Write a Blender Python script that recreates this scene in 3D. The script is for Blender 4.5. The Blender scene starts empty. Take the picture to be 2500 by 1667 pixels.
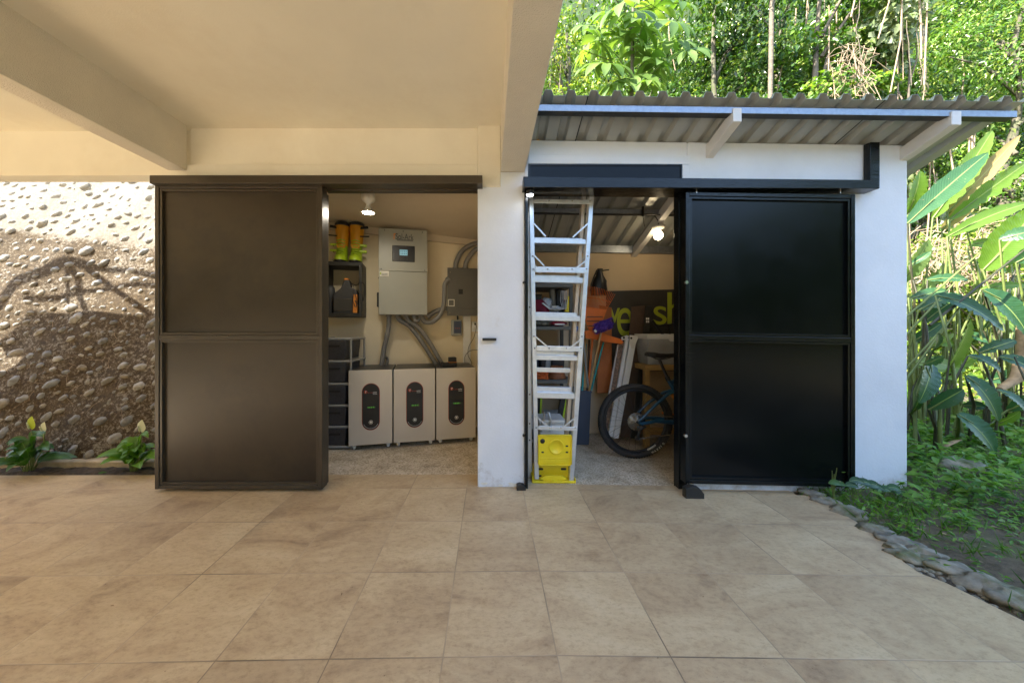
import bpy, bmesh, math, random
import numpy as np
from mathutils import Vector as V, Matrix
R = math.radians
random.seed(7); rng = np.random.default_rng(11)
S = bpy.context.scene; COL = S.collection

# ---------------------------------------------------------------- camera, sky, sun, exposure
H = 1.22                      # eye height
F, CX, CY = 752.6, 1124.2, 752.6   # survey units: focal length and vanishing point of the depth lines
cam = bpy.data.objects.new('camera', bpy.data.cameras.new('camera')); COL.objects.link(cam)
cam.location = (0, 0, H); cam.rotation_euler = (R(90), 0, 0)
cam.data.sensor_width = 36; cam.data.lens = 36*800/2500
cam.data.shift_x = 55/2500; cam.data.shift_y = -33/2500
cam.data.clip_start = .02; cam.data.clip_end = 400
S.camera = cam
AZ, EL = R(65), R(44.3)
sdir = V((-math.sin(AZ)*math.cos(EL), -math.cos(AZ)*math.cos(EL), math.sin(EL)))
W = bpy.data.worlds.new('World'); S.world = W; W.use_nodes = True
nt = W.node_tree; bg = nt.nodes['Background']; sky = nt.nodes.new('ShaderNodeTexSky')
sky.sky_type = 'NISHITA'; sky.sun_disc = False; sky.sun_elevation = EL
sky.sun_rotation = math.atan2(sdir.x, sdir.y) % (2*math.pi)
nt.links.new(sky.outputs[0], bg.inputs[0]); bg.inputs[1].default_value = .15
sl = bpy.data.lights.new('sun', 'SUN'); sl.energy = 4; sl.angle = R(.5); sl.color = (1, .94, .84)
so = bpy.data.objects.new('sun', sl); COL.objects.link(so); so.rotation_euler = sdir.to_track_quat('Z', 'Y').to_euler()
S.view_settings.view_transform = 'Standard'; S.view_settings.look = 'None'
S.view_settings.exposure = 2.64; S.view_settings.gamma = 1
try:
    S.cycles.use_denoising = True; S.cycles.max_bounces = 10; S.cycles.diffuse_bounces = 6
    S.cycles.transparent_max_bounces = 8; S.cycles.sample_clamp_indirect = 6
except Exception: pass

# ---------------------------------------------------------------- helpers
def P(dx, dy, Y): return V(((dx-CX)/F*Y, Y, H-(dy-CY)/F*Y))
def X(dx, Y): return (dx-CX)/F*Y
def Z(dy, Y): return H-(dy-CY)/F*Y
def PN(nx, ny, Y): return P(nx*.9408, ny*.9408, Y)
def zf(x, Y):                 # the paving falls gently to either side of its crown
    if x > .252: return -.014*(x-.252)
    s = min(.017, max(.002, .003+(2.1-Y)*.0163)); return -s*(.252-x)
def Pf(dx, dy):
    Y = 2.
    for _ in range(8):
        Y = F*(H-zf(X(dx, Y), Y))/(dy-CY)
    return V((X(dx, Y), Y, zf(X(dx, Y), Y)))

WM = {}
def wm(o): return WM.get(o.name, Matrix()) if o else Matrix()
def tag(o, label=None, cat=None, group=None, kind=None):
    if label: o['label'] = label
    if cat: o['category'] = cat
    if group: o['group'] = group
    if kind: o['kind'] = kind
    return o
def thing(name, label, cat, loc=(0, 0, 0), rz=0, group=None):
    o = bpy.data.objects.new(name, None); COL.objects.link(o)
    o.empty_display_size = .1; o.location = loc; o.rotation_euler = (0, 0, rz)
    WM[o.name] = Matrix.Translation(V(loc)) @ Matrix.Rotation(rz, 4, 'Z')
    return tag(o, label, cat, group)
def dup(root, loc, rz, label=None):
    r = root.copy(); COL.objects.link(r); r.location = loc; r.rotation_euler = (0, 0, rz)
    if label: r['label'] = label
    for ch in list(root.children):
        c = ch.copy(); COL.objects.link(c); c.parent = r
        for g in list(ch.children):
            d = g.copy(); COL.objects.link(d); d.parent = c
    return r

class MB:
    """collects faces, then links them as one mesh object"""
    def __init__(s, T=None): s.v = []; s.f = []; s.uv = {}; s.sm = []; s.T = T; s.mi = []; s.cm = 0
    def add(s, vs, fs, smooth=False):
        n = len(s.v)
        s.v += [(s.T @ V(p)) if s.T else V(p) for p in vs]
        for f in fs: s.f.append([n+i for i in f]); s.sm.append(smooth); s.mi.append(s.cm)
        return s
    def hexa(s, p):           # 8 points: bottom loop, top loop
        return s.add(p, [(3, 2, 1, 0), (4, 5, 6, 7), (0, 1, 5, 4), (1, 2, 6, 5), (2, 3, 7, 6), (3, 0, 4, 7)])
    def box(s, x0, x1, y0, y1, z0, z1):
        return s.hexa([(x0, y0, z0), (x1, y0, z0), (x1, y1, z0), (x0, y1, z0), (x0, y0, z1), (x1, y0, z1), (x1, y1, z1), (x0, y1, z1)])
    def bar(s, a, b, w, d, up=(0, 1, 0)):    # square bar from a to b: w across, d along 'up'
        a, b = V(a), V(b); t = (b-a).normalized(); u = V(up); sd = t.cross(u).normalized()*w/2; u = sd.cross(t).normalized()*d/2
        return s.hexa([a-sd-u, a+sd-u, a+sd+u, a-sd+u, b-sd-u, b+sd-u, b+sd+u, b-sd+u])
    def tube(s, pts, r, n=8, cap=True, closed=False):
        pts = [V(p) for p in pts]; m = len(pts); rs = r if isinstance(r, (list, tuple)) else [r]*m
        vs = []; pu = None
        for i, p in enumerate(pts):
            if closed: t = (pts[(i+1) % m]-pts[i-1]).normalized()
            else: t = (pts[min(i+1, m-1)]-pts[max(i-1, 0)]).normalized()
            if pu is None:
                pu = t.orthogonal().normalized()
            pu = (pu-t*pu.dot(t)).normalized(); w = t.cross(pu)
            for k in range(n):
                a = 2*math.pi*k/n; vs.append(p+(pu*math.cos(a)+w*math.sin(a))*rs[i])
        fs = []
        for i in range(m if closed else m-1):
            j = (i+1) % m
            for k in range(n):
                l = (k+1) % n; fs.append((i*n+k, i*n+l, j*n+l, j*n+k))
        s.add(vs, fs, True)
        if cap and not closed:
            s.add(vs[:n], [tuple(range(n-1, -1, -1))]); s.add(vs[-n:], [tuple(range(n))])
        return s
    def cyl(s, a, b, r, r2=None, n=16): return s.tube([a, b], [r, r if r2 is None else r2], n)
    def lathe(s, prof, c=(0, 0, 0), axis='Z', n=20):
        c = V(c); vs = []; fs = []
        for (r, h) in prof:
            for k in range(n):
                a = 2*math.pi*k/n; p = (r*math.cos(a), r*math.sin(a), h)
                if axis == 'Y': p = (p[0], p[2], p[1])
                if axis == 'X': p = (p[2], p[0], p[1])
                vs.append(c+V(p))
        for i in range(len(prof)-1):
            for k in range(n):
                l = (k+1) % n; fs.append((i*n+k, i*n+l, (i+1)*n+l, (i+1)*n+k))
        return s.add(vs, fs, True)
    def prism(s, poly, d):    # planar polygon of 3-D points pushed along d
        poly = [V(p) for p in poly]; n = len(poly); d = V(d)
        return s.add(poly+[p+d for p in poly], [tuple(range(n)), tuple(range(2*n-1, n-1, -1))]+[(i, i+n, (i+1) % n+n, (i+1) % n) for i in range(n)])
    def loft(s, rings, cap=True):
        n = len(rings[0]); vs = [V(p) for r in rings for p in r]; fs = []
        for i in range(len(rings)-1):
            for k in range(n):
                l = (k+1) % n; fs.append((i*n+k, i*n+l, (i+1)*n+l, (i+1)*n+k))
        s.add(vs, fs, True)
        if cap: s.add(rings[0], [tuple(range(n-1, -1, -1))]); s.add(rings[-1], [tuple(range(n))])
        return s
    def ball(s, c, rx, ry=None, rz=None, n=12, m=8, jit=0, rot=None):
        c = V(c); ry = ry or rx; rz = rz or rx; vs = []
        for i in range(m+1):
            th = math.pi*i/m
            for k in range(n):
                ph = 2*math.pi*k/n; q = V((math.sin(th)*math.cos(ph), math.sin(th)*math.sin(ph), math.cos(th)))
                j = 1+jit*(math.sin(3.1*q.x*2+c.x*17)*math.cos(2.7*q.y*2+c.z*13)+.6*math.sin(4*q.z+c.y*31+c.x*7))
                q = V((q.x*rx*j, q.y*ry*j, q.z*rz*j)); vs.append(c+((rot @ q) if rot else q))
        fs = [(i*n+k, (i+1)*n+k, (i+1)*n+(k+1) % n, i*n+(k+1) % n) for i in range(m) for k in range(n)]
        return s.add(vs, fs, True)
    def blade(s, b, c, t, w, n=10, fold=.25, nrm=(0, -1, .4), rip=.0, prof=None, notch=None):   # a leaf: midrib b-c-t, broad w
        b, c, t = V(b), V(c), V(t); vs = []; N0 = V(nrm).normalized()
        for i in range(n+1):
            u = i/n; p = b*(1-u)**2+c*2*u*(1-u)+t*u*u
            tg = ((c-b)*(1-u)+(t-c)*u).normalized(); sd = tg.cross(N0)
            sd = sd.normalized() if sd.length > 1e-4 else V((1, 0, 0)); nn = sd.cross(tg).normalized()
            ww = w*.5*(prof(u) if prof else math.sin(math.pi*min(1, u*.97+.03))**.75*(1.12-.35*u))
            if i == n: ww = .0008
            rr = rip*w*math.sin(i*2.3+b.x*9)
            na, nb = (notch[i] if notch else (1, 1)); wl_, wr_ = ww*na, ww*nb
            for q_, wv in enumerate((-1, -.5, 0, .5, 1)): s.uv[len(s.v)+len(vs)+q_] = (u, wv)
            vs += [p+sd*wl_+nn*(fold*ww)+nn*rr, p+sd*ww*.5+nn*(fold*ww*.35), p, p-sd*ww*.5+nn*(fold*ww*.35), p-sd*wr_+nn*(fold*ww)-nn*rr]
        fs = []
        for i in range(n):
            for k in range(4): fs.append((i*5+k, i*5+k+1, i*5+k+6, i*5+k+5))
        return s.add(vs, fs, True)
    def build(s, name, mat=None, parent=None, bevel=0, label=None, kind=None, seg=2):
        m = bpy.data.meshes.new(name); inv = wm(parent).inverted()
        m.from_pydata([inv @ p for p in s.v], [], s.f)
        m.polygons.foreach_set('use_smooth', s.sm)
        mats = mat if isinstance(mat, (list, tuple)) else [mat]
        for q in mats:
            if q: m.materials.append(q)
        if len(mats) > 1: m.polygons.foreach_set('material_index', s.mi)
        if s.uv:
            at = m.attributes.new('blade', 'FLOAT_VECTOR', 'POINT')
            for i_, (u_, w_) in s.uv.items(): at.data[i_].vector = (u_, w_, 0)
        m.update()
        o = bpy.data.objects.new(name, m); COL.objects.link(o)
        if parent: o.parent = parent; WM[o.name] = wm(parent)
        if bevel:
            b = o.modifiers.new('bevel', 'BEVEL'); b.width = bevel; b.segments = seg; b.limit_method = 'ANGLE'; b.angle_limit = R(40)
            b.harden_normals = False
        if label: o['label'] = label
        if kind: o['kind'] = kind
        return o

def np_mesh(name, verts, faces, mat, parent=None, kind=None, smooth=True):
    """verts (n,3); faces (m,4)"""
    m = bpy.data.meshes.new(name); q = np.asarray(verts, dtype=np.float32)
    if parent:
        inv = np.array(wm(parent).inverted()); q = q @ inv[:3, :3].T+inv[:3, 3]
    f = np.asarray(faces, dtype=np.int32); k = f.shape[1]
    m.vertices.add(len(q)); m.vertices.foreach_set('co', q.astype(np.float32).ravel())
    m.loops.add(f.size); m.loops.foreach_set('vertex_index', f.ravel())
    m.polygons.add(len(f)); m.polygons.foreach_set('loop_start', np.arange(0, f.size, k, dtype=np.int32))
    m.polygons.foreach_set('loop_total', np.full(len(f), k, dtype=np.int32))
    m.polygons.foreach_set('use_smooth', np.full(len(f), smooth)); m.materials.append(mat); m.update(calc_edges=True); m.validate()
    o = bpy.data.objects.new(name, m); COL.objects.link(o)
    if parent: o.parent = parent; WM[o.name] = wm(parent)
    if kind: o['kind'] = kind
    return o

def leaf_arrays(c, ax, nr, L, Wd, fold=.22, droop=.15):
    """many small leaves: base c, axis ax, normal nr, lengths and widths -> verts, faces"""
    n = len(c); ax = ax/np.linalg.norm(ax, axis=1, keepdims=True)
    sd = np.cross(ax, nr); sd /= (np.linalg.norm(sd, axis=1, keepdims=True)+1e-9); nn = np.cross(sd, ax)
    L = np.broadcast_to(np.asarray(L, float), (n,))[:, None]; Wd = np.broadcast_to(np.asarray(Wd, float), (n,))[:, None]
    v = np.stack([c, c+ax*L*.42-sd*Wd*.5+nn*Wd*fold, c+ax*L*.45-nn*Wd*.02, c+ax*L*.42+sd*Wd*.5+nn*Wd*fold, c+ax*L-nn*L*droop], 1)
    base = (np.arange(n)*5)[:, None, None]
    f = (base+np.array([[0, 2, 4, 1], [0, 3, 4, 2]])[None]).reshape(-1, 4)
    return v.reshape(-1, 3), f
def unit(n):
    a = rng.normal(size=(n, 3)); return a/np.linalg.norm(a, axis=1, keepdims=True)

FONTS = []
def text(name, s, M, mat, parent=None, size=.05, ext=.0015, fit=None, stroke=0):
    """lettering; M places its lower left corner (x right, z up, facing -y). fit=(w,h) scales its box"""
    cu = bpy.data.curves.new('t', 'FONT'); cu.body = s; cu.size = size; cu.extrude = ext; cu.offset = stroke
    o = bpy.data.objects.new('t', cu); COL.objects.link(o)
    me = bpy.data.meshes.new_from_object(o); bpy.data.objects.remove(o)
    q = np.array([v.co[:] for v in me.vertices]); mn = q.min(0); mx = q.max(0)
    sx = sy = 1
    if fit: sx = fit[0]/(mx[0]-mn[0]); sy = fit[1]/(mx[1]-mn[1])
    T = wm(parent).inverted() @ M
    for v in me.vertices:
        x, y, z = v.co; v.co = T @ V(((x-mn[0])*sx, -z, (y-mn[1])*sy))
    me.name = name; me.materials.clear(); me.materials.append(mat)
    o = bpy.data.objects.new(name, me); COL.objects.link(o)
    if parent: o.parent = parent; WM[o.name] = wm(parent)
    return o

# ---------------------------------------------------------------- materials
def nodes(name):
    m = bpy.data.materials.new(name); m.use_nodes = True; t = m.node_tree
    return m, t, t.nodes['Principled BSDF'], lambda k: t.nodes.new('ShaderNode'+k), t.links.new
def sock(b, n, v):
    if n in b.inputs: b.inputs[n].default_value = v
def ramp(new, stops, interp='LINEAR'):
    r = new('ValToRGB'); e = r.color_ramp.elements; r.color_ramp.interpolation = interp
    while len(e) < len(stops): e.new(.5)
    for k, (p, c) in enumerate(stops): e[k].position = p; e[k].color = (*c, 1) if len(c) == 3 else c
    return r
def pm(name, col, rough=.5, metal=0, var=.0, vs=6, bump=0, bs=60, spec=.5, coat=0, stretch=None, rvar=0, dirt=None, dscale=3, dlim=(.55, .75), trans=0, alpha=1, emis=None, es=0):
    m, t, b, new, ln = nodes(name)
    sock(b, 'Base Color', (*col, 1)); sock(b, 'Roughness', rough); sock(b, 'Metallic', metal); sock(b, 'Specular IOR Level', spec)
    if coat: sock(b, 'Coat Weight', coat); sock(b, 'Coat Roughness', .08)
    if trans: sock(b, 'Transmission Weight', trans)
    if emis: sock(b, 'Emission Color', (*emis, 1)); sock(b, 'Emission Strength', es)
    if alpha < 1: sock(b, 'Alpha', alpha)
    tc = new('TexCoord'); src = tc.outputs['Object']
    if stretch:
        mp = new('Mapping'); mp.inputs['Scale'].default_value = stretch; ln(src, mp.inputs[0]); src = mp.outputs[0]
    cur = None
    if var or rvar:
        n = new('TexNoise'); n.inputs['Scale'].default_value = vs; n.inputs['Detail'].default_value = 8; n.inputs['Roughness'].default_value = .62; ln(src, n.inputs[0])
        if var:
            lo = [max(0, c*(1-var)) for c in col]; hi = [min(1, c*(1+var)) for c in col]
            r = ramp(new, [(.3, lo), (.7, hi)]); ln(n.outputs[0], r.inputs[0]); ln(r.outputs[0], b.inputs['Base Color']); cur = r.outputs[0]
        if rvar:
            mr = new('MapRange'); mr.inputs[1].default_value = .3; mr.inputs[2].default_value = .7; mr.inputs[3].default_value = max(.03, rough-rvar); mr.inputs[4].default_value = min(1, rough+rvar)
            ln(n.outputs[0], mr.inputs[0]); ln(mr.outputs[0], b.inputs['Roughness'])
    if dirt:
        n2 = new('TexNoise'); n2.inputs['Scale'].default_value = dscale; n2.inputs['Detail'].default_value = 10; n2.inputs['Roughness'].default_value = .7; ln(tc.outputs['Object'], n2.inputs[0])
        r2 = ramp(new, [(dlim[0], (0, 0, 0)), (dlim[1], (1, 1, 1))]); ln(n2.outputs[0], r2.inputs[0])
        mx = new('MixRGB'); ln(r2.outputs[0], mx.inputs[0]); mx.inputs[2].default_value = (*dirt, 1)
        if cur: ln(cur, mx.inputs[1])
        else: mx.inputs[1].default_value = (*col, 1)
        ln(mx.outputs[0], b.inputs['Base Color'])
    if bump:
        nb = new('TexNoise'); nb.inputs['Scale'].default_value = bs; nb.inputs['Detail'].default_value = 6; ln(src, nb.inputs[0])
        bp = new('Bump'); bp.inputs['Strength'].default_value = bump; bp.inputs['Distance'].default_value = .01; ln(nb.outputs[0], bp.inputs['Height']); ln(bp.outputs[0], b.inputs['Normal'])
    return m
def leafm(name, c1, c2, trans=.4, rough=.45, tcol=None, c3=None, spec=.4):
    m, t, b, new, ln = nodes(name)
    g = new('NewGeometry'); st = [(0, c1), (.75, c2)] + ([(.97, c3)] if c3 else [])
    r = ramp(new, st); ln(g.outputs['Random Per Island'], r.inputs[0])
    tc = new('TexCoord'); n = new('TexNoise'); n.inputs['Scale'].default_value = 2.2; ln(tc.outputs['Object'], n.inputs[0])
    mx = new('MixRGB'); mx.blend_type = 'MULTIPLY'; mx.inputs[0].default_value = .55
    r2 = ramp(new, [(.3, (.35, .42, .38)), (.7, (1.3, 1.25, 1))]); ln(n.outputs[0], r2.inputs[0]); ln(r.outputs[0], mx.inputs[1]); ln(r2.outputs[0], mx.inputs[2])
    ln(mx.outputs[0], b.inputs['Base Color']); sock(b, 'Roughness', rough); sock(b, 'Specular IOR Level', spec)
    tr = new('BsdfTranslucent'); k = new('MixRGB'); k.blend_type = 'MULTIPLY'; k.inputs[0].default_value = 1; k.inputs[2].default_value = (*(tcol or (1.5, 1.6, .5)), 1)
    ln(mx.outputs[0], k.inputs[1]); ln(k.outputs[0], tr.inputs[0])
    ms = new('MixShader'); ms.inputs[0].default_value = trans; out = t.nodes['Material Output']
    ln(b.outputs[0], ms.inputs[1]); ln(tr.outputs[0], ms.inputs[2]); ln(ms.outputs[0], out.inputs[0])
    return m

M = {}
M['cream'] = pm('warm_tinted_plaster', (.78, .745, .64), .75, dirt=(.68, .62, .50), dscale=.9, dlim=(.5, .85), var=.05, vs=1.3, bump=.12, bs=130)  # cream tint stands in for warm light on white plaster
M['creamrough'] = pm('warm_tinted_stucco', (.73, .68, .58), .8, var=.08, vs=2.5, bump=.55, bs=170)  # same warm light put into the rough plaster's colour
M['white'] = pm('white_paint', (.72, .755, .80), .6, var=.07, vs=1.8, bump=.14, bs=70, dirt=(.62, .58, .5), dscale=1.7, dlim=(.62, .85))
def splash(m):
    t = m.node_tree; new = lambda k: t.nodes.new('ShaderNode'+k); ln = t.links.new; b = t.nodes['Principled BSDF']; old = b.inputs['Base Color'].links[0].from_socket
    g = new('NewGeometry'); sx = new('SeparateXYZ'); ln(g.outputs['Position'], sx.inputs[0]); n = new('TexNoise'); n.inputs['Scale'].default_value = 7; n.inputs['Detail'].default_value = 10; n.inputs['Roughness'].default_value = .75; ln(g.outputs['Position'], n.inputs[0])
    mr = new('MapRange'); mr.inputs[1].default_value = .34; mr.inputs[2].default_value = -.06; ln(sx.outputs[2], mr.inputs[0]); k = new('Math'); k.operation = 'MULTIPLY_ADD'; ln(mr.outputs[0], k.inputs[0]); k.inputs[1].default_value = .36; ln(n.outputs[0], k.inputs[2])
    r = ramp(new, [(.72, (0, 0, 0)), (1.0, (.75, .75, .75))]); ln(k.outputs[0], r.inputs[0]); mx = new('MixRGB'); ln(r.outputs[0], mx.inputs[0]); ln(old, mx.inputs[1]); mx.inputs[2].default_value = (.30, .24, .16, 1); ln(mx.outputs[0], b.inputs['Base Color'])
splash(M['white'])
M['wallcream'] = pm('room_wall_paint', (.74, .64, .45), .7, var=.06, vs=1.6, bump=.1, bs=60)
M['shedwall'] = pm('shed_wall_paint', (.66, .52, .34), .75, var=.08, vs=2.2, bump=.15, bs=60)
M['roomceil'] = pm('room_ceiling_paint', (.60, .51, .38), .8, var=.08, vs=1.2, bump=.1, bs=60)
M['brown'] = pm('dark_brown_door_paint', (.030, .021, .011), .36, var=.22, vs=1.1, bump=.05, bs=220, rvar=.10, spec=.5, dirt=(.015, .010, .006), dscale=1.5, dlim=(.50, .66))
M['brownframe'] = pm('dark_brown_frame_paint', (.042, .031, .019), .34, var=.2, vs=9, bump=.12, bs=90, spec=.55)
M['black'] = pm('gloss_black_paint', (.0045, .0055, .006), .17, var=.3, vs=3, bump=.16, bs=26, rvar=.06, spec=.34, stretch=(1, 1, 5))
M['blackpanel'] = pm('black_door_sheet', (.0035, .0042, .0045), .2, var=.3, vs=3, bump=.05, bs=160, rvar=.06, spec=.22, dirt=(.02, .02, .02), dscale=60, dlim=(.68, .8))
M['blackglass'] = pm('black_glass', (.002, .0028, .003), .10, bump=.3, bs=12, spec=.16)
M['galv'] = pm('galvanised_steel', (.30, .33, .38), .4, .8, var=.22, vs=30, bump=.05, bs=60, rvar=.1)
M['sheet'] = pm('grey_roof_sheet', (.40, .41, .385), .36, .35, var=.10, vs=3, bump=.04, bs=20)
M['whitesteel'] = pm('white_steel', (.66, .65, .63), .45, var=.06, vs=5, bump=.06, bs=60)
M['alu'] = pm('aluminium', (.70, .73, .76), .36, .75, var=.10, vs=16, bump=.04, bs=90, dirt=(.3, .3, .29), dscale=30, dlim=(.66, .74))
M['timber'] = pm('bare_timber', (.55, .36, .15), .6, var=.25, vs=3, bump=.2, bs=20, stretch=(8, 8, 1))
M['yellow'] = pm('yellow_plastic', (.80, .62, .015), .38, var=.08, vs=8, bump=.05, bs=40, dirt=(.3, .22, .02), dscale=14, dlim=(.66, .76))
M['orange'] = pm('orange_plastic', (.75, .17, .02), .45, var=.12, vs=6)
M['purple'] = pm('purple_fibre', (.11, .05, .36), .95, var=.5, vs=60, bump=1, bs=120)
M['teal'] = pm('teal_plastic', (.03, .33, .31), .4)
M['stick'] = pm('wooden_stick', (.52, .30, .11), .55, var=.2, vs=8, stretch=(6, 6, 1))
M['stickdark'] = pm('brown_stick', (.075, .045, .028), .6, var=.2, vs=8)
M['binblue'] = pm('blue_grey_plastic', (.055, .075, .115), .45, var=.08, vs=4)
M['dark'] = pm('dark_metal', (.022, .021, .018), .5, var=.25, vs=8)
M['blackplastic'] = pm('black_plastic', (.014, .014, .015), .42, var=.2, vs=8)
M['greyplastic'] = pm('dark_grey_plastic', (.05, .05, .052), .5, var=.1, vs=8)
M['greytube'] = pm('grey_tube', (.27, .265, .24), .38, var=.06, vs=6)
M['conduit'] = pm('grey_conduit', (.21, .205, .195), .38, var=.08, vs=9)
M['inverter'] = pm('grey_green_enclosure', (.34, .345, .30), .42, var=.03, vs=3, bump=.02, bs=300)
M['panelbox'] = pm('grey_steel_box', (.115, .112, .098), .42, var=.05, vs=4)
M['champ'] = pm('champagne_panel', (.60, .55, .47), .36, .25, var=.03, vs=2, bump=.02, bs=250)
M['charcoal'] = pm('charcoal_steel', (.05, .047, .042), .38, var=.08, vs=5)
M['red'] = pm('red_trim', (.30, .035, .015), .4)
M['rattan'] = pm('dark_rattan_plastic', (.042, .041, .046), .5, var=.3, vs=70, bump=.5, bs=110)
M['porcelain'] = pm('white_porcelain', (.72, .70, .64), .3)
M['lime'] = pm('lime_plastic', (.35, .50, .02), .42, var=.15, vs=9)
M['bootorange'] = pm('orange_boot_shell', (.66, .30, .012), .42, var=.12, vs=9)
M['limeink'] = pm('lime_lettering', (.42, .48, .03), .5)
M['whiteink'] = pm('white_ink', (.75, .75, .72), .5)
M['greyink'] = pm('grey_ink', (.05, .055, .065), .5)
M['orangeink'] = pm('orange_ink', (.75, .27, .04), .5)
M['sign'] = pm('dark_sign_board', (.045, .042, .036), .5, var=.2, vs=5)
M['chrome'] = pm('bright_metal', (.62, .62, .60), .2, 1)
M['rubber'] = pm('tyre_rubber', (.022, .02, .018), .75, var=.4, vs=14, bump=.3, bs=80)
M['bikeblue'] = pm('blue_bike_paint', (.012, .07, .14), .3, coat=.5)
M['clear'] = pm('clear_plastic', (.62, .63, .62), .25, var=.1, vs=6, alpha=.62)
M['paper'] = pm('white_paper', (.72, .70, .62), .7, var=.12, vs=20)
M['maroon'] = pm('maroon_plastic', (.20, .015, .03), .3, var=.3, vs=14, bump=.5, bs=30)
M['bagplastic'] = pm('white_bag_plastic', (.58, .60, .62), .28, var=.3, vs=20, bump=.9, bs=26)
M['rope'] = pm('orange_rope', (.75, .16, .03), .7, var=.3, vs=40)
M['copper'] = pm('copper_brown', (.34, .13, .05), .5, var=.3, vs=40)
M['wood'] = pm('yellow_workbench_wood', (.42, .26, .09), .55, var=.2, vs=5, stretch=(1, 6, 6))
M['whiteplastic'] = pm('white_plastic', (.72, .72, .70), .4, var=.06, vs=5)
M['pebblebrown'] = pm('brown_speckled_sheet', (.20, .12, .075), .6, var=.9, vs=45)
M['blue'] = pm('blue_plastic', (.02, .16, .5), .5, var=.3, vs=18, bump=.6, bs=30)
M['led'] = pm('green_led', (.06, .3, .03), .4, emis=(.3, 1, .12), es=.03)
M['screen'] = pm('lit_screen', (.2, .4, .5), .3, emis=(.35, .72, .85), es=.05)
M['screenink'] = pm('screen_ink', (.02, .08, .14), .4)
M['bulb'] = pm('warm_bulb', (1, .9, .7), .4, emis=(1, .80, .50), es=6)
M['spotglow'] = pm('spot_lamp_glass', (1, 1, 1), .4, emis=(1, .90, .74), es=42)
M['puckglow'] = pm('puck_lamp_glass', (1, 1, 1), .4, emis=(.9, .95, 1), es=4)
M['stone'] = pm('river_stone', (.22, .20, .15), .85, var=.55, vs=11, bump=.8, bs=25, dirt=(.10, .12, .04), dscale=6, dlim=(.5, .7))
M['soil'] = pm('dark_soil', (.055, .040, .026), .95, var=.6, vs=26, bump=1, bs=50)
M['curb'] = pm('concrete_curb', (.36, .28, .17), .9, var=.3, vs=12, bump=.5, bs=40)
M['bark'] = pm('grey_bark', (.11, .095, .065), .9, var=.5, vs=8, bump=.8, bs=20, stretch=(4, 4, 1), dirt=(.06, .09, .02), dscale=3, dlim=(.5, .7))
M['palebark'] = pm('pale_bark', (.135, .11, .078), .85, var=.35, vs=10, bump=.6, bs=25)
M['vine'] = pm('dry_vine', (.34, .25, .16), .85, var=.4, vs=12)
M['stem'] = pm('green_stem', (.13, .17, .04), .5, var=.35, vs=6)
M['stemdark'] = pm('dark_stem', (.045, .045, .02), .55, var=.4, vs=8)
M['deadleaf'] = pm('dead_leaf', (.34, .23, .12), .8, var=.4, vs=14)
M['spathe'] = leafm('white_spathe', (.62, .66, .42), (.70, .72, .55), .3, .5, (1, 1, .8))
M['spathegreen'] = leafm('green_spathe', (.42, .52, .05), (.5, .6, .06), .3, .5, (1, 1, .5))
M['forest1'] = leafm('vine_leaf', (.04, .115, .012), (.16, .28, .035), .32, .30, c3=(.30, .34, .10))
M['forest2'] = leafm('dark_forest_leaf', (.016, .052, .008), (.085, .17, .025), .32, .28, c3=(.22, .26, .06))
M['forest3'] = leafm('yellow_green_leaf', (.07, .15, .015), (.24, .33, .045), .38, .32, c3=(.45, .42, .12))
M['forest4'] = leafm('pale_creeper_leaf', (.12, .17, .07), (.34, .38, .24), .35, .35)
M['palm'] = leafm('palmate_leaf', (.085, .165, .035), (.18, .27, .075), .42, .42)
M['weed'] = leafm('weed_leaf', (.06, .18, .02), (.20, .38, .05), .4, .45, c3=(.2, .28, .06))
M['grass'] = leafm('grass_blade', (.05, .14, .02), (.13, .25, .04), .4, .5)

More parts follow.
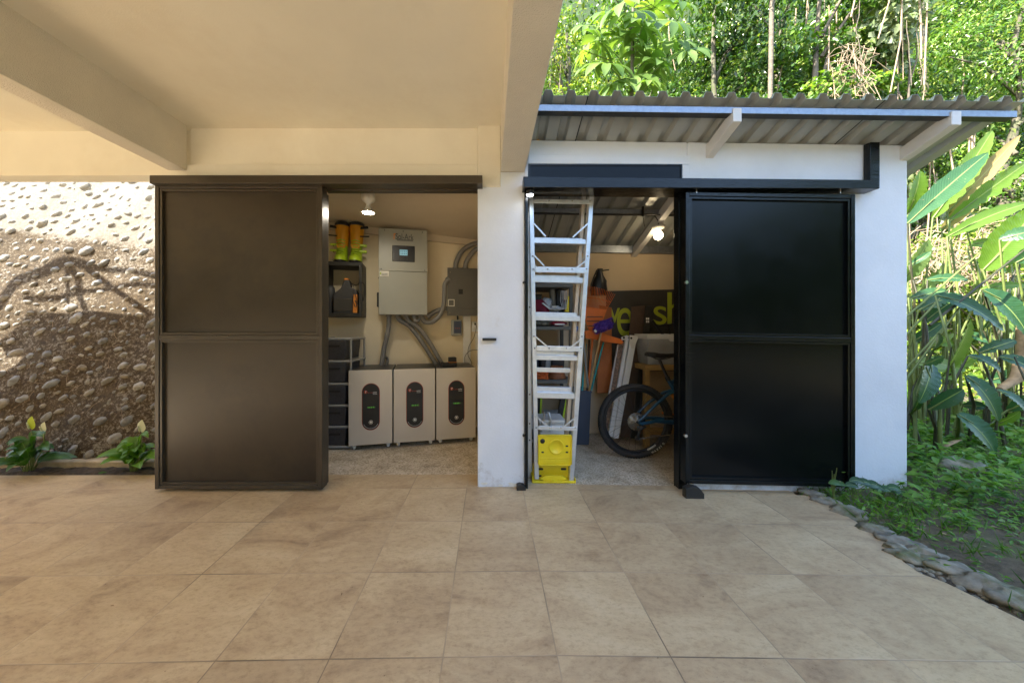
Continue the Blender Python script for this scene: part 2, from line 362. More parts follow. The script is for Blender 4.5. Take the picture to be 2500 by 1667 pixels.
def bladem(name, c1, c2, trans=.3, rough=.35, rib=(.25, .33, .10), brown=.5):
    '''broad leaf: pale midrib, raised side veins, browned rim and insect holes' scars'''
    m, t, b, new, ln = nodes(name)
    at = new('Attribute'); at.attribute_name = 'blade'; sx = new('SeparateXYZ'); ln(at.outputs['Vector'], sx.inputs[0])
    def mth(op, p, q):
        k = new('Math'); k.operation = op
        for i, z in enumerate((p, q)):
            if isinstance(z, (int, float)): k.inputs[i].default_value = z
            elif z is not None: ln(z, k.inputs[i])
        return k.outputs[0]
    aw = mth('ABSOLUTE', sx.outputs[1], None); tc = new('TexCoord'); n = new('TexNoise'); n.inputs['Scale'].default_value = 9; n.inputs['Detail'].default_value = 8; ln(tc.outputs['Object'], n.inputs[0])
    oi = new('ObjectInfo'); r = ramp(new, [(0, c1), (1, c2)]); ln(mth('ADD', mth('MULTIPLY', n.outputs[0], .6), mth('MULTIPLY', oi.outputs['Random'], .4)), r.inputs[0])
    vein = mth('SINE', mth('ADD', mth('MULTIPLY', sx.outputs[0], 190.), mth('MULTIPLY', aw, -26.)), None)
    vm = new('MixRGB'); vm.blend_type = 'MULTIPLY'; rv = ramp(new, [(0, (.92, .93, .92)), (.6, (1, 1, 1)), (1, (1.05, 1.04, 1.02))]); ln(mth('ADD', mth('MULTIPLY', vein, .5), .5), rv.inputs[0]); vm.inputs[0].default_value = .8; ln(r.outputs[0], vm.inputs[1]); ln(rv.outputs[0], vm.inputs[2])
    rb = ramp(new, [(.025, (1, 1, 1)), (.07, (0, 0, 0))]); ln(aw, rb.inputs[0]); mr = new('MixRGB'); ln(rb.outputs[0], mr.inputs[0]); ln(vm.outputs[0], mr.inputs[1]); mr.inputs[2].default_value = (*rib, 1)
    ed = mth('ADD', mth('ADD', aw, mth('MULTIPLY', n.outputs[0], brown)), mth('MULTIPLY', mth('POWER', sx.outputs[0], 6.), .12)); re = ramp(new, [(.66+brown*.5+.24, (0, 0, 0)), (.66+brown*.5+.30, (1, 1, 1))]); ln(mth('MULTIPLY', ed, .82), re.inputs[0])
    me = new('MixRGB'); ln(re.outputs[0], me.inputs[0]); ln(mr.outputs[0], me.inputs[1]); me.inputs[2].default_value = (.22, .14, .06, 1)
    n3 = new('TexNoise'); n3.inputs['Scale'].default_value = 38; n3.inputs['Detail'].default_value = 3; ln(tc.outputs['Object'], n3.inputs[0]); r3 = ramp(new, [(.70, (0, 0, 0)), (.73, (1, 1, 1))]); ln(n3.outputs[0], r3.inputs[0]); m3 = new('MixRGB'); ln(r3.outputs[0], m3.inputs[0]); ln(me.outputs[0], m3.inputs[1]); m3.inputs[2].default_value = (.30, .24, .12, 1)
    ln(m3.outputs[0], b.inputs['Base Color']); sock(b, 'Roughness', rough); sock(b, 'Specular IOR Level', .45)
    bp = new('Bump'); bp.inputs['Strength'].default_value = .22; bp.inputs['Distance'].default_value = .004; ln(vein, bp.inputs['Height']); ln(bp.outputs[0], b.inputs['Normal'])
    tr = new('BsdfTranslucent'); k = new('MixRGB'); k.blend_type = 'MULTIPLY'; k.inputs[0].default_value = 1; k.inputs[2].default_value = (1.6, 1.7, .45, 1); ln(m3.outputs[0], k.inputs[1]); ln(k.outputs[0], tr.inputs[0])
    ms = new('MixShader'); ms.inputs[0].default_value = trans; ln(b.outputs[0], ms.inputs[1]); ln(tr.outputs[0], ms.inputs[2]); ln(ms.outputs[0], t.nodes['Material Output'].inputs[0])
    return m
M['lily'] = bladem('peace_lily_leaf', (.025, .085, .012), (.07, .18, .025), .3, .3, (.10, .22, .04), .2)
M['helidark'] = bladem('dark_broad_leaf', (.018, .066, .028), (.055, .14, .05), .25, .32)
M['helibright'] = bladem('bright_broad_leaf', (.09, .19, .02), (.19, .31, .045), .42, .35, (.35, .42, .14))
M['helipale'] = bladem('pale_broad_leaf', (.15, .25, .08), (.26, .35, .13), .35, .4, (.4, .45, .2))
M['heliyellow'] = bladem('withered_broad_leaf', (.34, .30, .10), (.30, .17, .08), .3, .6, (.4, .36, .15), 1.0)

def tile_mat():
    m, t, b, new, ln = nodes('stone_look_tile')
    tc = new('TexCoord'); sx = new('SeparateXYZ'); ln(tc.outputs['Object'], sx.inputs[0])
    def mth(op, a, bb=None, c=None):
        n = new('Math'); n.operation = op
        for i, q in enumerate((a, bb, c)):
            if q is None: continue
            if isinstance(q, (int, float)): n.inputs[i].default_value = q
            else: ln(q, n.inputs[i])
        return n.outputs[0]
    u = mth('DIVIDE', mth('SUBTRACT', sx.outputs[0], .252-42.5), .425); v = mth('DIVIDE', mth('SUBTRACT', sx.outputs[1], 2.498-42.5), .425)
    wob = new('TexNoise'); wob.inputs['Scale'].default_value = 9; ln(tc.outputs['Object'], wob.inputs[0])
    def edge(q):
        fr = mth('FRACT', q); d = mth('MINIMUM', fr, mth('SUBTRACT', 1., fr))
        return mth('ADD', d, mth('MULTIPLY', mth('SUBTRACT', wob.outputs[0], .5), .004))
    ed = mth('MINIMUM', edge(u), edge(v))
    cell = new('CombineXYZ'); ln(mth('FLOOR', u), cell.inputs[0]); ln(mth('FLOOR', v), cell.inputs[1])
    wn = new('TexWhiteNoise'); wn.noise_dimensions = '3D'; ln(cell.outputs[0], wn.inputs[0])
    # every tile samples its own piece of the stone print
    sh = new('VectorMath'); sh.operation = 'SCALE'; ln(wn.outputs[1], sh.inputs[0]); sh.inputs['Scale'].default_value = 37
    ad = new('VectorMath'); ad.operation = 'ADD'; ln(tc.outputs['Object'], ad.inputs[0]); ln(sh.outputs[0], ad.inputs[1])
    mp = new('Mapping'); mp.inputs['Scale'].default_value = (.85, 1.5, 1); ln(ad.outputs[0], mp.inputs[0])
    big = new('TexNoise'); big.inputs['Scale'].default_value = 2.1; big.inputs['Detail'].default_value = 12; big.inputs['Roughness'].default_value = .74; big.inputs['Distortion'].default_value = .7; ln(mp.outputs[0], big.inputs[0])
    fine = new('TexNoise'); fine.inputs['Scale'].default_value = 34; fine.inputs['Detail'].default_value = 9; fine.inputs['Roughness'].default_value = .82; ln(mp.outputs[0], fine.inputs[0])
    r1 = ramp(new, [(.29, (.25, .165, .095)), (.43, (.45, .325, .185)), (.58, (.54, .41, .24)), (.75, (.60, .48, .30))]); ln(big.outputs[0], r1.inputs[0])
    r2 = ramp(new, [(.33, (.66, .60, .54)), (.5, (.98, .97, .96)), (.75, (1.12, 1.10, 1.07))]); ln(fine.outputs[0], r2.inputs[0])
    mu = new('MixRGB'); mu.blend_type = 'MULTIPLY'; mu.inputs[0].default_value = .85; ln(r1.outputs[0], mu.inputs[1]); ln(r2.outputs[0], mu.inputs[2])
    tv = ramp(new, [(0, (.88, .86, .85)), (1, (1.07, 1.07, 1.06))]); ln(wn.outputs[0], tv.inputs[0])
    mv = new('MixRGB'); mv.blend_type = 'MULTIPLY'; mv.inputs[0].default_value = .8; ln(mu.outputs[0], mv.inputs[1]); ln(tv.outputs[0], mv.inputs[2])
    # dark spots
    sp = new('TexNoise'); sp.inputs['Scale'].default_value = 55; sp.inputs['Detail'].default_value = 3; ln(tc.outputs['Object'], sp.inputs[0])
    rs = ramp(new, [(.73, (1, 1, 1)), (.78, (.35, .27, .2))]); ln(sp.outputs[0], rs.inputs[0])
    ms = new('MixRGB'); ms.blend_type = 'MULTIPLY'; ms.inputs[0].default_value = .8; ln(mv.outputs[0], ms.inputs[1]); ln(rs.outputs[0], ms.inputs[2])
    gm = ramp(new, [(.0035, (1, 1, 1)), (.0065, (0, 0, 0))]); ln(ed, gm.inputs[0])
    gn = new('TexNoise'); gn.inputs['Scale'].default_value = 1.3; gn.inputs['Detail'].default_value = 3; ln(tc.outputs['Object'], gn.inputs[0])
    gc = ramp(new, [(.36, (.14, .10, .06)), (.52, (.42, .31, .19))]); ln(gn.outputs[0], gc.inputs[0])
    mg = new('MixRGB'); ln(gm.outputs[0], mg.inputs[0]); ln(ms.outputs[0], mg.inputs[1]); ln(gc.outputs[0], mg.inputs[2])
    ln(mg.outputs[0], b.inputs['Base Color'])
    rr = new('MapRange'); rr.inputs[3].default_value = .38; rr.inputs[4].default_value = .62; ln(fine.outputs[0], rr.inputs[0]); ln(rr.outputs[0], b.inputs['Roughness'])
    hs = mth('ADD', mth('MULTIPLY', gm.outputs[0], -1.), mth('MULTIPLY', fine.outputs[0], .35))
    bp = new('Bump'); bp.inputs['Strength'].default_value = .35; bp.inputs['Distance'].default_value = .004; ln(hs, bp.inputs['Height']); ln(bp.outputs[0], b.inputs['Normal'])
    return m
M['tile'] = tile_mat()

def concrete_mat():
    m, t, b, new, ln = nodes('rough_concrete')
    tc = new('TexCoord'); n = new('TexNoise'); n.inputs['Scale'].default_value = 5; n.inputs['Detail'].default_value = 12; n.inputs['Roughness'].default_value = .75; ln(tc.outputs['Object'], n.inputs[0])
    r = ramp(new, [(.3, (.30, .235, .15)), (.5, (.52, .435, .31)), (.7, (.66, .57, .44))]); ln(n.outputs[0], r.inputs[0])
    v = new('TexNoise'); v.inputs['Scale'].default_value = 75; v.inputs['Detail'].default_value = 4; ln(tc.outputs['Object'], v.inputs[0])
    r2 = ramp(new, [(.33, (.5, .47, .43)), (.55, (1.1, 1.1, 1.1))]); ln(v.outputs[0], r2.inputs[0])
    mu = new('MixRGB'); mu.blend_type = 'MULTIPLY'; mu.inputs[0].default_value = .9; ln(r.outputs[0], mu.inputs[1]); ln(r2.outputs[0], mu.inputs[2]); ln(mu.outputs[0], b.inputs['Base Color'])
    sock(b, 'Roughness', .85); bp = new('Bump'); bp.inputs['Strength'].default_value = .5; bp.inputs['Distance'].default_value = .01; ln(v.outputs[0], bp.inputs['Height']); ln(bp.outputs[0], b.inputs['Normal'])
    return m
M['concrete'] = concrete_mat()

def bank_mat():
    """pale mortar, mossy brown growth below a ragged line"""
    m, t, b, new, ln = nodes('mossy_mortar')
    tc = new('TexCoord'); sx = new('SeparateXYZ'); ln(tc.outputs['Object'], sx.inputs[0])
    n = new('TexNoise'); n.inputs['Scale'].default_value = 3.2; n.inputs['Detail'].default_value = 12; n.inputs['Roughness'].default_value = .75; ln(tc.outputs['Object'], n.inputs[0])
    f = new('TexNoise'); f.inputs['Scale'].default_value = 34; f.inputs['Detail'].default_value = 10; f.inputs['Roughness'].default_value = .8; ln(tc.outputs['Object'], f.inputs[0])
    def mth(op, a, c):
        k = new('Math'); k.operation = op
        for i, q in enumerate((a, c)):
            if isinstance(q, (int, float)): k.inputs[i].default_value = q
            else: ln(q, k.inputs[i])
        return k.outputs[0]
    # height above the stain line, roughened
    hgt = mth('ADD', mth('ADD', sx.outputs[2], mth('MULTIPLY', sx.outputs[0], .10)), mth('MULTIPLY', mth('SUBTRACT', n.outputs[0], .5), .5))
    lim = ramp(new, [(.0, (0, 0, 0)), (1, (1, 1, 1))]); mr = new('MapRange'); mr.inputs[1].default_value = 2.17; mr.inputs[2].default_value = 2.25; ln(hgt, mr.inputs[0])
    cov = mth('ADD', mth('MULTIPLY', f.outputs[0], .8), mth('MULTIPLY', n.outputs[0], .35))
    pat = ramp(new, [(.585, (0, 0, 0)), (.68, (1, 1, 1))]); ln(cov, pat.inputs[0])
    moss = ramp(new, [(.35, (.018, .011, .004)), (.52, (.070, .043, .013)), (.72, (.15, .108, .05))]); ln(f.outputs[0], moss.inputs[0])
    mort = ramp(new, [(.3, (.13, .105, .07)), (.5, (.235, .21, .165)), (.75, (.31, .285, .235))]); ln(f.outputs[0], mort.inputs[0])
    k = new('MixRGB'); ln(pat.outputs[0], k.inputs[0]); ln(moss.outputs[0], k.inputs[1]); ln(mort.outputs[0], k.inputs[2])
    k2 = new('MixRGB'); ln(mr.outputs[0], k2.inputs[0]); ln(k.outputs[0], k2.inputs[1]); ln(mort.outputs[0], k2.inputs[2])
    ln(k2.outputs[0], b.inputs['Base Color']); sock(b, 'Roughness', .95)
    bp = new('Bump'); bp.inputs['Strength'].default_value = .9; bp.inputs['Distance'].default_value = .02; ln(f.outputs[0], bp.inputs['Height']); ln(bp.outputs[0], b.inputs['Normal'])
    return m
M['bank'] = bank_mat()
def cobble_mat():
    m, t, b, new, ln = nodes('cobble_stone')
    g = new('NewGeometry'); r = ramp(new, [(0, (.13, .13, .125)), (.3, (.24, .225, .19)), (.6, (.20, .21, .215)), (.85, (.33, .315, .275)), (1, (.17, .14, .09))]); ln(g.outputs['Random Per Island'], r.inputs[0])
    tc = new('TexCoord'); n = new('TexNoise'); n.inputs['Scale'].default_value = 30; n.inputs['Detail'].default_value = 8; ln(tc.outputs['Object'], n.inputs[0])
    r2 = ramp(new, [(.35, (.6, .58, .55)), (.6, (1.1, 1.1, 1.1))]); ln(n.outputs[0], r2.inputs[0])
    mu = new('MixRGB'); mu.blend_type = 'MULTIPLY'; mu.inputs[0].default_value = .8; ln(r.outputs[0], mu.inputs[1]); ln(r2.outputs[0], mu.inputs[2]); sx = new('SeparateXYZ'); ln(tc.outputs['Object'], sx.inputs[0]); mz = new('MapRange'); mz.inputs[1].default_value = 2.1; mz.inputs[2].default_value = 2.3; mz.inputs[4].default_value = .62; ln(sx.outputs[2], mz.inputs[0]); sm = new('MixRGB'); sm.inputs[2].default_value = (.27, .245, .195, 1); ln(mz.outputs[0], sm.inputs[0]); ln(mu.outputs[0], sm.inputs[1]); ln(sm.outputs[0], b.inputs['Base Color']); sock(b, 'Roughness', .8)
    bp = new('Bump'); bp.inputs['Strength'].default_value = .3; bp.inputs['Distance'].default_value = .01; ln(n.outputs[0], bp.inputs['Height']); ln(bp.outputs[0], b.inputs['Normal'])
    return m
M['cobble'] = cobble_mat()
def ground_mat():
    m, t, b, new, ln = nodes('forest_soil')
    tc = new('TexCoord'); n = new('TexNoise'); n.inputs['Scale'].default_value = 1.6; n.inputs['Detail'].default_value = 12; n.inputs['Roughness'].default_value = .7; ln(tc.outputs['Object'], n.inputs[0])
    f = new('TexNoise'); f.inputs['Scale'].default_value = 28; f.inputs['Detail'].default_value = 10; f.inputs['Roughness'].default_value = .8; ln(tc.outputs['Object'], f.inputs[0])
    r = ramp(new, [(.35, (.08, .062, .04)), (.5, (.17, .135, .09)), (.62, (.11, .13, .04)), (.8, (.32, .26, .17))]); ln(n.outputs[0], r.inputs[0])
    r2 = ramp(new, [(.3, (.45, .45, .42)), (.6, (1.2, 1.18, 1.1))]); ln(f.outputs[0], r2.inputs[0])
    mu = new('MixRGB'); mu.blend_type = 'MULTIPLY'; mu.inputs[0].default_value = .9; ln(r.outputs[0], mu.inputs[1]); ln(r2.outputs[0], mu.inputs[2]); sx = new('SeparateXYZ'); ln(tc.outputs['Object'], sx.inputs[0]); mr = new('MapRange'); mr.inputs[1].default_value = .8; mr.inputs[2].default_value = 2; ln(sx.outputs[2], mr.inputs[0]); gr = new('MixRGB'); gr.inputs[2].default_value = (.03, .055, .012, 1); ln(mr.outputs[0], gr.inputs[0]); ln(mu.outputs[0], gr.inputs[1])
    ln(gr.outputs[0], b.inputs['Base Color']); sock(b, 'Roughness', .95)
    bp = new('Bump'); bp.inputs['Strength'].default_value = .8; bp.inputs['Distance'].default_value = .03; ln(f.outputs[0], bp.inputs['Height']); ln(bp.outputs[0], b.inputs['Normal'])
    return m
M['ground'] = ground_mat()
M['hill'] = pm('wooded_hill', (.035, .055, .014), .95, var=.8, vs=1.2, bump=1, bs=3)
M['bounce'] = pm('pale_bounce_ground', (.62, .52, .36), .9, var=.2, vs=3, bump=.3, bs=60)  # for the added ground that bounces sun into the carport

# ================================================================ SETTING: ground, paving, soil
EDGE = [Pf(*p) for p in ((1838, 1131), (1893, 1150), (1935, 1178), (1990, 1212), (2040, 1240), (2054, 1262), (2074, 1288), (2112, 1315), (2172, 1337), (2230, 1365), (2290, 1395), (2352, 1425))]
EDGE = [V((2.30, 2.60, 0)), V((2.30, 2.45, 0))]+EDGE+[V((3.1, 1.30, 0)), V((3.35, .9, 0)), V((3.4, .2, 0)), V((3.1, -1.5, 0)), V((2.8, -4, 0))]
def xmax(Y):
    for a, b in zip(EDGE, EDGE[1:]):
        if b.y <= Y <= a.y: return a.x+(b.x-a.x)*(a.y-Y)/max(1e-6, a.y-b.y)
    return 2.3
def strip(Ys, xl, xr, split=None):
    m = MB(); n = 0
    rows = []
    for Y in Ys:
        a, c = xl, (xr if isinstance(xr, float) else xr(Y)); xs = np.linspace(a, .252, 9).tolist()+np.linspace(.252, c, 9).tolist()[1:] if c > .3 else np.linspace(a, c, 9).tolist()
        rows.append([(x, Y, zf(x, Y)) for x in xs])
    k = len(rows[0]); vs = [p for r in rows for p in r]
    fs = [(i*k+j, i*k+j+1, (i+1)*k+j+1, (i+1)*k+j) for i in range(len(rows)-1) for j in range(k-1)]
    # turned-down rim so that the slab reads as a slab
    for i in range(len(rows)-1):
        a, c = rows[i][-1], rows[i+1][-1]; q = len(vs); vs += [a, c, (c[0], c[1], c[2]-.12), (a[0], a[1], a[2]-.12)]; fs.append((q, q+1, q+2, q+3))
    return m.add(vs, fs)
ys = sorted(set(np.round(np.concatenate([np.linspace(-4, .8, 13), np.linspace(.8, 2.57, 75), [p.y for p in EDGE if -4 < p.y < 2.57]]), 4).tolist()))
fl = strip(ys, -6.5, xmax)
st2 = strip([2.57, 2.65, 2.735], -6.5, .12); fl.add(st2.v, st2.f)
fl.build('patio_floor', M['tile'], kind='structure')
cf = MB()
vs = []
for Y in (2.50, 4.3):
    for x in np.linspace(-2.2, 3.2, 13): vs.append((x, Y, zf(x, 2.6)-.005))
cf.add(vs, [(i, i+1, i+14, i+13) for i in range(12)]).build('concrete_floor', M['concrete'], kind='structure')

def zg(x, y):                # ground: flat by the house, a bank on the right, a wooded slope behind
    z = -.10
    d = x-xmax(min(2.59, max(-4, y))) if y < 2.6 else x-2.9
    if d > 0 and y > -5:
        z = -.045+.06*min(1, max(0, d-.05)/.5)+.035*math.sin(x*3.1+y*2.3)*min(1, d)*math.cos(y*2.9-x)
        if y < 2.6 and x > 2.2: z -= .03*max(0, min(1, (y-2.2)/.4))
    if y > 6: z += .02*(y-6)+(.06*(y-9)**1.75 if y > 9 else 0)+(2.6*(y-13.5) if y > 13.5 else 0)
    if y < -13: z += .05*(-13-y)**1.5  # unseen rise added behind the camera to darken reflections
    return max(-.6, z)
def grid(name, xs, ys, mat, zfun, kind='structure'):
    vs = [(x, y, zfun(x, y)) for y in ys for x in xs]; n = len(xs)
    return np_mesh(name, vs, [(j*n+i, j*n+i+1, (j+1)*n+i+1, (j+1)*n+i) for j in range(len(ys)-1) for i in range(n-1)], mat, kind=kind)
gx = np.concatenate([[-80, -40, -20, -10], np.linspace(-6, 2, 9), np.linspace(2.1, 8, 80), np.linspace(8.5, 20, 16), [30, 50, 80]])
gy = np.concatenate([np.linspace(-70, -16, 14), np.linspace(-13, -2, 12), np.linspace(-1.5, 6, 100), np.linspace(6.3, 16, 24), np.linspace(18, 34, 9)])
grid('ground', gx.tolist(), gy.tolist(), M['ground'], zg)
# unseen pale ground added behind and beside the carport, bounces sun inside
grid('added_bounce_ground', [-16, -10, -6.6], np.linspace(-14, 2.6, 12).tolist(), M['bounce'], lambda x, y: -.05)
grid('added_bounce_ground', [-6.6, -2, 3], [-14, -9, -4.02], M['bounce'], lambda x, y: -.054)
# planting strip
sm = MB(); xs = np.linspace(-7, -2.2, 90); vs = []; 
for x in xs:
    for k, Y in enumerate((2.725, 2.75, 2.79, 2.83, 2.865)):
        vs.append((x, Y, -.03 if k == 0 else .012*math.sin(x*23+k*2)*.6+.008*math.sin(x*57+k*5)+.004))
sm.add(vs, [(i*5+k, (i+1)*5+k, (i+1)*5+k+1, i*5+k+1) for i in range(89) for k in range(4)]).build('soil_strip', M['soil'], kind='structure')
MB().box(-7, -2.2, 2.86, 2.985, -.1, .055).build('concrete_curb', M['curb'], kind='structure', bevel=.01)

# ================================================================ HOUSE with carport
house = thing('house', 'house with cream tint for warm light, open carport, added shade block above and dark brown sliding storeroom door', 'house', (-2.4, 2.6, 0))
ZC = 2.77
c = MB(); c.box(-6.15, .262, -3.1, 2.70, ZC, 2.95); c.build('ceiling_slab', M['cream'], house)
YW = 2.52
b = MB(); b.box(-2.465, -2.324, -3.1, YW-.002, 2.427, ZC+.01); b.build('beam', M['creamrough'], house, bevel=.004)
b = MB(); b.box(.086, .2705, -3.1, YW-.001, 2.417, ZC+.19); b.build('beam', M['creamrough'], house, bevel=.004)
b = MB(); b.box(-6.15, -2.30, 2.583, 2.703, 2.42, ZC+.012); b.build('beam', M['cream'], house, bevel=.004)
# flashing on the slab edge
f = MB(); f.box(.2715, .284, -3.1, 2.25, 2.50, 2.99); f.box(.2715, .280, 2.25, 2.50, 2.45, 2.80); f.build('edge_flashing', M['whitesteel'], house)
# wall over the storeroom door: sunk field, lower band, right block
h = MB(); h.box(-2.33, -.0875, YW+.03, YW+.15, 2.334, ZC+.012); h.box(-2.33, -.088, YW-.004, YW+.03, 2.332, 2.478); h.box(-.0885, .0855, YW-.006, YW+.15, 2.30, ZC+.014)
h.build('header_wall', M['cream'], house, bevel=.006)
pil = MB(); pil.box(-.091, .2705, YW, YW+.13, -.02, 2.42); pil.build('pillar', M['white'], house, bevel=.007)
# chipped plaster at the foot of the pillar
w = MB(); w.box(-2.2, -1.325, YW+.02, YW+.079, -.1, 2.30); w.box(-2.2, -2.08, YW+.14, 3.80, -.1, 2.8)
th = math.atan2(.268, 1.264); u = V((math.cos(th), math.sin(th), 0)); nv = V((math.sin(th), -math.cos(th), 0)); wp = V((-1.40, 3.805, 0))
a0, a1 = wp+u*(-.75), wp+u*(1.62)
w.hexa([a0-V((0, 0, .1)), a1-V((0, 0, .1)), a1-nv*.12-V((0, 0, .1)), a0-nv*.12-V((0, 0, .1)), a0+V((0, 0, 2.7)), a1+V((0, 0, 2.7)), a1-nv*.12+V((0, 0, 2.7)), a0-nv*.12+V((0, 0, 2.7))])
w.box(.0, .26, YW+.13, 4.26, -.1, 2.8)
w.build('storeroom_wall', M['wallcream'], house)
cz = lambda x, Y: 2.470-(Y-2.55)*.078-(x+1.4)*.045
cc = MB(); cs = [(-2.1, 2.575), (.02, 2.575), (.02, 4.4), (-2.1, 4.1)]
cc.hexa([(x, y, cz(x, y)) for x, y in cs]+[(x, y, cz(x, y)+.15) for x, y in cs]); cc.build('storeroom_ceiling', M['roomceil'], house)
tr = MB(); p0, p1 = wp+u*(-.72)+nv*.001, wp+u*1.55+nv*.001
tr.hexa([p0+nv*.05+V((0, 0, cz(p0.x, p0.y)-.07)), p1+nv*.05+V((0, 0, cz(p1.x, p1.y)-.07)), p1+V((0, 0, cz(p1.x, p1.y)-.07)), p0+V((0, 0, cz(p0.x, p0.y)-.07)),
         p0+nv*.05+V((0, 0, cz(p0.x, p0.y)+.03)), p1+nv*.05+V((0, 0, cz(p1.x, p1.y)+.03)), p1+V((0, 0, cz(p1.x, p1.y)+.03)), p0+V((0, 0, cz(p0.x, p0.y)+.03))]); tr.build('ceiling_trim', M['roomceil'], house)
# unseen block and roof added over the slab to shade the patio
up = MB(); up.box(-2.9, .20, -6, 2.45, 2.95, 7.0); up.build('unseen_shade_block', M['cream'], house)
rf = MB(); rf.prism([(-3.3, -6.3, 6.9), (.45, -6.3, 6.9), (-1.4, -6.3, 8.1)], (0, 9.0, 0)); rf.build('unseen_shade_roof', M['sheet'], house)
sw = MB(); sw.box(-5.68, -5.55, 1.1, 2.705, -.1, ZC+.01); sw.build('added_shade_wall', M['cream'], house)  # unseen wall added to shade the carport's left end and shape the bank shadow
for (x, y) in ((-5.6, -2.9), (-2.4, -2.9), (.17, -2.9)):
    k = MB(); k.box(x-.12, x+.1, y-.12, y+.12, -.1, ZC+.005); k.build('column', M['cream'], house)
# light steel frame along the slab's back edge: traced back from its shadow on the bank
def bankhit(dx, dy):
    d = V(((dx-CX)/F, 1, -(dy-CY)/F)); k = 3.08      # plane z = .05 + k (Y - 2.95)
    t = (.05-k*2.95-H)/(d.z-k); return V((0, 0, H))+d*t
def backtrace(p, Y): t = (p.y-Y)/(-sdir.y); return p+sdir*t
fr = MB()
for pts, r in ((((-20, 735), (60, 655), (120, 622), (165, 603), (195, 605)), .026), (((190, 603), (270, 614), (370, 632)), .017), (((185, 606), (260, 662), (370, 738)), .018), (((70, 696), (150, 676), (240, 658), (370, 648)), .015),
               (((165, 612), (178, 640), (182, 680), (205, 720)), .018), (((165, 612), (156, 640), (152, 690)), .013)):
    q = [backtrace(bankhit(*p), 2.66) for p in pts]; fr.tube(q, r*1.55, 6)
fr.build('roof_frame', M['dark'], house)

# sliding doors
def sliding_door(parent, x0, x1, zb0, zb1, zt0, zt1, Yf, Yb, midf, mf, mp, thick):
    """zb0/zb1 bottom at the two ends, zt0/zt1 top; hung, so it may rake a little"""
    zb = lambda x: zb0+(zb1-zb0)*(x-x0)/(x1-x0); zt = lambda x: zt0+(zt1-zt0)*(x-x0)/(x1-x0)
    zm = lambda x, f: zb(x)+(zt(x)-zb(x))*f
    fw = .030
    d = MB()
    def rail(xa, xb, fa, fb, ya, yb, oa=0, ob=0):
        d.hexa([(xa, ya, zm(xa, fa)+oa), (xb, ya, zm(xb, fa)+oa), (xb, yb, zm(xb, fa)+oa), (xa, yb, zm(xa, fa)+oa), (xa, ya, zm(xa, fb)+ob), (xb, ya, zm(xb, fb)+ob), (xb, yb, zm(xb, fb)+ob), (xa, yb, zm(xa, fb)+ob)])
    rail(x0, x0+fw, 0, 1, Yf, Yb); rail(x1-fw, x1, 0, 1, Yf, Yb)
    rail(x0+fw, x1-fw, 1, 1, Yf+.001, Yb, -fw, 0); rail(x0+fw, x1-fw, 0, 0, Yf+.001, Yb, 0, fw)
    rail(x0+fw, x1-fw, midf, midf, Yf+.0015, Yb-.02, -.018, .018)
    o = d.build('sliding_door', mf, parent, bevel=.003)
    d = MB(); g = .016; y = Yf+.006
    for fa, fb, oa, ob in ((0, midf, fw, -.018), (midf, 1, .018, -fw)):
        for a_, b_ in ((x0+fw+.003, x0+fw+.003+g), (x1-fw-.003-g, x1-fw-.003)): rail(a_, b_, fa, fb, y, y+.03, oa+.003, ob-.003)
        rail(x0+fw+.003+g, x1-fw-.003-g, fa, fa, y+.001, y+.03, oa+.003, oa+.003+g); rail(x0+fw+.003+g, x1-fw-.003-g, fb, fb, y+.001, y+.03, ob-.003-g, ob-.003)
    # weld blobs along the bead
    for i in range(14):
        x = x0+.15+(x1-x0-.3)*random.random(); f_ = random.choice([(0, .012), (midf, .012), (midf, -.012), (1, -.012)]); d.ball((x, Yf+.002, zm(x, f_[0])+f_[1]), .007, .004, .004, 8, 5)
    for i in range(10):
        z_ = random.random()*.9+.05; x = random.choice((x0+fw, x1-fw)); d.ball((x, Yf+.003, zm(x, z_)), .004, .004, .009, 8, 5)
    d.build('door_bead', mf, o, bevel=.002)
    for fa, fb, oa, ob in ((0, midf, fw, -.018), (midf, 1, .018, -fw)):
        d = MB(); rail(x0+fw-.002, x1-fw+.002, fa, fb, Yf+.026, Yf+.034, oa-.002, ob+.002); d.build('door_panel', mp, o)
    return o
ld = sliding_door(house, X(355, 2.44), X(740, 2.44), Z(1123, 2.44), Z(1123, 2.44), Z(422, 2.44), Z(423, 2.44), 2.44, 2.515, .497, M['brownframe'], M['brown'], .05)
r_ = MB(); r_.box(X(343, 2.40), X(1108, 2.40), 2.40, 2.50, Z(421, 2.40), Z(402, 2.40)); rl = r_.build('door_rail', M['brownframe'], house, bevel=.003)
r_ = MB(); r_.box(X(352, 2.44), X(1106, 2.44), 2.42, 2.455, Z(424.5, 2.44), Z(419, 2.44)); r_.build('track', M['dark'], rl)
j = MB(); xj = X(755, 2.60); j.box(xj-.06, xj, 2.517, 2.60, 0, 2.27); j.box(xj, -.0915, 2.535, 2.60, Z(440, 2.56), 2.33); j.box(-.135, -.0915, 2.535, 2.60, Z(440, 2.56)-.001, 2.31)
j.build('door_frame', M['brownframe'], house, bevel=.003)

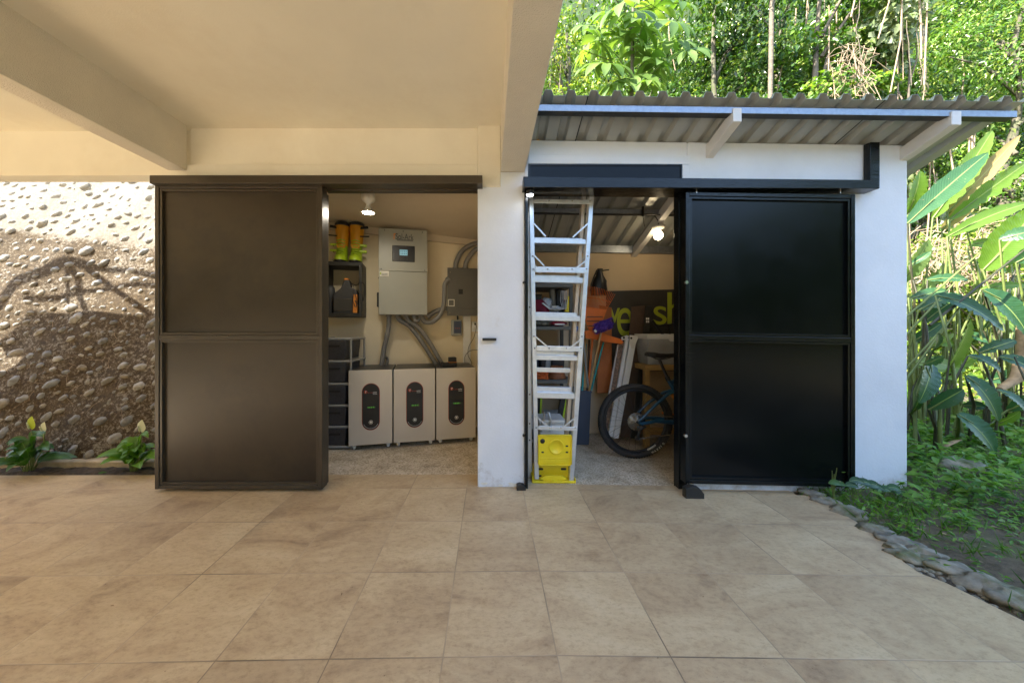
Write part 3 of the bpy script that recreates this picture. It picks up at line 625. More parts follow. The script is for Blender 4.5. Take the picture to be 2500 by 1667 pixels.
# ================================================================ SHED beside the house
zr = lambda x, Y: 3.575-.3587*Y-.0136*(x-.35)
shed = thing('shed', 'white walled lean-to shed with corrugated grey roof and glossy black sliding door', 'shed', (1.8, 2.6, -.02))
XR = 3.217
w = MB()
def wallbox(x0, x1, y0, y1, zb, top):
    w.hexa([(x0, y0, zb), (x1, y0, zb), (x1, y1, zb), (x0, y1, zb), (x0, y0, top(x0, y0)), (x1, y0, top(x1, y0)), (x1, y1, top(x1, y1)), (x0, y1, top(x0, y1))])
tp = lambda x, y: zr(x, y)-.004
wallbox(1.525, XR, YW, YW+.12, -.25, tp); wallbox(.285, 1.5251, YW+.001, YW+.12, 2.43, tp)
wallbox(XR-.12, XR-.0005, YW+.12, 3.95, -.25, tp)
w.build('front_wall', M['white'], shed, bevel=.012)
w = MB(); wallbox(.262, XR-.121, 3.85, 3.97, -.1, lambda x, y: zr(x, 3.85)-.07); w.box(.2605, .285, YW+.131, 3.85, -.1, 2.70); w.build('back_wall', M['shedwall'], shed)
w = MB(); wallbox(XR-.132, XR-.121, YW+.121, 3.85, -.1, lambda x, y: zr(x, y)-.005); wallbox(1.56, XR-.14, YW+.121, YW+.13, -.1, lambda x, y: zr(x, y)-.006); w.build('inner_lining', M['shedwall'], shed)
# horizontal paint steps on the upper wall
w = MB(); w.hexa([(.30, YW-.012, 2.478), (1.53, YW-.012, 2.472), (1.53, YW+.01, 2.472), (.30, YW+.01, 2.478), (.30, YW-.012, 2.549), (1.53, YW-.012, 2.540), (1.53, YW+.01, 2.540), (.30, YW+.01, 2.549)])
w.hexa([(1.479, YW-.009, 2.30), (1.53, YW-.009, 2.30), (1.53, YW+.01, 2.30), (1.479, YW+.01, 2.30), (1.479, YW-.009, 2.471), (1.53, YW-.009, 2.471), (1.53, YW+.01, 2.471), (1.479, YW+.01, 2.471)])
w.box(.271, .296, YW-.008, YW+.02, 2.37, 2.46); w.build('window_surround', M['white'], shed, bevel=.004)
g = MB(); g.box(.30, 1.478, YW-.004, YW+.0, 2.34, 2.478); gl = g.build('transom_window', M['blackglass'], shed)
g = MB(); g.box(.297, 1.4785, YW-.0105, YW-.003, 2.462, 2.476); g.box(1.465, 1.4785, YW-.0108, YW-.003, 2.34, 2.462); g.box(.297, .312, YW-.0108, YW-.003, 2.34, 2.462); g.build('window_frame', M['black'], gl, bevel=.002)
# rail with its upright
zl = lambda y0, y1, f: Z(y0+(y1-y0)*f, 2.40)
r_ = MB(); x0, x1 = X(1202, 2.40), X(2020, 2.40)
r_.hexa([(x0, 2.40, Z(430, 2.4)), (x1, 2.40, Z(433, 2.4)), (x1, 2.50, Z(433, 2.4)), (x0, 2.50, Z(430, 2.4)), (x0, 2.40, Z(405, 2.4)), (x1, 2.40, Z(413, 2.4)), (x1, 2.50, Z(413, 2.4)), (x0, 2.50, Z(405, 2.4))])
r_.box(X(1999, 2.47), X(2021, 2.47), 2.47, 2.515, Z(414, 2.47)-.06, Z(326, 2.47)); r_.box(X(1994, 2.49), X(1999, 2.47)-.001, 2.49, 2.515, Z(414, 2.49)-.06, Z(329, 2.49))
rl = r_.build('door_rail', M['black'], shed, bevel=.003)
r_ = MB(); r_.hexa([(x0+.01, 2.425, Z(434, 2.44)), (x1-.03, 2.425, Z(437, 2.44)), (x1-.03, 2.455, Z(437, 2.44)), (x0+.01, 2.455, Z(434, 2.44)), (x0+.01, 2.425, Z(428, 2.44)), (x1-.03, 2.425, Z(432, 2.44)), (x1-.03, 2.455, Z(432, 2.44)), (x0+.01, 2.455, Z(428, 2.44))]); r_.build('track', M['dark'], rl)
for px in (1600, 1930):
    k = MB(); k.cyl((X(px, 2.44), 2.44, Z(444, 2.44)), (X(px, 2.44), 2.44, Z(434, 2.44)), .004, n=8); k.build('hanger', M['chrome'], rl)
rd = sliding_door(shed, X(1575, 2.44), X(1965, 2.44), Z(1110, 2.44), Z(1119, 2.44), Z(440, 2.44), Z(446, 2.44), 2.44, 2.515, .502, M['black'], M['blackpanel'], .05)
for zz, px in ((648, 1577), (1000, 1575)):
    k = MB(); k.cyl((X(px, 2.43), 2.425, Z(zz, 2.43)), (X(px, 2.43), 2.442, Z(zz, 2.43)), .012, n=12); k.build('lock_eye', M['chrome'], rd)
j = MB(); j.box(.2712, .293, YW-.03, YW+.10, -.01, 2.31); j.hexa([(.293, 2.475, 2.262), (1.50, 2.475, 2.252), (1.50, 2.60, 2.252), (.293, 2.60, 2.262), (.293, 2.475, 2.30), (1.50, 2.475, 2.292), (1.50, 2.60, 2.292), (.293, 2.60, 2.30)])
j.box(1.455, 1.52, 2.517, 2.59, -.03, 2.25); j.build('door_frame', M['black'], shed, bevel=.003)
for zz in (648, 1000):
    k = MB(); k.cyl((.262, YW-.02, Z(zz, 2.5)), (.262, YW+.001, Z(zz, 2.5)), .009, n=10); k.build('hasp', M['dark'], shed)
# corrugated roof
prof = [(0, 0), (.066, 0), (.082, .038), (.124, .038), (.140, 0)]; pitch = .1545
def roofsheet(x0, x1, y0, y1):
    pts = []; x = x0; k = 0
    while x < x1:
        for a, z in prof:
            if x+a <= x1: pts.append((x+a, z))
        x += pitch
    n = len(pts); vs = [(px, y, zr(px, y)+z) for y in (y0, (y0+y1)/2, y1) for px, z in pts]
    return MB().add(vs, [(j*n+i, j*n+i+1, (j+1)*n+i+1, (j+1)*n+i) for j in range(2) for i in range(n-1)])
o = roofsheet(.292, 3.64, 2.205, 4.25).build('roof_sheet', M['sheet'], shed)
sl_ = o.modifiers.new('thick', 'SOLIDIFY'); sl_.thickness = .0015; sl_.offset = 1
sm_ = MB()
for px, py, tx, ty in ((1437, 348, 1460, 230),):
    pass
for xs_ in (.66, 2.66):           # laps between sheets
    sm_ = MB(); sm_.hexa([(xs_, 2.204, zr(xs_, 2.204)-.0022), (xs_+.008, 2.204, zr(xs_, 2.204)-.0022), (xs_+.008, 3.8, zr(xs_, 3.8)-.0022), (xs_, 3.8, zr(xs_, 3.8)-.0022), (xs_, 2.204, zr(xs_, 2.204)-.0005), (xs_+.008, 2.204, zr(xs_, 2.204)-.0005), (xs_+.008, 3.8, zr(xs_, 3.8)-.0005), (xs_, 3.8, zr(xs_, 3.8)-.0005)]); sm_.build('sheet_lap', M['dark'], shed)
def purlin(y0, y1, top, bot, x0, x1, mat):
    ym = (y0+y1)/2; m = MB(); t = .004
    q = lambda x, y, o: (x, y, zr(x, ym)+o)
    def bx(ya, yb, oa, ob): m.hexa([q(x0, ya, oa), q(x1, ya, oa), q(x1, yb, oa), q(x0, yb, oa), q(x0, ya, ob), q(x1, ya, ob), q(x1, yb, ob), q(x0, yb, ob)])
    bx(y0, y0+t, bot, top); bx(y0+t, y1, top-t, top)
    m2 = MB(); m, m_ = m2, m; bx(y0+t+.001, y1, bot+.001, bot+.006); bx(y1-.004, y1+.001, bot+.006, top-t-.001); m2.build('purlin_shade_strip', M['dark'], shed); m = m_  # dark strip stands in for the shade inside the channel
    return m.build('purlin', mat, shed, bevel=.002)
purlin(2.244, 2.300, -.010, -.054, .30, 3.615, M['galv'])
purlin(3.22, 3.29, -.006, -.05, .30, XR-.13, M['galv'])
def rafter(x0, x1):
    m = MB(); ya, yb = 2.236, 3.845; q = lambda x, y, o: (x, y, zr(x, y)+o)
    m.hexa([q(x0, ya, -.128), q(x1, ya, -.128), q(x1, yb, -.128), q(x0, yb, -.128), q(x0, ya, -.034), q(x1, ya, -.034), q(x1, yb, -.034), q(x0, yb, -.034)])
    return m.build('rafter', M['whitesteel'], shed, bevel=.004)
rafter(X(1683, 2.24), X(1703, 2.24)); rafter(X(2184, 2.24), X(2207, 2.24)); rafter(.262, .30)
m = MB(); q = lambda x, y, o: (x, y, zr(x, 3.85)+o); x0, x1 = .30, XR-.14
m.hexa([q(x0, 3.80, -.085), q(x1, 3.80, -.085), q(x1, 3.849, -.085), q(x0, 3.849, -.085), q(x0, 3.80, -.003), q(x1, 3.80, -.003), q(x1, 3.849, -.003), q(x0, 3.849, -.003)]); m.build('wall_plate', M['galv'], shed)
m = MB(); m.prism([(.30, 2.56, 2.57), (.30, 2.56, 2.72), (.36, 2.56, 2.72), (.42, 2.56, 2.66), (.56, 2.56, 2.62), (.56, 2.56, 2.57)], (0, .04, 0)); m.box(.60, .68, 2.56, 2.60, 2.57, 2.64); m.build('timber_blocking', M['timber'], shed, bevel=.004)

# chipped plaster patches at the foot of the pillar, rust below the hasps
for (px, pz, w_, h_) in ((1112, 1110, .05, .022), (1150, 1114, .035, .014), (1176, 1112, .06, .03)):
    m = MB(); x = X(px, YW); z = Z(pz, YW); pts = [(x+w_*.5*math.cos(a)*(1+.3*math.sin(3*a+px)), YW-.0015, z+h_*.6*math.sin(a)*(1+.3*math.cos(2*a+px))) for a in np.linspace(0, 6.283, 13)[:-1]]; m.prism(pts, (0, .003, 0)); m.build('plaster_chip', M['paper'], house)
# small fixings on the front
t = MB(); t.box(X(1108, 2.50), X(1140, 2.50), 2.485, 2.524, Z(782, 2.5), Z(776, 2.5)); tag(t.build('door_pull', M['dark'], bevel=.002), 'short black metal bar fixed flat to the white pillar', 'door pull')
def stop(x0, x1, y, z0, z1, label):
    t = MB(); ym = y; pts = [(x0, ym, z0), (x1, ym, z0), (x1, ym, z0+(z1-z0)*.35)]
    pts = [(x0, ym, z0), (x1, ym, z0), (x1, ym, z0+.4*(z1-z0)), (x1-.25*(x1-x0), ym, z0+.85*(z1-z0)), (x0+.35*(x1-x0), ym, z1), (x0, ym, z0+.8*(z1-z0))]
    t.prism(pts, (0, .05, 0)); return tag(t.build('door_stop', M['dark'], bevel=.003), label, 'door stop', 'floor guides of the sliding doors')
stop(X(1187, 2.46), X(1208, 2.46), 2.46, zf(.2, 2.4)-.002, Z(1113, 2.46), 'small black floor guide at the foot of the white pillar')
stop(X(1575, 2.38), X(1617, 2.38), 2.375, zf(1.5, 2.4)-.002, Z(1116, 2.38), 'black floor guide under the corner of the glossy black door')

# ================================================================ RETAINING BANK on the left
BK = 3.08
rw = thing('retaining_wall', 'leaning mortar retaining wall studded with river cobbles behind the planting strip', 'retaining wall', (-4.5, 3.0, 0))
def bz(Y): return .05+BK*(Y-2.95)
n = 120; mz = 60; vs = []
for j_ in range(mz):
    for i in range(n):
        x = -9+6.75*i/(n-1); s = j_/(mz-1); Y = 2.95+1.75*s; z = -.06 if j_ == 0 else bz(Y)
        dpt = .03*math.sin(x*2.1+z*1.7)+.02*math.sin(x*5.3-z*4.1)+.012*math.sin(x*11+z*9)
        vs.append((x, Y+dpt*.8, z+dpt*.25))
fs = [(j_*n+i, j_*n+i+1, (j_+1)*n+i+1, (j_+1)*n+i) for j_ in range(mz-1) for i in range(n-1)]
q = len(vs); vs += [(-9, 5.4, bz(4.7)), (-2.25, 5.4, bz(4.7)), (-9, 5.4, -.1), (-2.25, 5.4, -.1)]
mm = MB(); mm.add(vs, fs, True); mm.add([vs[(mz-1)*n], vs[mz*n-1], vs[q+1], vs[q], vs[0], vs[n-1], vs[q+3], vs[q+2]], [(0, 1, 2, 3), (1, 5, 6, 2), (0, 3, 7, 4)])
mm.build('mortar_face', M['bank'], rw)
cb = MB(); pts = []
tries = 0
nrm = V((0, -BK, 1)).normalized(); dn = V((0, 1, BK)).normalized()
while len(pts) < 1050 and tries < 40000:
    tries += 1
    x = random.uniform(-7.2, -2.4); s = random.uniform(.03, 3.6); ok = True
    upz = bz(2.95+s/ math.sqrt(1+BK*BK))
    if upz > 2.1 and random.random() < .45: continue
    r = random.uniform(.029, .056) if random.random() < .75 else random.uniform(.015, .03)
    for (a, c_, rr) in pts:
        if (a-x)**2+(c_-s)**2 < (1.28*(r+rr)+.008)**2: ok = False; break
    if ok: pts.append((x, s, r))
for x, s, r in pts:
    p = V((x, 2.95, .05))+dn*s; z = p.z; dpt = .03*math.sin(x*2.1+z*1.7)+.02*math.sin(x*5.3-z*4.1)+.012*math.sin(x*11+z*9)
    p += V((0, dpt*.8, dpt*.25)) - nrm*random.uniform(.15, .42)*r
    an = random.gauss(.45, .35); rot = Matrix([[1, 0, 0], [0, nrm.z, 0], [0, 0, 1]])
    ax = V((1, 0, 0)); base = Matrix((ax, dn, nrm)).transposed() @ Matrix.Rotation(an, 3, 'Z')
    cb.ball(p, r*random.uniform(1.0, 1.5), r*random.uniform(.65, .95), r*.75, 10, 6, jit=.14, rot=base)
cb.build('cobbles', M['cobble'], rw, kind='stuff')
# roots and straw on the bank
mm = MB()
for i in range(70):
    x = random.uniform(-6, -2.6); s = random.uniform(.05, 1.5); p = V((x, 2.95, .05))+dn*s+nrm*.03; a = random.uniform(0, 6.3); L = random.uniform(.04, .16)
    d_ = V((1, 0, 0))*math.cos(a)*L+dn*math.sin(a)*L; mm.tube([p, p+d_*.5+nrm*.012, p+d_], .0011, 4)
mm.build('dry_straw', M['vine'], rw, kind='stuff')

# ================================================================ STOREROOM CONTENTS
class Fr:
    """a yawed frame (u right, v into the wall, z up) that turns survey pixels at depth v into its own coordinates"""
    def __init__(s, o, rz): s.o = V(o); s.u = V((math.cos(rz), math.sin(rz), 0)); s.n = V((-math.sin(rz), math.cos(rz), 0)); s.M = Matrix.Translation(s.o) @ Matrix.Rotation(rz, 4, 'Z'); s.rz = rz
    def p(s, dx, dy, v=0):
        d = V(((dx-CX)/F, 1, -(dy-CY)/F)); o = V((0, 0, H)); q = s.o+s.n*v
        t = (q-o).dot(s.n)/d.dot(s.n); w = o+d*t-s.o; return V((w.dot(s.u), v, w.z))
    def w(s, p): return s.M @ V(p)
WF = Fr((-1.40, 3.805, 0), th)
def rbox(f, x0, y0, x1, y1, v0, v1, **k):
    a = f.p(x0, y1, v0); b = f.p(x1, y0, v0); return a.x, b.x, v0, v1, a.z, b.z

# --- inverter cabinet
vf = -.235
a = WF.p(870, 721, vf); b = WF.p(981, 530, vf); u0, u1, z0, z1 = a.x, b.x, a.z, b.z
inv = thing('inverter', 'tall grey green wall inverter with small lit screen above a plain lower cover', 'inverter', WF.w(((u0+u1)/2, -.1, z0)), th)
T = WF.M
m = MB(T); m.box(u0, u1, vf+.02, -.02, z0, z1); m.box(u0+.05, u1-.05, -.021, -.001, z0+.05, z1-.03); m.build('body', M['inverter'], inv, bevel=.004)
zs = WF.p(925, 623, vf).z
m = MB(T); m.box(u0-.003, u1+.003, vf, vf+.03, zs+.002, z1+.004); uc = m.build('upper_cover', M['inverter'], inv, bevel=.004)
m = MB(T); m.box(u0-.001, u1+.001, vf+.004, vf+.03, z0-.003, zs-.001); m.build('lower_cover', M['inverter'], inv, bevel=.003)
m = MB(T)
for fu in (.12, .5, .9): m.lathe([(0, -.003), (.006, -.003), (.006, .004)], (u0+(u1-u0)*fu, vf, z1-.02), 'Y', 10)
for fu in (.05, .95): m.lathe([(0, -.003), (.006, -.003), (.006, .004)], (u0+(u1-u0)*fu, vf, zs+.02), 'Y', 10)
m.build('screw', M['greyplastic'], inv)
a = WF.p(901, 600, vf); b = WF.p(953, 565, vf); dp = MB(T); dp.box(a.x, b.x, vf-.004, vf+.01, a.z, b.z); dpo = dp.build('display_panel', M['blackplastic'], inv, bevel=.006, seg=3)
a = WF.p(918, 586, vf); b = WF.p(936, 574, vf); m = MB(T); m.box(a.x, b.x, vf-.0055, vf-.003, a.z, b.z); m.build('screen', M['screen'], dpo)
m = MB(T)
for i in range(4):
    for j_ in range(2):
        uu = a.x+(b.x-a.x)*(.12+.22*i); zz = a.z+(b.z-a.z)*(.2+.42*j_); m.box(uu, uu+.009, vf-.0062, vf-.0054, zz, zz+.012)
m.build('screen_icons', M['screenink'], dpo)
m = MB(T)
for i in range(3): 
    for j_ in range(2): q = WF.p(919+8*i, 591+5*j_, vf); m.lathe([(0, -.002), (.005, -.002), (.005, .002)], (q.x, vf-.004, q.z), 'Y', 10)
m.build('button', M['greyplastic'], dpo)
q = WF.p(908.5, 549, vf); e = WF.p(950, 538, vf)
text('logo', 'Sol-Ark', T @ Matrix.Translation((q.x, vf-.0015, q.z)), M['greyink'], uc, fit=(e.x-q.x, e.z-q.z))
q = WF.p(904, 549, vf); m = MB(T); m.prism([(q.x, vf-.001, q.z), (q.x+.010, vf-.001, q.z), (q.x+.010, vf-.001, q.z+.05), (q.x+.03, vf-.001, q.z+.056), (q.x+.03, vf-.001, q.z+.064), (q.x, vf-.001, q.z+.064)], (0, -.001, 0)); m.build('logo_mark', M['orangeink'], uc)
q = WF.p(912, 552.5, vf); e = WF.p(949, 550.5, vf); m = MB(T)
for i in range(16): m.box(q.x+(e.x-q.x)*i/16, q.x+(e.x-q.x)*(i+.6)/16, vf-.0015, vf, q.z, e.z)
m.build('small_print', M['greyink'], uc)
a = WF.p(872, 634, vf); b = WF.p(893, 622, vf); m = MB(T); m.box(a.x, b.x, vf-.0025, vf+.006, a.z, b.z); lb = m.build('paper_label', M['paper'], inv)
m = MB(T)
for i in range(4): m.box(a.x+.02, b.x-.012, vf-.0032, vf-.0024, a.z+.008+i*.008, a.z+.011+i*.008)
m.build('small_print', M['greyink'], lb)
m = MB(T); a = WF.p(873, 628, vf); m.box(a.x, a.x+.012, vf-.0034, vf-.0026, a.z-.01, a.z+.015); m.build('green_mark', M['lime'], lb)
m = MB(T); m.box(u0-.03, u0-.002, -.16, -.06, WF.p(866, 705, -.1).z, WF.p(866, 672, -.1).z); m.box(u0-.02, u0-.002, -.13, -.09, WF.p(866, 640, -.1).z, WF.p(866, 637, -.1).z); m.build('side_switch', M['blackplastic'], inv, bevel=.006)
m = MB(T); a = WF.p(912, 530, -.15); m.box(u0+.17, u0+.37, -.2, -.1, z1-.001, z1+.012); m.build('top_handle', M['inverter'], inv, bevel=.003)
# --- conduits
def conduit(pts, r, label, rings=True, v=-.07, n=10):
    o = MB(T); P3 = []
    for q in pts: P3.append(WF.p(q[0], q[1], q[2] if len(q) > 2 else v))
    # smooth with Catmull-Rom
    out = []
    for i in range(len(P3)-1):
        p0 = P3[max(0, i-1)]; p1 = P3[i]; p2 = P3[i+1]; p3 = P3[min(len(P3)-1, i+2)]
        for k in range(5):
            t = k/5; out.append(.5*((2*p1)+(p2-p0)*t+(2*p0-5*p1+4*p2-p3)*t*t+(3*p1-p0-3*p2+p3)*t*t*t))
    out.append(P3[-1]); r = r*1.28; o.tube(out, r, n)
    if rings:
        for i in (0, -1):
            d = (out[1]-out[0]).normalized() if i == 0 else (out[-2]-out[-1]).normalized(); o.cyl(out[i], out[i]+d*.03, r*1.28, n=12)
    return tag(o.build('conduit', M['conduit']), label, 'conduit', 'grey conduits of the storeroom')
conduit([(893, 720, -.12), (893, 742, -.12), (889, 770, -.10), (882, 800, -.08), (876, 842, -.07)], .021, 'straight grey conduit running from the inverter down behind the leftmost battery cabinet')
conduit([(914, 720, -.10), (917, 734, -.10), (940, 748, -.09), (967, 782, -.08), (1003, 838, -.07)], .020, 'left one of the paired flexible conduits sloping down to the right from the inverter')
conduit([(932, 720, -.13), (938, 736, -.13), (962, 752, -.12), (988, 788, -.11), (1017, 838, -.10)], .020, 'right one of the paired flexible conduits sloping down to the right from the inverter')
conduit([(950, 720, -.15), (953, 734, -.17), (958, 736, -.17), (962, 732, -.15), (962, 722, -.13)], .018, 'short grey elbow bent tightly under the inverter')
conduit([(966, 720, -.12), (974, 737, -.13), (992, 739, -.13), (1010, 724, -.12), (1019, 700, -.11), (1021, 670, -.1), (1022, 652, -.1), (1031, 640, -.09)], .022, 'long grey conduit curving from under the inverter up to the side of the breaker panel')
conduit([(981, 727, -.06), (1000, 715, -.06), (1018, 709, -.06), (1034, 708, -.06)], .021, 'short grey conduit between the inverter and the lower edge of the breaker panel')
conduit([(1046, 620, -.06), (1048, 602, -.06), (1060, 578, -.07), (1082, 562, -.08), (1116, 553, -.08)], .023, 'upper outer conduit arching to the right from the top of the breaker panel')
conduit([(1068, 620, -.06), (1071, 602, -.06), (1083, 582, -.07), (1098, 570, -.08), (1122, 562, -.08)], .023, 'lower inner conduit arching to the right from the top of the breaker panel')
conduit([(885, 842, -.05), (890, 830, -.05), (889, 822, -.06), (884, 818, -.09)], .012, 'small bent grey conduit end standing behind the leftmost battery cabinet', rings=False)
# --- breaker panel
vf = -.105
a = WF.p(1029, 723, vf); b = WF.p(1122, 619, vf)
bp_ = thing('breaker_cabinet', 'flat dark grey steel breaker panel with a hinged door and square sticker', 'breaker panel', WF.w(((a.x+b.x)/2, -.05, a.z)), th)
m = MB(T); m.box(a.x, b.x, vf+.012, -.002, a.z, b.z); m.build('box', M['panelbox'], bp_, bevel=.003)
m = MB(T); m.box(a.x-.008, b.x+.008, vf, vf+.012, a.z-.008, b.z+.008); m.build('front_cover', M['panelbox'], bp_, bevel=.003)
c0 = WF.p(1051, 709, vf); c1 = WF.p(1097, 636, vf); m = MB(T); m.box(c0.x, c1.x, vf-.006, vf+.001, c0.z, c1.z); dr = m.build('door', M['panelbox'], bp_, bevel=.003)
c0 = WF.p(1053, 675, vf); c1 = WF.p(1063, 664, vf); m = MB(T); m.box(c0.x, c1.x, vf-.010, vf-.005, c0.z, c1.z); m.box(c0.x+.02, c0.x+.03, vf-.014, vf-.009, c0.z+.012, c1.z-.012); m.build('latch', M['blackplastic'], dr, bevel=.002)
m = MB(T)
for y in (647, 697): q = WF.p(1097, y, vf); m.cyl((q.x, vf-.006, q.z-.012), (q.x, vf-.006, q.z+.012), .005, n=8)
m.build('hinge', M['chrome'], dr)
c0 = WF.p(1029, 703, vf); c1 = WF.p(1044, 687, vf); m = MB(T); m.box(c0.x, c1.x, vf-.0025, vf, c0.z, c1.z); st = m.build('square_sticker', M['paper'], bp_, bevel=.001)
m = MB(T); m.box(c0.x+.010, c1.x-.010, vf-.0035, vf-.002, c0.z+.010, c1.z-.010); m.build('sticker_centre', M['panelbox'], st)
m = MB(T)
for (x, y) in ((1034, 625), (1033, 718)): q = WF.p(x, y, vf); m.lathe([(0, -.004), (.006, -.004), (.007, .001)], (q.x, vf, q.z), 'Y', 10)
m.build('screw', M['chrome'], bp_)
# --- small outdoor breaker box, duct, outlet, cables
a = WF.p(1037, 770, -.08); b = WF.p(1061, 734, -.08)
sb = thing('breaker_box', 'small pale grey breaker box with a blue window under the breaker panel', 'breaker box', WF.w(((a.x+b.x)/2, 0, a.z)), th)
m = MB(T); m.box(a.x, b.x, -.065, -.001, a.z, b.z); m.build('box', M['inverter'], sb, bevel=.006)
m = MB(T); c0 = WF.p(1043, 765, -.09); c1 = WF.p(1060, 737, -.09); m.box(c0.x, c1.x, -.076, -.064, c0.z, c1.z); cv = m.build('window_cover', pm('smoky_blue_window', (.06, .08, .13), .2), sb, bevel=.003)
m = MB(T)
for i in range(3): q = WF.p(1047+4*i, 753, -.09); m.box(q.x-.004, q.x+.004, -.080, -.075, q.z-.01, q.z+.006)
m.build('breaker_toggle', M['red'], cv)
m = MB(T); q = WF.p(1051, 733, -.05); m.cyl((q.x, -.045, b.z-.002), (q.x, -.045, b.z+.06), .011, n=10); m.build('gland', M['blackplastic'], sb)
m = MB(T); a = WF.p(1064, 850, -.03); b = WF.p(1081, 722, -.03); m.box(a.x, b.x, -.035, -.001, .3, b.z); tag(m.build('cable_duct', M['whiteplastic'], bevel=.003), 'wide cream cable duct running down the wall from the breaker panel', 'cable duct')
a = WF.p(1083, 761, -.012); b = WF.p(1100, 738, -.012)
ol = thing('outlet', 'cream double wall outlet with a black plug in its upper socket', 'outlet', WF.w(((a.x+b.x)/2, 0, a.z)), th)
m = MB(T); m.box(a.x, b.x, -.012, -.001, a.z, b.z); m.build('cover_plate', M['whiteplastic'], ol, bevel=.003)
m = MB(T)
for y in (744, 755): q = WF.p(1090, y, -.02); m.lathe([(0, -.002), (.014, -.002), (.016, .002)], (q.x, -.0125, q.z), 'Y', 14)
m.build('socket', M['porcelain'], ol)
# --- battery cabinets
CO = V((-1.40, 3.254, zf(-1.4, 3.2))); CF = Fr(CO, th); pitchc = 1.292/3
def cabinet(i, label):
    o = CF.w((i*pitchc, 0, 0)); t = thing('battery_cabinet', label, 'battery cabinet', o, th, 'battery cabinets on casters')
    Tl = Matrix.Translation(o) @ Matrix.Rotation(th, 4, 'Z'); wd = pitchc-.012; zb, zt = .05, .80
    m = MB(Tl); m.box(0, wd, .014, .52, zb, zt-.002); m.build('body', M['charcoal'], t, bevel=.004)
    m = MB(Tl); m.box(0, wd, 0, .0135, zb, zt); m.build('front_panel', M['champ'], t, bevel=.003)
    # oval badge with red rim
    cx = wd*.505; zc, hw, hh = .432, .086, .236
    def oval(hw, hh, n=18): 
        r = hw; pts = []
        for k in range(n+1): a = math.pi*k/n; pts.append((cx+r*math.cos(a), zc+hh-r+r*math.sin(a)))
        for k in range(n+1): a = math.pi+math.pi*k/n; pts.append((cx+r*math.cos(a), zc-hh+r+r*math.sin(a)))
        return pts
    m = MB(Tl); m.prism([(x, -.0005, z) for x, z in oval(hw, hh)], (0, -.003, 0)); rim = m.build('badge', M['red'], t)
    m = MB(Tl); m.prism([(x, -.0025, z) for x, z in oval(hw-.0052, hh-.0052)], (0, -.0025, 0)); m.build('badge_face', M['blackplastic'], rim)
    m = MB(Tl)
    for k in range(4): m.box(cx-.030+k*.0165, cx-.022+k*.0165, -.0065, -.004, zc-.012, zc+.001)
    m.box(cx+.036, cx+.038, -.0065, -.004, zc-.014, zc+.003); m.build('charge_light', M['led'], rim)
    m = MB(Tl); m.lathe([(0, -.009), (.009, -.009), (.011, -.004)], (cx, 0, zc-.155), 'Y', 18); m.lathe([(.0165, -.0065), (.0195, -.0065), (.0195, -.004)], (cx, 0, zc-.155), 'Y', 18); m.build('power_button', M['porcelain'], rim)
    m = MB(Tl); m.lathe([(0, -.0075), (.017, -.007), (.018, -.004)], (cx-.050, 0, zc+.150), 'Y', 18); m.build('logo_mark', M['red'], rim)
    m = MB(Tl); m.box(cx-.052, cx-.048, -.0085, -.007, zc+.140, zc+.160); m.box(cx-.048, cx-.041, -.0085, -.007, zc+.155, zc+.159); m.build('logo_stroke', M['whiteink'], rim)
    text('logo', 'fortress', Tl @ Matrix.Translation((cx-.030, -.0062, zc+.137)), M['red'], rim, fit=(.048, .013))
    text('logo', 'solar', Tl @ Matrix.Translation((cx+.020, -.0062, zc+.137)), M['whiteink'], rim, fit=(.040, .014))
    m = MB(Tl); m.box(cx+.020, cx+.060, -.006, -.004, zc+.124, zc+.127); m.build('small_print', M['whiteink'], rim)
    m = MB(Tl); r = hw-.013
    for k in range(26):
        a = math.pi*1.14+math.pi*.72*k/25; x = cx+r*math.cos(a); z = zc-hh+.005+hw-.0+r*math.sin(a); m.ball((x, -.0055, z), .0022, .001, .003, 6, 4)
    m.build('curved_print', M['whiteink'], rim)
    for (x, y) in ((.045, .05), (wd-.045, .05), (.045, .47), (wd-.045, .47)):
        m = MB(Tl); m.lathe([(0, -.013), (.020, -.013), (.025, -.009), (.025, .009), (.020, .013), (0, .013)], (x, y, .0255), 'X', 14); m.box(x-.018, x-.014, y-.012, y+.012, .02, .0505); m.box(x+.014, x+.018, y-.012, y+.012, .02, .0505); m.box(x-.02, x+.02, y-.016, y+.016, .046, .0515)
        m.build('caster', M['porcelain'], t)
    return t
cabinet(0, 'pale battery cabinet on casters beside the dark drawer tower')
cabinet(1, 'pale battery cabinet on casters standing between the two others')
cabinet(2, 'pale battery cabinet with a black charger on its top')
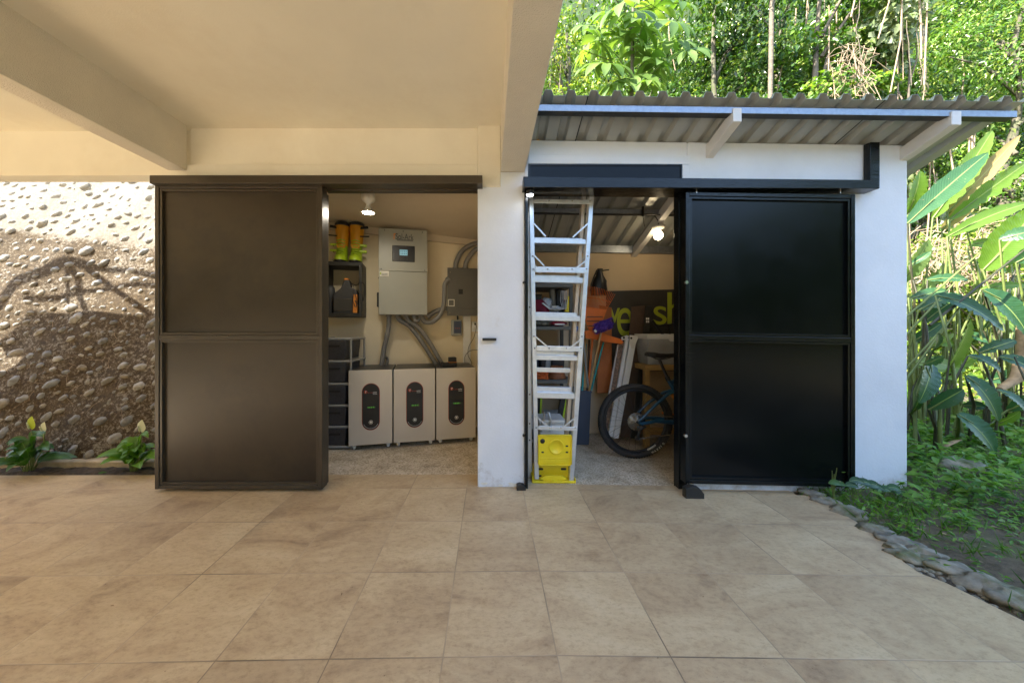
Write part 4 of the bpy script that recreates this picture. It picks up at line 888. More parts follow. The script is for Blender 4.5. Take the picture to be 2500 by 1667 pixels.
# charger on the third cabinet
ct = .80+CO.z-.002
cp = CF.w((2*pitchc+.14, .17, ct)); t = thing('battery_charger', 'black power tool charger with a battery clipped on, on a battery cabinet', 'charger', cp, th+.1); Tl = wm(t)
m = MB(Tl); m.box(-.075, .085, -.05, .05, .0, .048); m.cyl((-.075, -.03, .03), (-.075, .045, .03), .026, n=12); m.build('charger_base', M['blackplastic'], t, bevel=.008)
m = MB(Tl); m.box(.005, .085, -.045, .045, .052, .105); m.build('tool_battery', M['blackplastic'], t, bevel=.008)
m = MB(Tl); m.box(0, .088, -.047, .047, .048, .054); m.build('orange_strip', M['orangeink'], t, bevel=.002)
def cable(name, label, pts, r, mat=None, cat='cable'):
    m = MB(); P3 = [V(p) for p in pts]; out = []
    for i in range(len(P3)-1):
        p0 = P3[max(0, i-1)]; p1 = P3[i]; p2 = P3[i+1]; p3 = P3[min(len(P3)-1, i+2)]
        for k in range(6):
            q = k/6; out.append(.5*((2*p1)+(p2-p0)*q+(2*p0-5*p1+4*p2-p3)*q*q+(3*p1-p0-3*p2+p3)*q*q*q))
    out.append(P3[-1]); m.tube(out, r, 6); return tag(m.build(name, mat or M['blackplastic']), label, cat)
w_ = lambda dx, dy, v: WF.w(WF.p(dx, dy, v))
cable('power_cord', 'thin black cord from the wall outlet down to the charger', [w_(1091, 744, -.02), w_(1094, 750, -.05), w_(1088, 775, -.05), w_(1077, 795, -.05), w_(1075, 815, -.06), wm(t) @ V((.30, .12, .01)), wm(t) @ V((.2, .05, .004)), wm(t) @ V((.09, 0, .02))], .003)
m = MB(T); q = WF.p(1091, 744, -.02); m.box(q.x-.009, q.x+.009, -.04, -.0145, q.z-.009, q.z+.009); tag(m.build('plug', M['blackplastic'], bevel=.003), 'black plug pushed into the upper socket of the cream outlet', 'plug')
cable('wire', 'grey wire looping beside the cable duct above the cabinet with the charger', [w_(1068, 835, -.05), w_(1068, 818, -.06), w_(1078, 806, -.06), w_(1094, 803, -.05), w_(1104, 806, -.04)], .004, M['conduit'])
a = WF.p(1092, 803, -.02); b = WF.p(1100, 765, -.02); m = MB(T); m.box(a.x, b.x+.08, -.012, -.010, a.z, b.z); tag(m.build('paper_sheet', M['paper']), 'ruled paper sheet hanging on the wall under the outlet', 'paper')
# --- drawer tower
DY = 3.29; zfl = zf(-1.6, 3)
dx1 = X(806, DY); dw = .36; dx0 = dx1-dw
t = thing('drawer_tower', 'tower of five dark woven plastic drawers in a grey tube frame', 'drawer unit', ((dx0+dx1)/2, DY+.2, zfl)); top = Z(771, DY)
m = MB()
for x in (dx0+.012, dx1-.012):
    for y in (DY+.03, DY+.38): m.tube([(x, y, zfl), (x, y, top-.03)], .012, 8)
levels = [Z(v, DY) for v in (778, 830, 882, 932, 981, 1027)]
for z in levels:
    for y in (DY+.02,): m.tube([(dx0+.01, y, z), (dx1-.03, y, z), (dx1-.005, y+.03, z+.004)], .0135, 8)
    for x in (dx0+.012, dx1-.006): m.tube([(x, DY+.03, z), (x, DY+.38, z)], .012, 8)
m.build('frame', M['greytube'], t)
for k in range(5):
    za, zb_ = levels[k+1]+.018, levels[k]-.016; m = MB(); a, b = dx0+.03, dx1-.05
    m.hexa([(a+.012, DY+.012, za), (b-.014, DY+.012, za), (b-.014, DY+.36, za), (a+.012, DY+.36, za), (a, DY, zb_), (b, DY, zb_), (b, DY+.37, zb_), (a, DY+.37, zb_)])
    d = m.build('drawer', M['rattan'], t, bevel=.006)
    m = MB(); zc = zb_-.055; xc = (a+b)/2+.02; m.box(xc-.055, xc+.06, DY-.002, DY+.01, zc-.012, zc+.012); m.build('handle_hole', M['blackplastic'], d, bevel=.005)
# --- wall shelf and what stands on it
vs_ = -.30
a = WF.p(742, 727, vs_); b = WF.p(831, 602, vs_)
t = thing('wall_shelf', 'open dark box shelf hung on the storeroom wall beside the inverter', 'wall shelf', WF.w(((a.x+b.x)/2, -.15, a.z)), th)
th_ = .042; m = MB(T); m.box(a.x, b.x, vs_, -.002, a.z, a.z+th_); m.build('bottom_board', M['dark'], t, bevel=.003)
m = MB(T); m.box(a.x, b.x, vs_, -.002, b.z-th_, b.z); m.build('top_board', M['dark'], t, bevel=.003)
for x in (a.x, b.x-.03):
    m = MB(T); m.box(x, x+.03, vs_+.002, -.002, a.z+th_, b.z-th_); m.build('side_board', M['dark'], t, bevel=.002)
ztop = b.z; zlow = a.z+th_
def boot(px0, px1, label, flip):
    vb = -.20; c = WF.p((px0+px1)/2, 603, vb); w = abs(WF.p(px1, 603, vb).x-WF.p(px0, 603, vb).x)*.5; hgt = WF.p(px0, 507, vb).z-ztop
    o = WF.w((c.x, vb, ztop)); t = thing('boot', label, 'boot', o, th, 'pair of tall buckled boots'); Tl = wm(t); s = 1 if flip else -1
    def ring(z, cy, rx, ry, ox=0, n=16): return [(ox+rx*math.cos(2*math.pi*k/n)*(1), cy+ry*math.sin(2*math.pi*k/n), z) for k in range(n)]
    m = MB(Tl); m.loft([ring(.002, .02, w*.93, .135), ring(.022, .02, w*1.0, .14)]); m.build('sole', M['blackplastic'], t)
    H_ = hgt
    m = MB(Tl); m.loft([ring(.02, .015, w*.94, .135), ring(.05, .015, w*.97, .135), ring(.075, .025, w*.95, .115), ring(.11, .06, w*.86, .085), ring(.16, .075, w*.84, .072), ring(H_*.50, .08, w*.82, .066)])
    for k in range(6): zz = .10+k*.03; m.tube([(-w*.6, -.03+.045*min(1, k/2), zz), (0, -.06+.05*min(1, k/2)-.012, zz+.004), (w*.6, -.03+.045*min(1, k/2), zz)], .006, 6)
    m.build('lower_shell', M['lime'], t)
    m = MB(Tl); m.loft([ring(H_*.44, .08, w*.90, .074), ring(H_*.6, .082, w*.98, .08), ring(H_*.8, .085, w*1.10, .088), ring(H_*.94, .086, w*1.12, .09)])
    m.prism([(-w*.7, -.004, H_*.44), (w*.7, -.004, H_*.44), (w*.5, .0, H_*.36), (0, .004, H_*.33), (-w*.5, 0, H_*.36)], (0, .03, 0)); m.build('upper_shell', M['bootorange'], t)
    m = MB(Tl); m.loft([ring(H_*.92, .086, w*1.17, .094), ring(H_*.97, .088, w*1.18, .095), ring(H_*1.0, .09, w*1.08, .088), ring(H_*.985, .09, w*.9, .07)]); m.build('collar', M['greyplastic'], t)
    for zz, L in ((H_*.86, .10), (H_*.66, .12)):
        m = MB(Tl); m.bar((s*w*.6, .02, zz), (s*(w+L*.55), .05, zz+(.02 if zz > H_*.8 else .012)), .028 if zz > H_*.8 else .014, .008, up=(0, 1, 0)); m.build('strap', M['blackplastic'], t, bevel=.002)
    for zz in (H_*.44, H_*.30):
        m = MB(Tl); m.box(s*w-.012, s*w+.012+s*.028, .01, .05, zz-.014, zz+.016); m.bar((s*w*.6, .0, zz), (s*(w+.045), .02, zz+.004), .022, .01); m.build('buckle', M['lime'], t, bevel=.003)
    return t
boot(767.5, 798, 'left lime and orange boot, its straps pointing left', False)
boot(801, 832, 'right lime and orange boot, its straps pointing right', True)
c = WF.w(WF.p(765, 597, -.22)); c.z = ztop+.022+WF.o.z; m = MB(); m.lathe([(0, 0), (.028, .001), (.030, .004), (.022, .02), (.028, .04), (.026, .042), (0, .042)], (c.x, c.y, ztop+.001), 'Z', 18); tag(m.build('metal_cup', M['chrome']), 'small shiny metal cup beside the boots on the shelf', 'cup')
# tool in the shelf: grey tank with handle, yellow clamps and leads
c0 = WF.p(767, 716, -.2); c1 = WF.p(821, 640, -.2); wd = c1.x-c0.x; hh = (c1.z-zlow)*.98
o = WF.w((c0.x+wd/2, -.17, zlow)); t = thing('jump_starter', 'charcoal portable jump starter with an orange tipped carrying handle inside the shelf', 'jump starter', o, th); Tl = wm(t)
pr = [(-.5, 0), (.5, 0), (.5, .62), (.42, .70), (.22, .76), (.16, .96), (.10, 1.0), (-.02, 1.0), (-.07, .92), (-.2, .72), (-.46, .58), (-.5, .5)]
m = MB(Tl); m.prism([(x*wd, -.06, z*hh) for x, z in pr], (0, .13, 0)); m.build('body', M['greyplastic'], t, bevel=.008)
m = MB(Tl); m.box(-.05*wd, .13*wd, -.064, .03, hh*.97, hh*1.02); m.build('handle_tip', M['orangeink'], t, bevel=.004)
m = MB(Tl); m.box(-.48*wd, .48*wd, -.068, -.055, hh*.06, hh*.42); m.build('lower_panel', M['charcoal'], t, bevel=.004)
q = WF.p(816.5, 706, -.24); m = MB(T); m.box(q.x-.022, q.x+.022, -.27, -.23, zlow+.002, WF.p(816, 676, -.24).z); tag(m.build('clamp', M['orangeink'], bevel=.006), 'orange battery clamp standing at the right end of the box shelf', 'clamp')
cable('jumper_lead', 'black lead looping out of the shelf past its right side', [w_(806, 650, -.22), w_(818, 655, -.26), w_(828, 648, -.30), w_(836, 652, -.28), w_(838, 668, -.24), w_(834, 690, -.24), w_(829, 704, -.28), w_(815, 690, -.29)], .005)
cable('jumper_lead', 'dark lead coiled in front of the orange clamp inside the shelf', [w_(812, 655, -.27), w_(815, 672, -.29), w_(820, 690, -.295), w_(817, 705, -.295), w_(811, 690, -.29), w_(813, 665, -.285)], .004)
q = WF.p(757, 716, -.18); m = MB(Matrix.Translation(WF.w((q.x, -.16, zlow)))); k = WF.p(757, 655, -.18).z-zlow; m.lathe([(0, .001), (.032, .001), (.034, .01), (.034, k*.45), (.045, k*.5), (.052, k*.7), (.048, k*.92), (.03, k), (0, k)], (0, 0, 0), 'Z', 18); tag(m.build('canister', M['greyplastic']), 'dark grey canister with a wide head beside the jump starter', 'canister')
# --- ceiling lamp of the storeroom
LX, LY = X(846, 2.93), 2.93; lz = cz(LX, LY)
t = thing('ceiling_lamp', 'white porcelain holder with a lit spot bulb on the storeroom ceiling', 'lamp', (LX, LY, lz))
s = LY/F
m = MB(); m.lathe([(0, lz+.002), (14*s, lz+.002), (15*s, lz-8*s), (15*s, lz-16*s), (12*s, lz-20*s), (6*s, lz-24*s), (5*s, lz-27*s)][::-1], (LX, LY, 0), 'Z', 16); m.build('lamp_holder', M['porcelain'], t)
m = MB(); zb = lz-27*s; m.lathe([(13*s, zb-19*s), (11*s, zb-13*s), (6.5*s, zb-7*s), (5*s, zb-1*s), (5*s, zb+1*s)], (LX, LY, 0), 'Z', 18); bl = m.build('spot_bulb', M['porcelain'], t)
m = MB(); m.lathe([(0, zb-19.6*s), (8*s, zb-19.4*s), (12.6*s, zb-18.2*s)], (LX, LY, 0), 'Z', 18); m.build('bulb_glass', M['spotglow'], bl)

# ================================================================ SHED CONTENTS
# --- step ladder, stored upside down: yellow top cap on the floor
LY_ = 2.60; lx = lambda px, Y=LY_: X(px, Y); lz_ = lambda py, Y=LY_: Z(py, Y)
lad = thing('step_ladder', 'tall aluminium step ladder standing upside down on its yellow cap in the shed doorway', 'ladder', (lx(1272), LY_+.05, zf(.5, 2.6)))
fr_ = lambda y: (y-450)/(1105-450)
Lc = lambda y: 1220.5+(1233-1220.5)*fr_(y); Rc = lambda y: 1359.5+(1313-1359.5)*fr_(y)     # rail centres
def rail_poly(cf, w, y0, y1, Ya, Yb, mat, name):
    m = MB(); s = LY_/F
    p = lambda y, k, Y: (lx(cf(y))+k*w/2, Y, lz_(y))
    m.hexa([p(y1, -1, Ya), p(y1, 1, Ya), p(y1, 1, Yb), p(y1, -1, Yb), p(y0, -1, Ya), p(y0, 1, Ya), p(y0, 1, Yb), p(y0, -1, Yb)]); return m
m = rail_poly(Lc, .034, 440, 1100, LY_, LY_+.008, None, ''); q = rail_poly(lambda y: Lc(y)-3.5, .006, 440, 1100, LY_+.0081, LY_+.06, None, ''); m.add(q.v, q.f); m.build('rail', M['alu'], lad, bevel=.002)
m = rail_poly(Rc, .034, 436, 1103, LY_, LY_+.008, None, ''); q = rail_poly(lambda y: Rc(y)-4.5, .006, 436, 1103, LY_+.0081, LY_+.065, None, ''); m.add(q.v, q.f); m.build('rail', M['alu'], lad, bevel=.002)
tan = pm('warm_shaded_aluminium', (.56, .50, .42), .45, .4, var=.15, vs=9)  # tan puts the warm shading of the rear rails into the colour
m = rail_poly(lambda y: Rc(y)-11, .028, 440, 1040, LY_+.085, LY_+.15, None, ''); m.build('rear_rail', tan, lad, bevel=.002)
m = rail_poly(lambda y: Lc(y)+3, .028, 440, 1040, LY_+.085, LY_+.15, None, ''); m.build('rear_rail', tan, lad, bevel=.002)
def rung(y0, y1, Ya, Yb, name, mat=M['alu'], rise=1.5, inset=6, lip=0):
    m = MB(); ya, yb = (y0+y1)/2, (y0+y1)/2; x0 = lx(Lc(ya)+5); x1 = lx(Rc(ya)-inset); dz = (lz_(y0)-lz_(y1)); z1 = lz_(y0); z0 = lz_(y1); sl = -.008
    m.hexa([(x0, Ya, z0), (x1, Ya, z0+sl), (x1, Yb, z0+sl), (x0, Yb, z0), (x0, Ya, z1), (x1, Ya, z1+sl), (x1, Yb, z1+sl), (x0, Yb, z1)])
    if lip: m.hexa([(x0, Ya+.03, z1), (x1-.02, Ya+.03, z1+sl), (x1-.02, Yb+.03, z1+sl), (x0, Yb+.03, z1), (x0, Ya+.03, z1+lip), (x1-.02, Ya+.03, z1+sl+lip), (x1-.02, Yb+.03, z1+sl+lip), (x0, Yb+.03, z1+lip)])
    return m.build(name, mat, lad, bevel=.002)
for y0, y1, lp in ((546, 557, .016), (635, 647, .022), (723, 735, .026), (815, 826, .030), (901, 914, .04)): rung(y0, y1, LY_+.01, LY_+.075, 'step', lip=lp)
for y0, y1 in ((457, 467), (612, 625), (793, 805), (977, 986)): rung(y0, y1, LY_-.006, LY_-.001, 'cross_bar', inset=-4)
rung(846, 857, LY_+.09, LY_+.10, 'cross_bar', inset=10); rung(700, 704, LY_+.10, LY_+.104, 'cross_bar', inset=12) if False else None
for (ax, ay, bx, by) in ((1226, 514, 1253, 543), (1352, 512, 1315, 545), (1226, 586, 1250, 611), (1354, 592, 1324, 615), (1228, 771, 1255, 794), (1340, 774, 1311, 796), (1229, 953, 1259, 979), (1325, 954, 1293, 980)):
    m = MB(); m.bar((lx(ax), LY_-.008, lz_(ay)), (lx(bx), LY_-.006, lz_(by)), .011, .004); m.build('brace', M['alu'], lad)
for (ax, ay, bx, by) in ((1227, 590, 1245, 622), (1353, 580, 1320, 622)):
    m = MB(); m.bar((lx(ax), LY_+.11, lz_(ay)), (lx(bx), LY_+.11, lz_(by)), .010, .004); m.build('brace', tan, lad)
m = MB()
for y in (618, 799, 981):
    for px in (Lc(y)+1, Lc(y)+34 if y < 900 else Lc(y)+33, Rc(y)-34, Rc(y)-1): m.lathe([(0, -.006), (.005, -.004), (.007, 0)], (lx(px), LY_-.006, lz_(y)), 'Y', 10)
for y in (462,):
    for px in (Lc(y)+40, Rc(y)-45, Rc(y)-4): m.lathe([(0, -.006), (.005, -.004), (.007, 0)], (lx(px), LY_-.006, lz_(y)), 'Y', 10)
for y in (588, 772, 955): m.lathe([(0, -.006), (.005, -.004), (.007, 0)], (lx(Lc(y)), LY_-.001, lz_(y)), 'Y', 10); m.lathe([(0, -.006), (.005, -.004), (.007, 0)], (lx(Rc(y)), LY_-.001, lz_(y)), 'Y', 10)
m.build('rivet', M['chrome'], lad)
# yellow tray and cap
def rrect(x0, x1, z0, z1, r, Y, n=5):
    pts = []
    for cx_, cz_, a0_ in ((x1-r, z1-r, 0), (x0+r, z1-r, 90), (x0+r, z0+r, 180), (x1-r, z0+r, 270)):
        for k in range(n+1): a = R(a0_+90*k/n); pts.append((cx_+r*math.cos(a), Y, cz_+r*math.sin(a)))
    return pts
x0, x1, z0, z1 = lx(1235), lx(1312), lz_(1066), lz_(996); ty = LY_-.012
m = MB(); m.prism(rrect(x0, x1, z0, z1, .012, ty), (0, .006, 0))
for a in ((x0, x0+.006, z0+.01, z1-.01), (x1-.006, x1, z0+.01, z1-.01)): m.box(a[0], a[1], ty-.016, ty+.001, a[2], a[3])
m.box(x0+.01, x1-.01, ty-.016, ty+.001, z1-.006, z1); m.box(x0+.01, x1-.01, ty-.016, ty+.001, z0, z0+.006)
m.box(x0+.006, x1-.006, ty-.004, ty+.001, z0+.056, z0+.06)
tr_ = m.build('tray', M['yellow'], lad, bevel=.002)
m = MB(); m.lathe([(.062, -.001), (.062, -.004), (.058, -.006), (.05, -.006), (.048, -.002), (0, -.002)], ((x0+x1)/2+.012, ty, z0+.145), 'Y', 28); m.build('round_recess', M['yellow'], tr_)
m = MB(); m.lathe([(0, -.0015), (.019, -.0015), (.019, .001)], (x0+.036, ty, z1-.052), 'Y', 16)
for (fx, fz, w_2) in ((.14, .42, .010), (.86, .62, .010), (.86, .42, .010)): m.prism(rrect(x0+(x1-x0)*fx-w_2, x0+(x1-x0)*fx+w_2, z0+(z1-z0)*fz-.005, z0+(z1-z0)*fz+.007, .004, ty-.0015), (0, .002, 0))
m.prism(rrect(x0+.045, x1-.05, z0+.016, z0+.036, .006, ty-.0015), (0, .002, 0)); m.build('tray_hole', M['blackplastic'], tr_)
m = MB(); m.prism(rrect(x0+.040, x1-.045, z0+.011, z0+.041, .008, ty-.001), (0, -.004, 0))
m.build('slot_rim', M['yellow'], tr_, bevel=.001)
zc0 = zf(.5, 2.6)-.003; x0, x1 = lx(1222), lx(1322); yt = 2.588
m = MB(); m.box(x0, x1, yt, yt+.20, zc0, zc0+.016); m.box(x0+.012, x1-.016, yt+.07, yt+.078, zc0+.016, lz_(1070))
m.box(x0, x0+.008, yt, yt+.2, zc0+.016, zc0+.05); m.box(x1-.008, x1, yt, yt+.2, zc0+.016, zc0+.035)
m.prism([(x0+.06, yt+.005, zc0+.03), (x0+.10, yt+.005, zc0+.018), (x0+.24, yt+.005, zc0+.018), (x0+.28, yt+.005, zc0+.03), (x0+.24, yt+.005, zc0+.055), (x0+.10, yt+.005, zc0+.055)], (0, .03, 0)); m.box(x0+.15, x0+.175, yt-.004, yt+.006, zc0+.002, zc0+.03)
cp_ = m.build('top_cap', M['yellow'], lad, bevel=.003)
m = MB()
for (fx, w_2) in ((.22, .022), (.76, .022)): m.prism(rrect(x0+(x1-x0)*fx-w_2, x0+(x1-x0)*fx+w_2, zc0+.075, zc0+.093, .008, yt+.0685), (0, .002, 0))
m.prism(rrect(x0+.04, x0+.085, zc0+.022, zc0+.036, .006, yt+.0683), (0, .002, 0)); m.build('cap_hole', M['blackplastic'], cp_)
# loose aluminium track at the jamb
m = MB(); m.hexa([(lx(1212.5, 2.68), 2.68, 0), (lx(1222, 2.68), 2.68, 0), (lx(1222, 2.68), 2.71, 0), (lx(1212.5, 2.68), 2.71, 0), (lx(1211, 2.68), 2.68, Z(452, 2.68)), (lx(1218.5, 2.68), 2.68, Z(452, 2.68)), (lx(1218.5, 2.68), 2.71, Z(452, 2.68)), (lx(1211, 2.68), 2.71, Z(452, 2.68))])
t = thing('metal_strip', 'narrow aluminium strip with bolt holes upright between door jamb and ladder', 'metal strip', (lx(1215, 2.68), 2.69, 0)); m.build('strip', M['alu'], t, bevel=.002)
m = MB()
for y in (600, 705, 905, 972, 1010): m.lathe([(0, -.002), (.006, -.002), (.007, .001)], (lx(1216.5, 2.68), 2.68, Z(y, 2.68)), 'Y', 8)
m.build('bolt', M['greyplastic'], t)
# --- puck light
px_, pz_ = X(1216.5, 2.47), Z(440, 2.47); t = thing('puck_light', 'small round lit lamp under the corner of the black shed rail', 'lamp', (px_, 2.47, pz_))
m = MB(); m.lathe([(0, pz_), (.026, pz_), (.027, pz_-.003), (.027, pz_-.032)], (px_, 2.455, 0), 'Z', 18); m.build('lamp_body', M['dark'], t)
m = MB(); m.lathe([(0, pz_-.038), (.020, pz_-.037), (.0268, pz_-.032)], (px_, 2.455, 0), 'Z', 18); m.build('lamp_glass', M['puckglow'], t)
# --- roof cable, ties and bulb
yy = 3.21; zc_ = lambda x: zr(x, 3.25)-.062
pts = [(x, yy-.012, zc_(x)-.012*abs(math.sin(x*6))) for x in np.linspace(.3, 2.9, 16)]; cable('roof_cable', 'black cable strapped along the steel purlin inside the shed', pts, .007)
for i, px in enumerate((1360, 1475, 1585)):
    x = X(px, yy); m = MB(); m.box(x-.008, x+.008, yy-.022, yy-.004, zc_(x)-.022, zr(x, 3.22)-.002); m.bar((x-.004, yy-.02, zc_(x)-.015), (x-.022+.03*(i == 1), yy-.03, zc_(x)-.13), .005, .003)
    tag(m.build('zip_tie', M['blackplastic']), ('zip tie behind the ladder with a long tail, round the roof cable', 'zip tie round the roof cable just right of the ladder', 'zip tie round the roof cable nearest the warm bulb')[i], 'zip tie', 'zip ties round the roof cable')
bx, by = X(1512, 3.30), 3.30; bzt = zr(bx, by)-.128
t = thing('bulb_lamp', 'round warm lit bulb in a white holder under the shed rafter', 'lamp', (bx, by, bzt)); s = by/F
m = MB(); m.lathe([(0, bzt), (15*s, bzt), (15*s, bzt-3*s), (12*s, bzt-6*s), (6.5*s, bzt-9*s), (6*s, bzt-13*s), (0, bzt-13*s)][::-1], (bx, by, 0), 'Z', 20); m.build('lamp_holder', M['porcelain'], t)
m = MB(); m.ball((bx, by, bzt-22*s), 9.8*s, n=20, m=14); m.build('bulb', M['bulb'], t)
cable('lamp_wire', 'short black wire from the roof cable to the bulb holder', [(bx-.10, yy, zc_(bx)), (bx-.05, yy+.02, bzt+.05), (bx-.012, by-.03, bzt+.005)], .005)

# --- shelving with its load, left of the shed
SY = 3.28; zs0 = zf(.5, 2.6)-.005
x0, x1 = .30, X(1316, SY)
t = thing('shelving_unit', 'dark grey steel shelving loaded with bags and rope behind the ladder', 'shelving', ((x0+x1)/2, SY+.2, zs0))
m = MB()
for x in (x0, x1-.035):
    for y in (SY, SY+.42): m.box(x, x+.035, y, y+.035, zs0, Z(651, SY)+.002)
m.build('post', pm('grey_shelf_steel', (.075, .07, .06), .5, .3, var=.15, vs=8), t, bevel=.002)
tops = [Z(v, SY) for v in (651, 749, 872, 1000)]
for z in tops:
    m = MB(); m.box(x0+.001, x1-.001, SY-.004, SY+.46, z-.035, z); m.build('shelf', M['panelbox'], t, bevel=.002)
def on(name, mb, mat, label, cat, group=None, bevel=0): return tag(mb.build(name, mat, bevel=bevel), label, cat, group)
z2, z3, z4 = tops[1], tops[2], tops[3]; zmid = Z(703, SY)
# upper load (between the two upper shelves)
m = MB(); m.box(x0+.001, x1-.001, SY+.02, SY+.44, Z(716, SY)-.02, Z(716, SY)); m.build('shelf', M['panelbox'], t, bevel=.002)
zz = Z(716, SY)
m = MB(); m.loft([[(X(1230+27*math.cos(a)+8, SY), SY+.06+.06*math.sin(a), zz+.001) for a in np.linspace(0, 6.28, 15)[:-1]], [(X(1236+22*math.cos(a)+4, SY), SY+.08+.05*math.sin(a)+.01*math.sin(3*a), zz+.07) for a in np.linspace(0, 6.28, 15)[:-1]], [(X(1240+10*math.cos(a), SY), SY+.09+.02*math.sin(a), zz+.13) for a in np.linspace(0, 6.28, 15)[:-1]]]); on('bag', m, M['maroon'], 'crumpled maroon plastic bag on the shelf behind the ladder', 'bag')
m = MB(); m.prism([(X(1245, SY), SY+.03, zz+.09), (X(1249, SY), SY+.03, zz+.097), (X(1268, SY), SY+.015, zz+.03), (X(1264, SY), SY+.015, zz+.022)], (0, .004, 0)); 
on('strap', m, M['whiteink'], 'white printed band lying across the maroon bag', 'strap')
m = MB(); m.ball((X(1262, SY), SY+.16, zz+.075), .06, .05, .075, 14, 10, jit=.18); on('bag', m, M['bagplastic'], 'pale grey plastic bag standing behind the maroon bag', 'bag')
m = MB(); m.ball((X(1278, SY), SY+.06, zz+.035), .07, .05, .035, 14, 8, jit=.22); on('bag', m, M['bagplastic'], 'clear crumpled bag lying right of the maroon bag', 'bag')
m = MB(); m.cyl((X(1284, SY), SY+.22, zz+.01), (X(1276, SY), SY+.22, zz+.30), .035, n=14); on('tube', m, M['greytube'], 'grey plastic tube leaning on the upper shelf', 'tube')
m = MB(); m.box(X(1285, SY), X(1303, SY), SY+.14, SY+.34, zz+.001, zz+.24); on('box', m, M['blackplastic'], 'black case beside the grey tube on the upper shelf', 'box', bevel=.008)
m = MB(); m.box(X(1268, SY), X(1282, SY), SY+.01, SY+.05, zz+.045, zz+.062); on('box', m, M['whiteplastic'], 'flat white carton on the clear bag', 'box', bevel=.002)
m = MB(); m.prism([(X(1298, SY), SY+.012, zz+.002), (X(1308, SY), SY+.012, zz+.002), (X(1308, SY), SY+.012, zz+.16), (X(1305, SY), SY+.012, zz+.16)], (0, .02, 0)); on('traffic_marker', m, M['yellow'], 'slim yellow wedge at the right end of the upper shelf', 'wedge', bevel=.002)
m = MB(); m.prism([(X(1317, SY), SY-.03, Z(722, SY)), (X(1322, SY), SY-.03, Z(694, SY)), (X(1318, SY), SY-.03, Z(694, SY)), (X(1315.5, SY), SY-.03, Z(722, SY))], (0, .012, 0)); m.prism([(X(1322, SY), SY-.03, Z(694, SY)), (X(1318, SY), SY-.03, Z(694, SY)), (X(1322, SY), SY-.03, Z(655, SY)), (X(1327, SY), SY-.03, Z(655, SY))], (0, .012, 0)); on('hand_saw', m, M['lime'], 'yellow green saw leaning against the shelf post', 'saw')
# second shelf load: bags of mulch and seed
m = MB()
for k in range(5): m.ball((X(1222+15*k, SY), SY+.12, z2+.03), .055, .09, .032, 12, 8, jit=.2)
on('sack', m, pm('patterned_sack', (.20, .18, .13), .6, var=.8, vs=40, bump=.5, bs=30), 'brown speckled sack lying along the middle shelf', 'sack')
m = MB(); m.ball((X(1283, SY), SY+.03, z2+.028), .085, .05, .026, 14, 8, jit=.15); on('packet', m, M['maroon'], 'dark red packet with pale print on the middle shelf edge', 'packet')
m = MB(); m.box(X(1273, SY), X(1296, SY), SY-.026, SY-.022, z2+.014, z2+.026); on('packet_label', m, M['whiteink'], 'pale printed strip on the dark red packet', 'label')
m = MB(); m.ball((X(1320, SY), SY-.02, Z(754, SY)), .028, .03, .035, 12, 8, jit=.2); on('cloth', m, M['blue'], 'bright blue cloth bundle hanging beside the shelf post', 'cloth')
m = MB(); m.lathe([(.055, 0), (.075, .19), (.078, .2), (.07, .2), (.0, .19)], (X(1228, SY), SY+.15, z3+.001+.0), 'Z', 18)
on('bucket', m, M['binblue'], 'dark grey bucket on the lower shelf behind the ladder', 'bucket')
m = MB(); m.lathe([(.05, 0), (.055, .2), (.03, .25), (0, .25)], (X(1262, SY), SY+.2, z3+.001), 'Z', 14); on('sprayer', m, M['greytube'], 'grey plastic sprayer tank on the lower shelf', 'sprayer')
# rope coil and copper coil
m = MB()
for k in range(9): 
    r_0 = .04+.012*(k % 3); m.tube([(X(1240, SY)+(r_0+.02)*math.cos(a+k), SY+.03+.03*math.sin(a*1+k*.7), z3+.055+(r_0*.8)*math.sin(a+k*.3)) for a in np.linspace(0, 5.9, 16)], .006, 5)
for k in range(7): m.tube([(X(1240, SY)+.09*math.cos(a), SY+.02+.012*k, z3+.012+.010*k+.003*math.sin(a*3+k)) for a in np.linspace(0, 6.2, 14)], .007, 5)
on('rope', m, M['rope'], 'tangled bright orange rope coiled on the lower shelf', 'rope')
m = MB()
for k in range(9): m.tube([(X(1283, SY)+(.085-.003*k)*math.cos(a), SY+.09+.07*math.sin(a), z3+.01+.014*k) for a in np.linspace(0, 6.2, 16)], .0085, 5)
on('cable_coil', m, M['copper'], 'copper brown coiled hose beside the orange rope', 'hose coil')
m = MB(); m.box(X(1223, SY), X(1228, SY), SY-.008, SY+.05, Z(868, SY), Z(846, SY)); on('box', m, M['blue'], 'small blue carton at the left end of the lower shelf', 'box', bevel=.002)
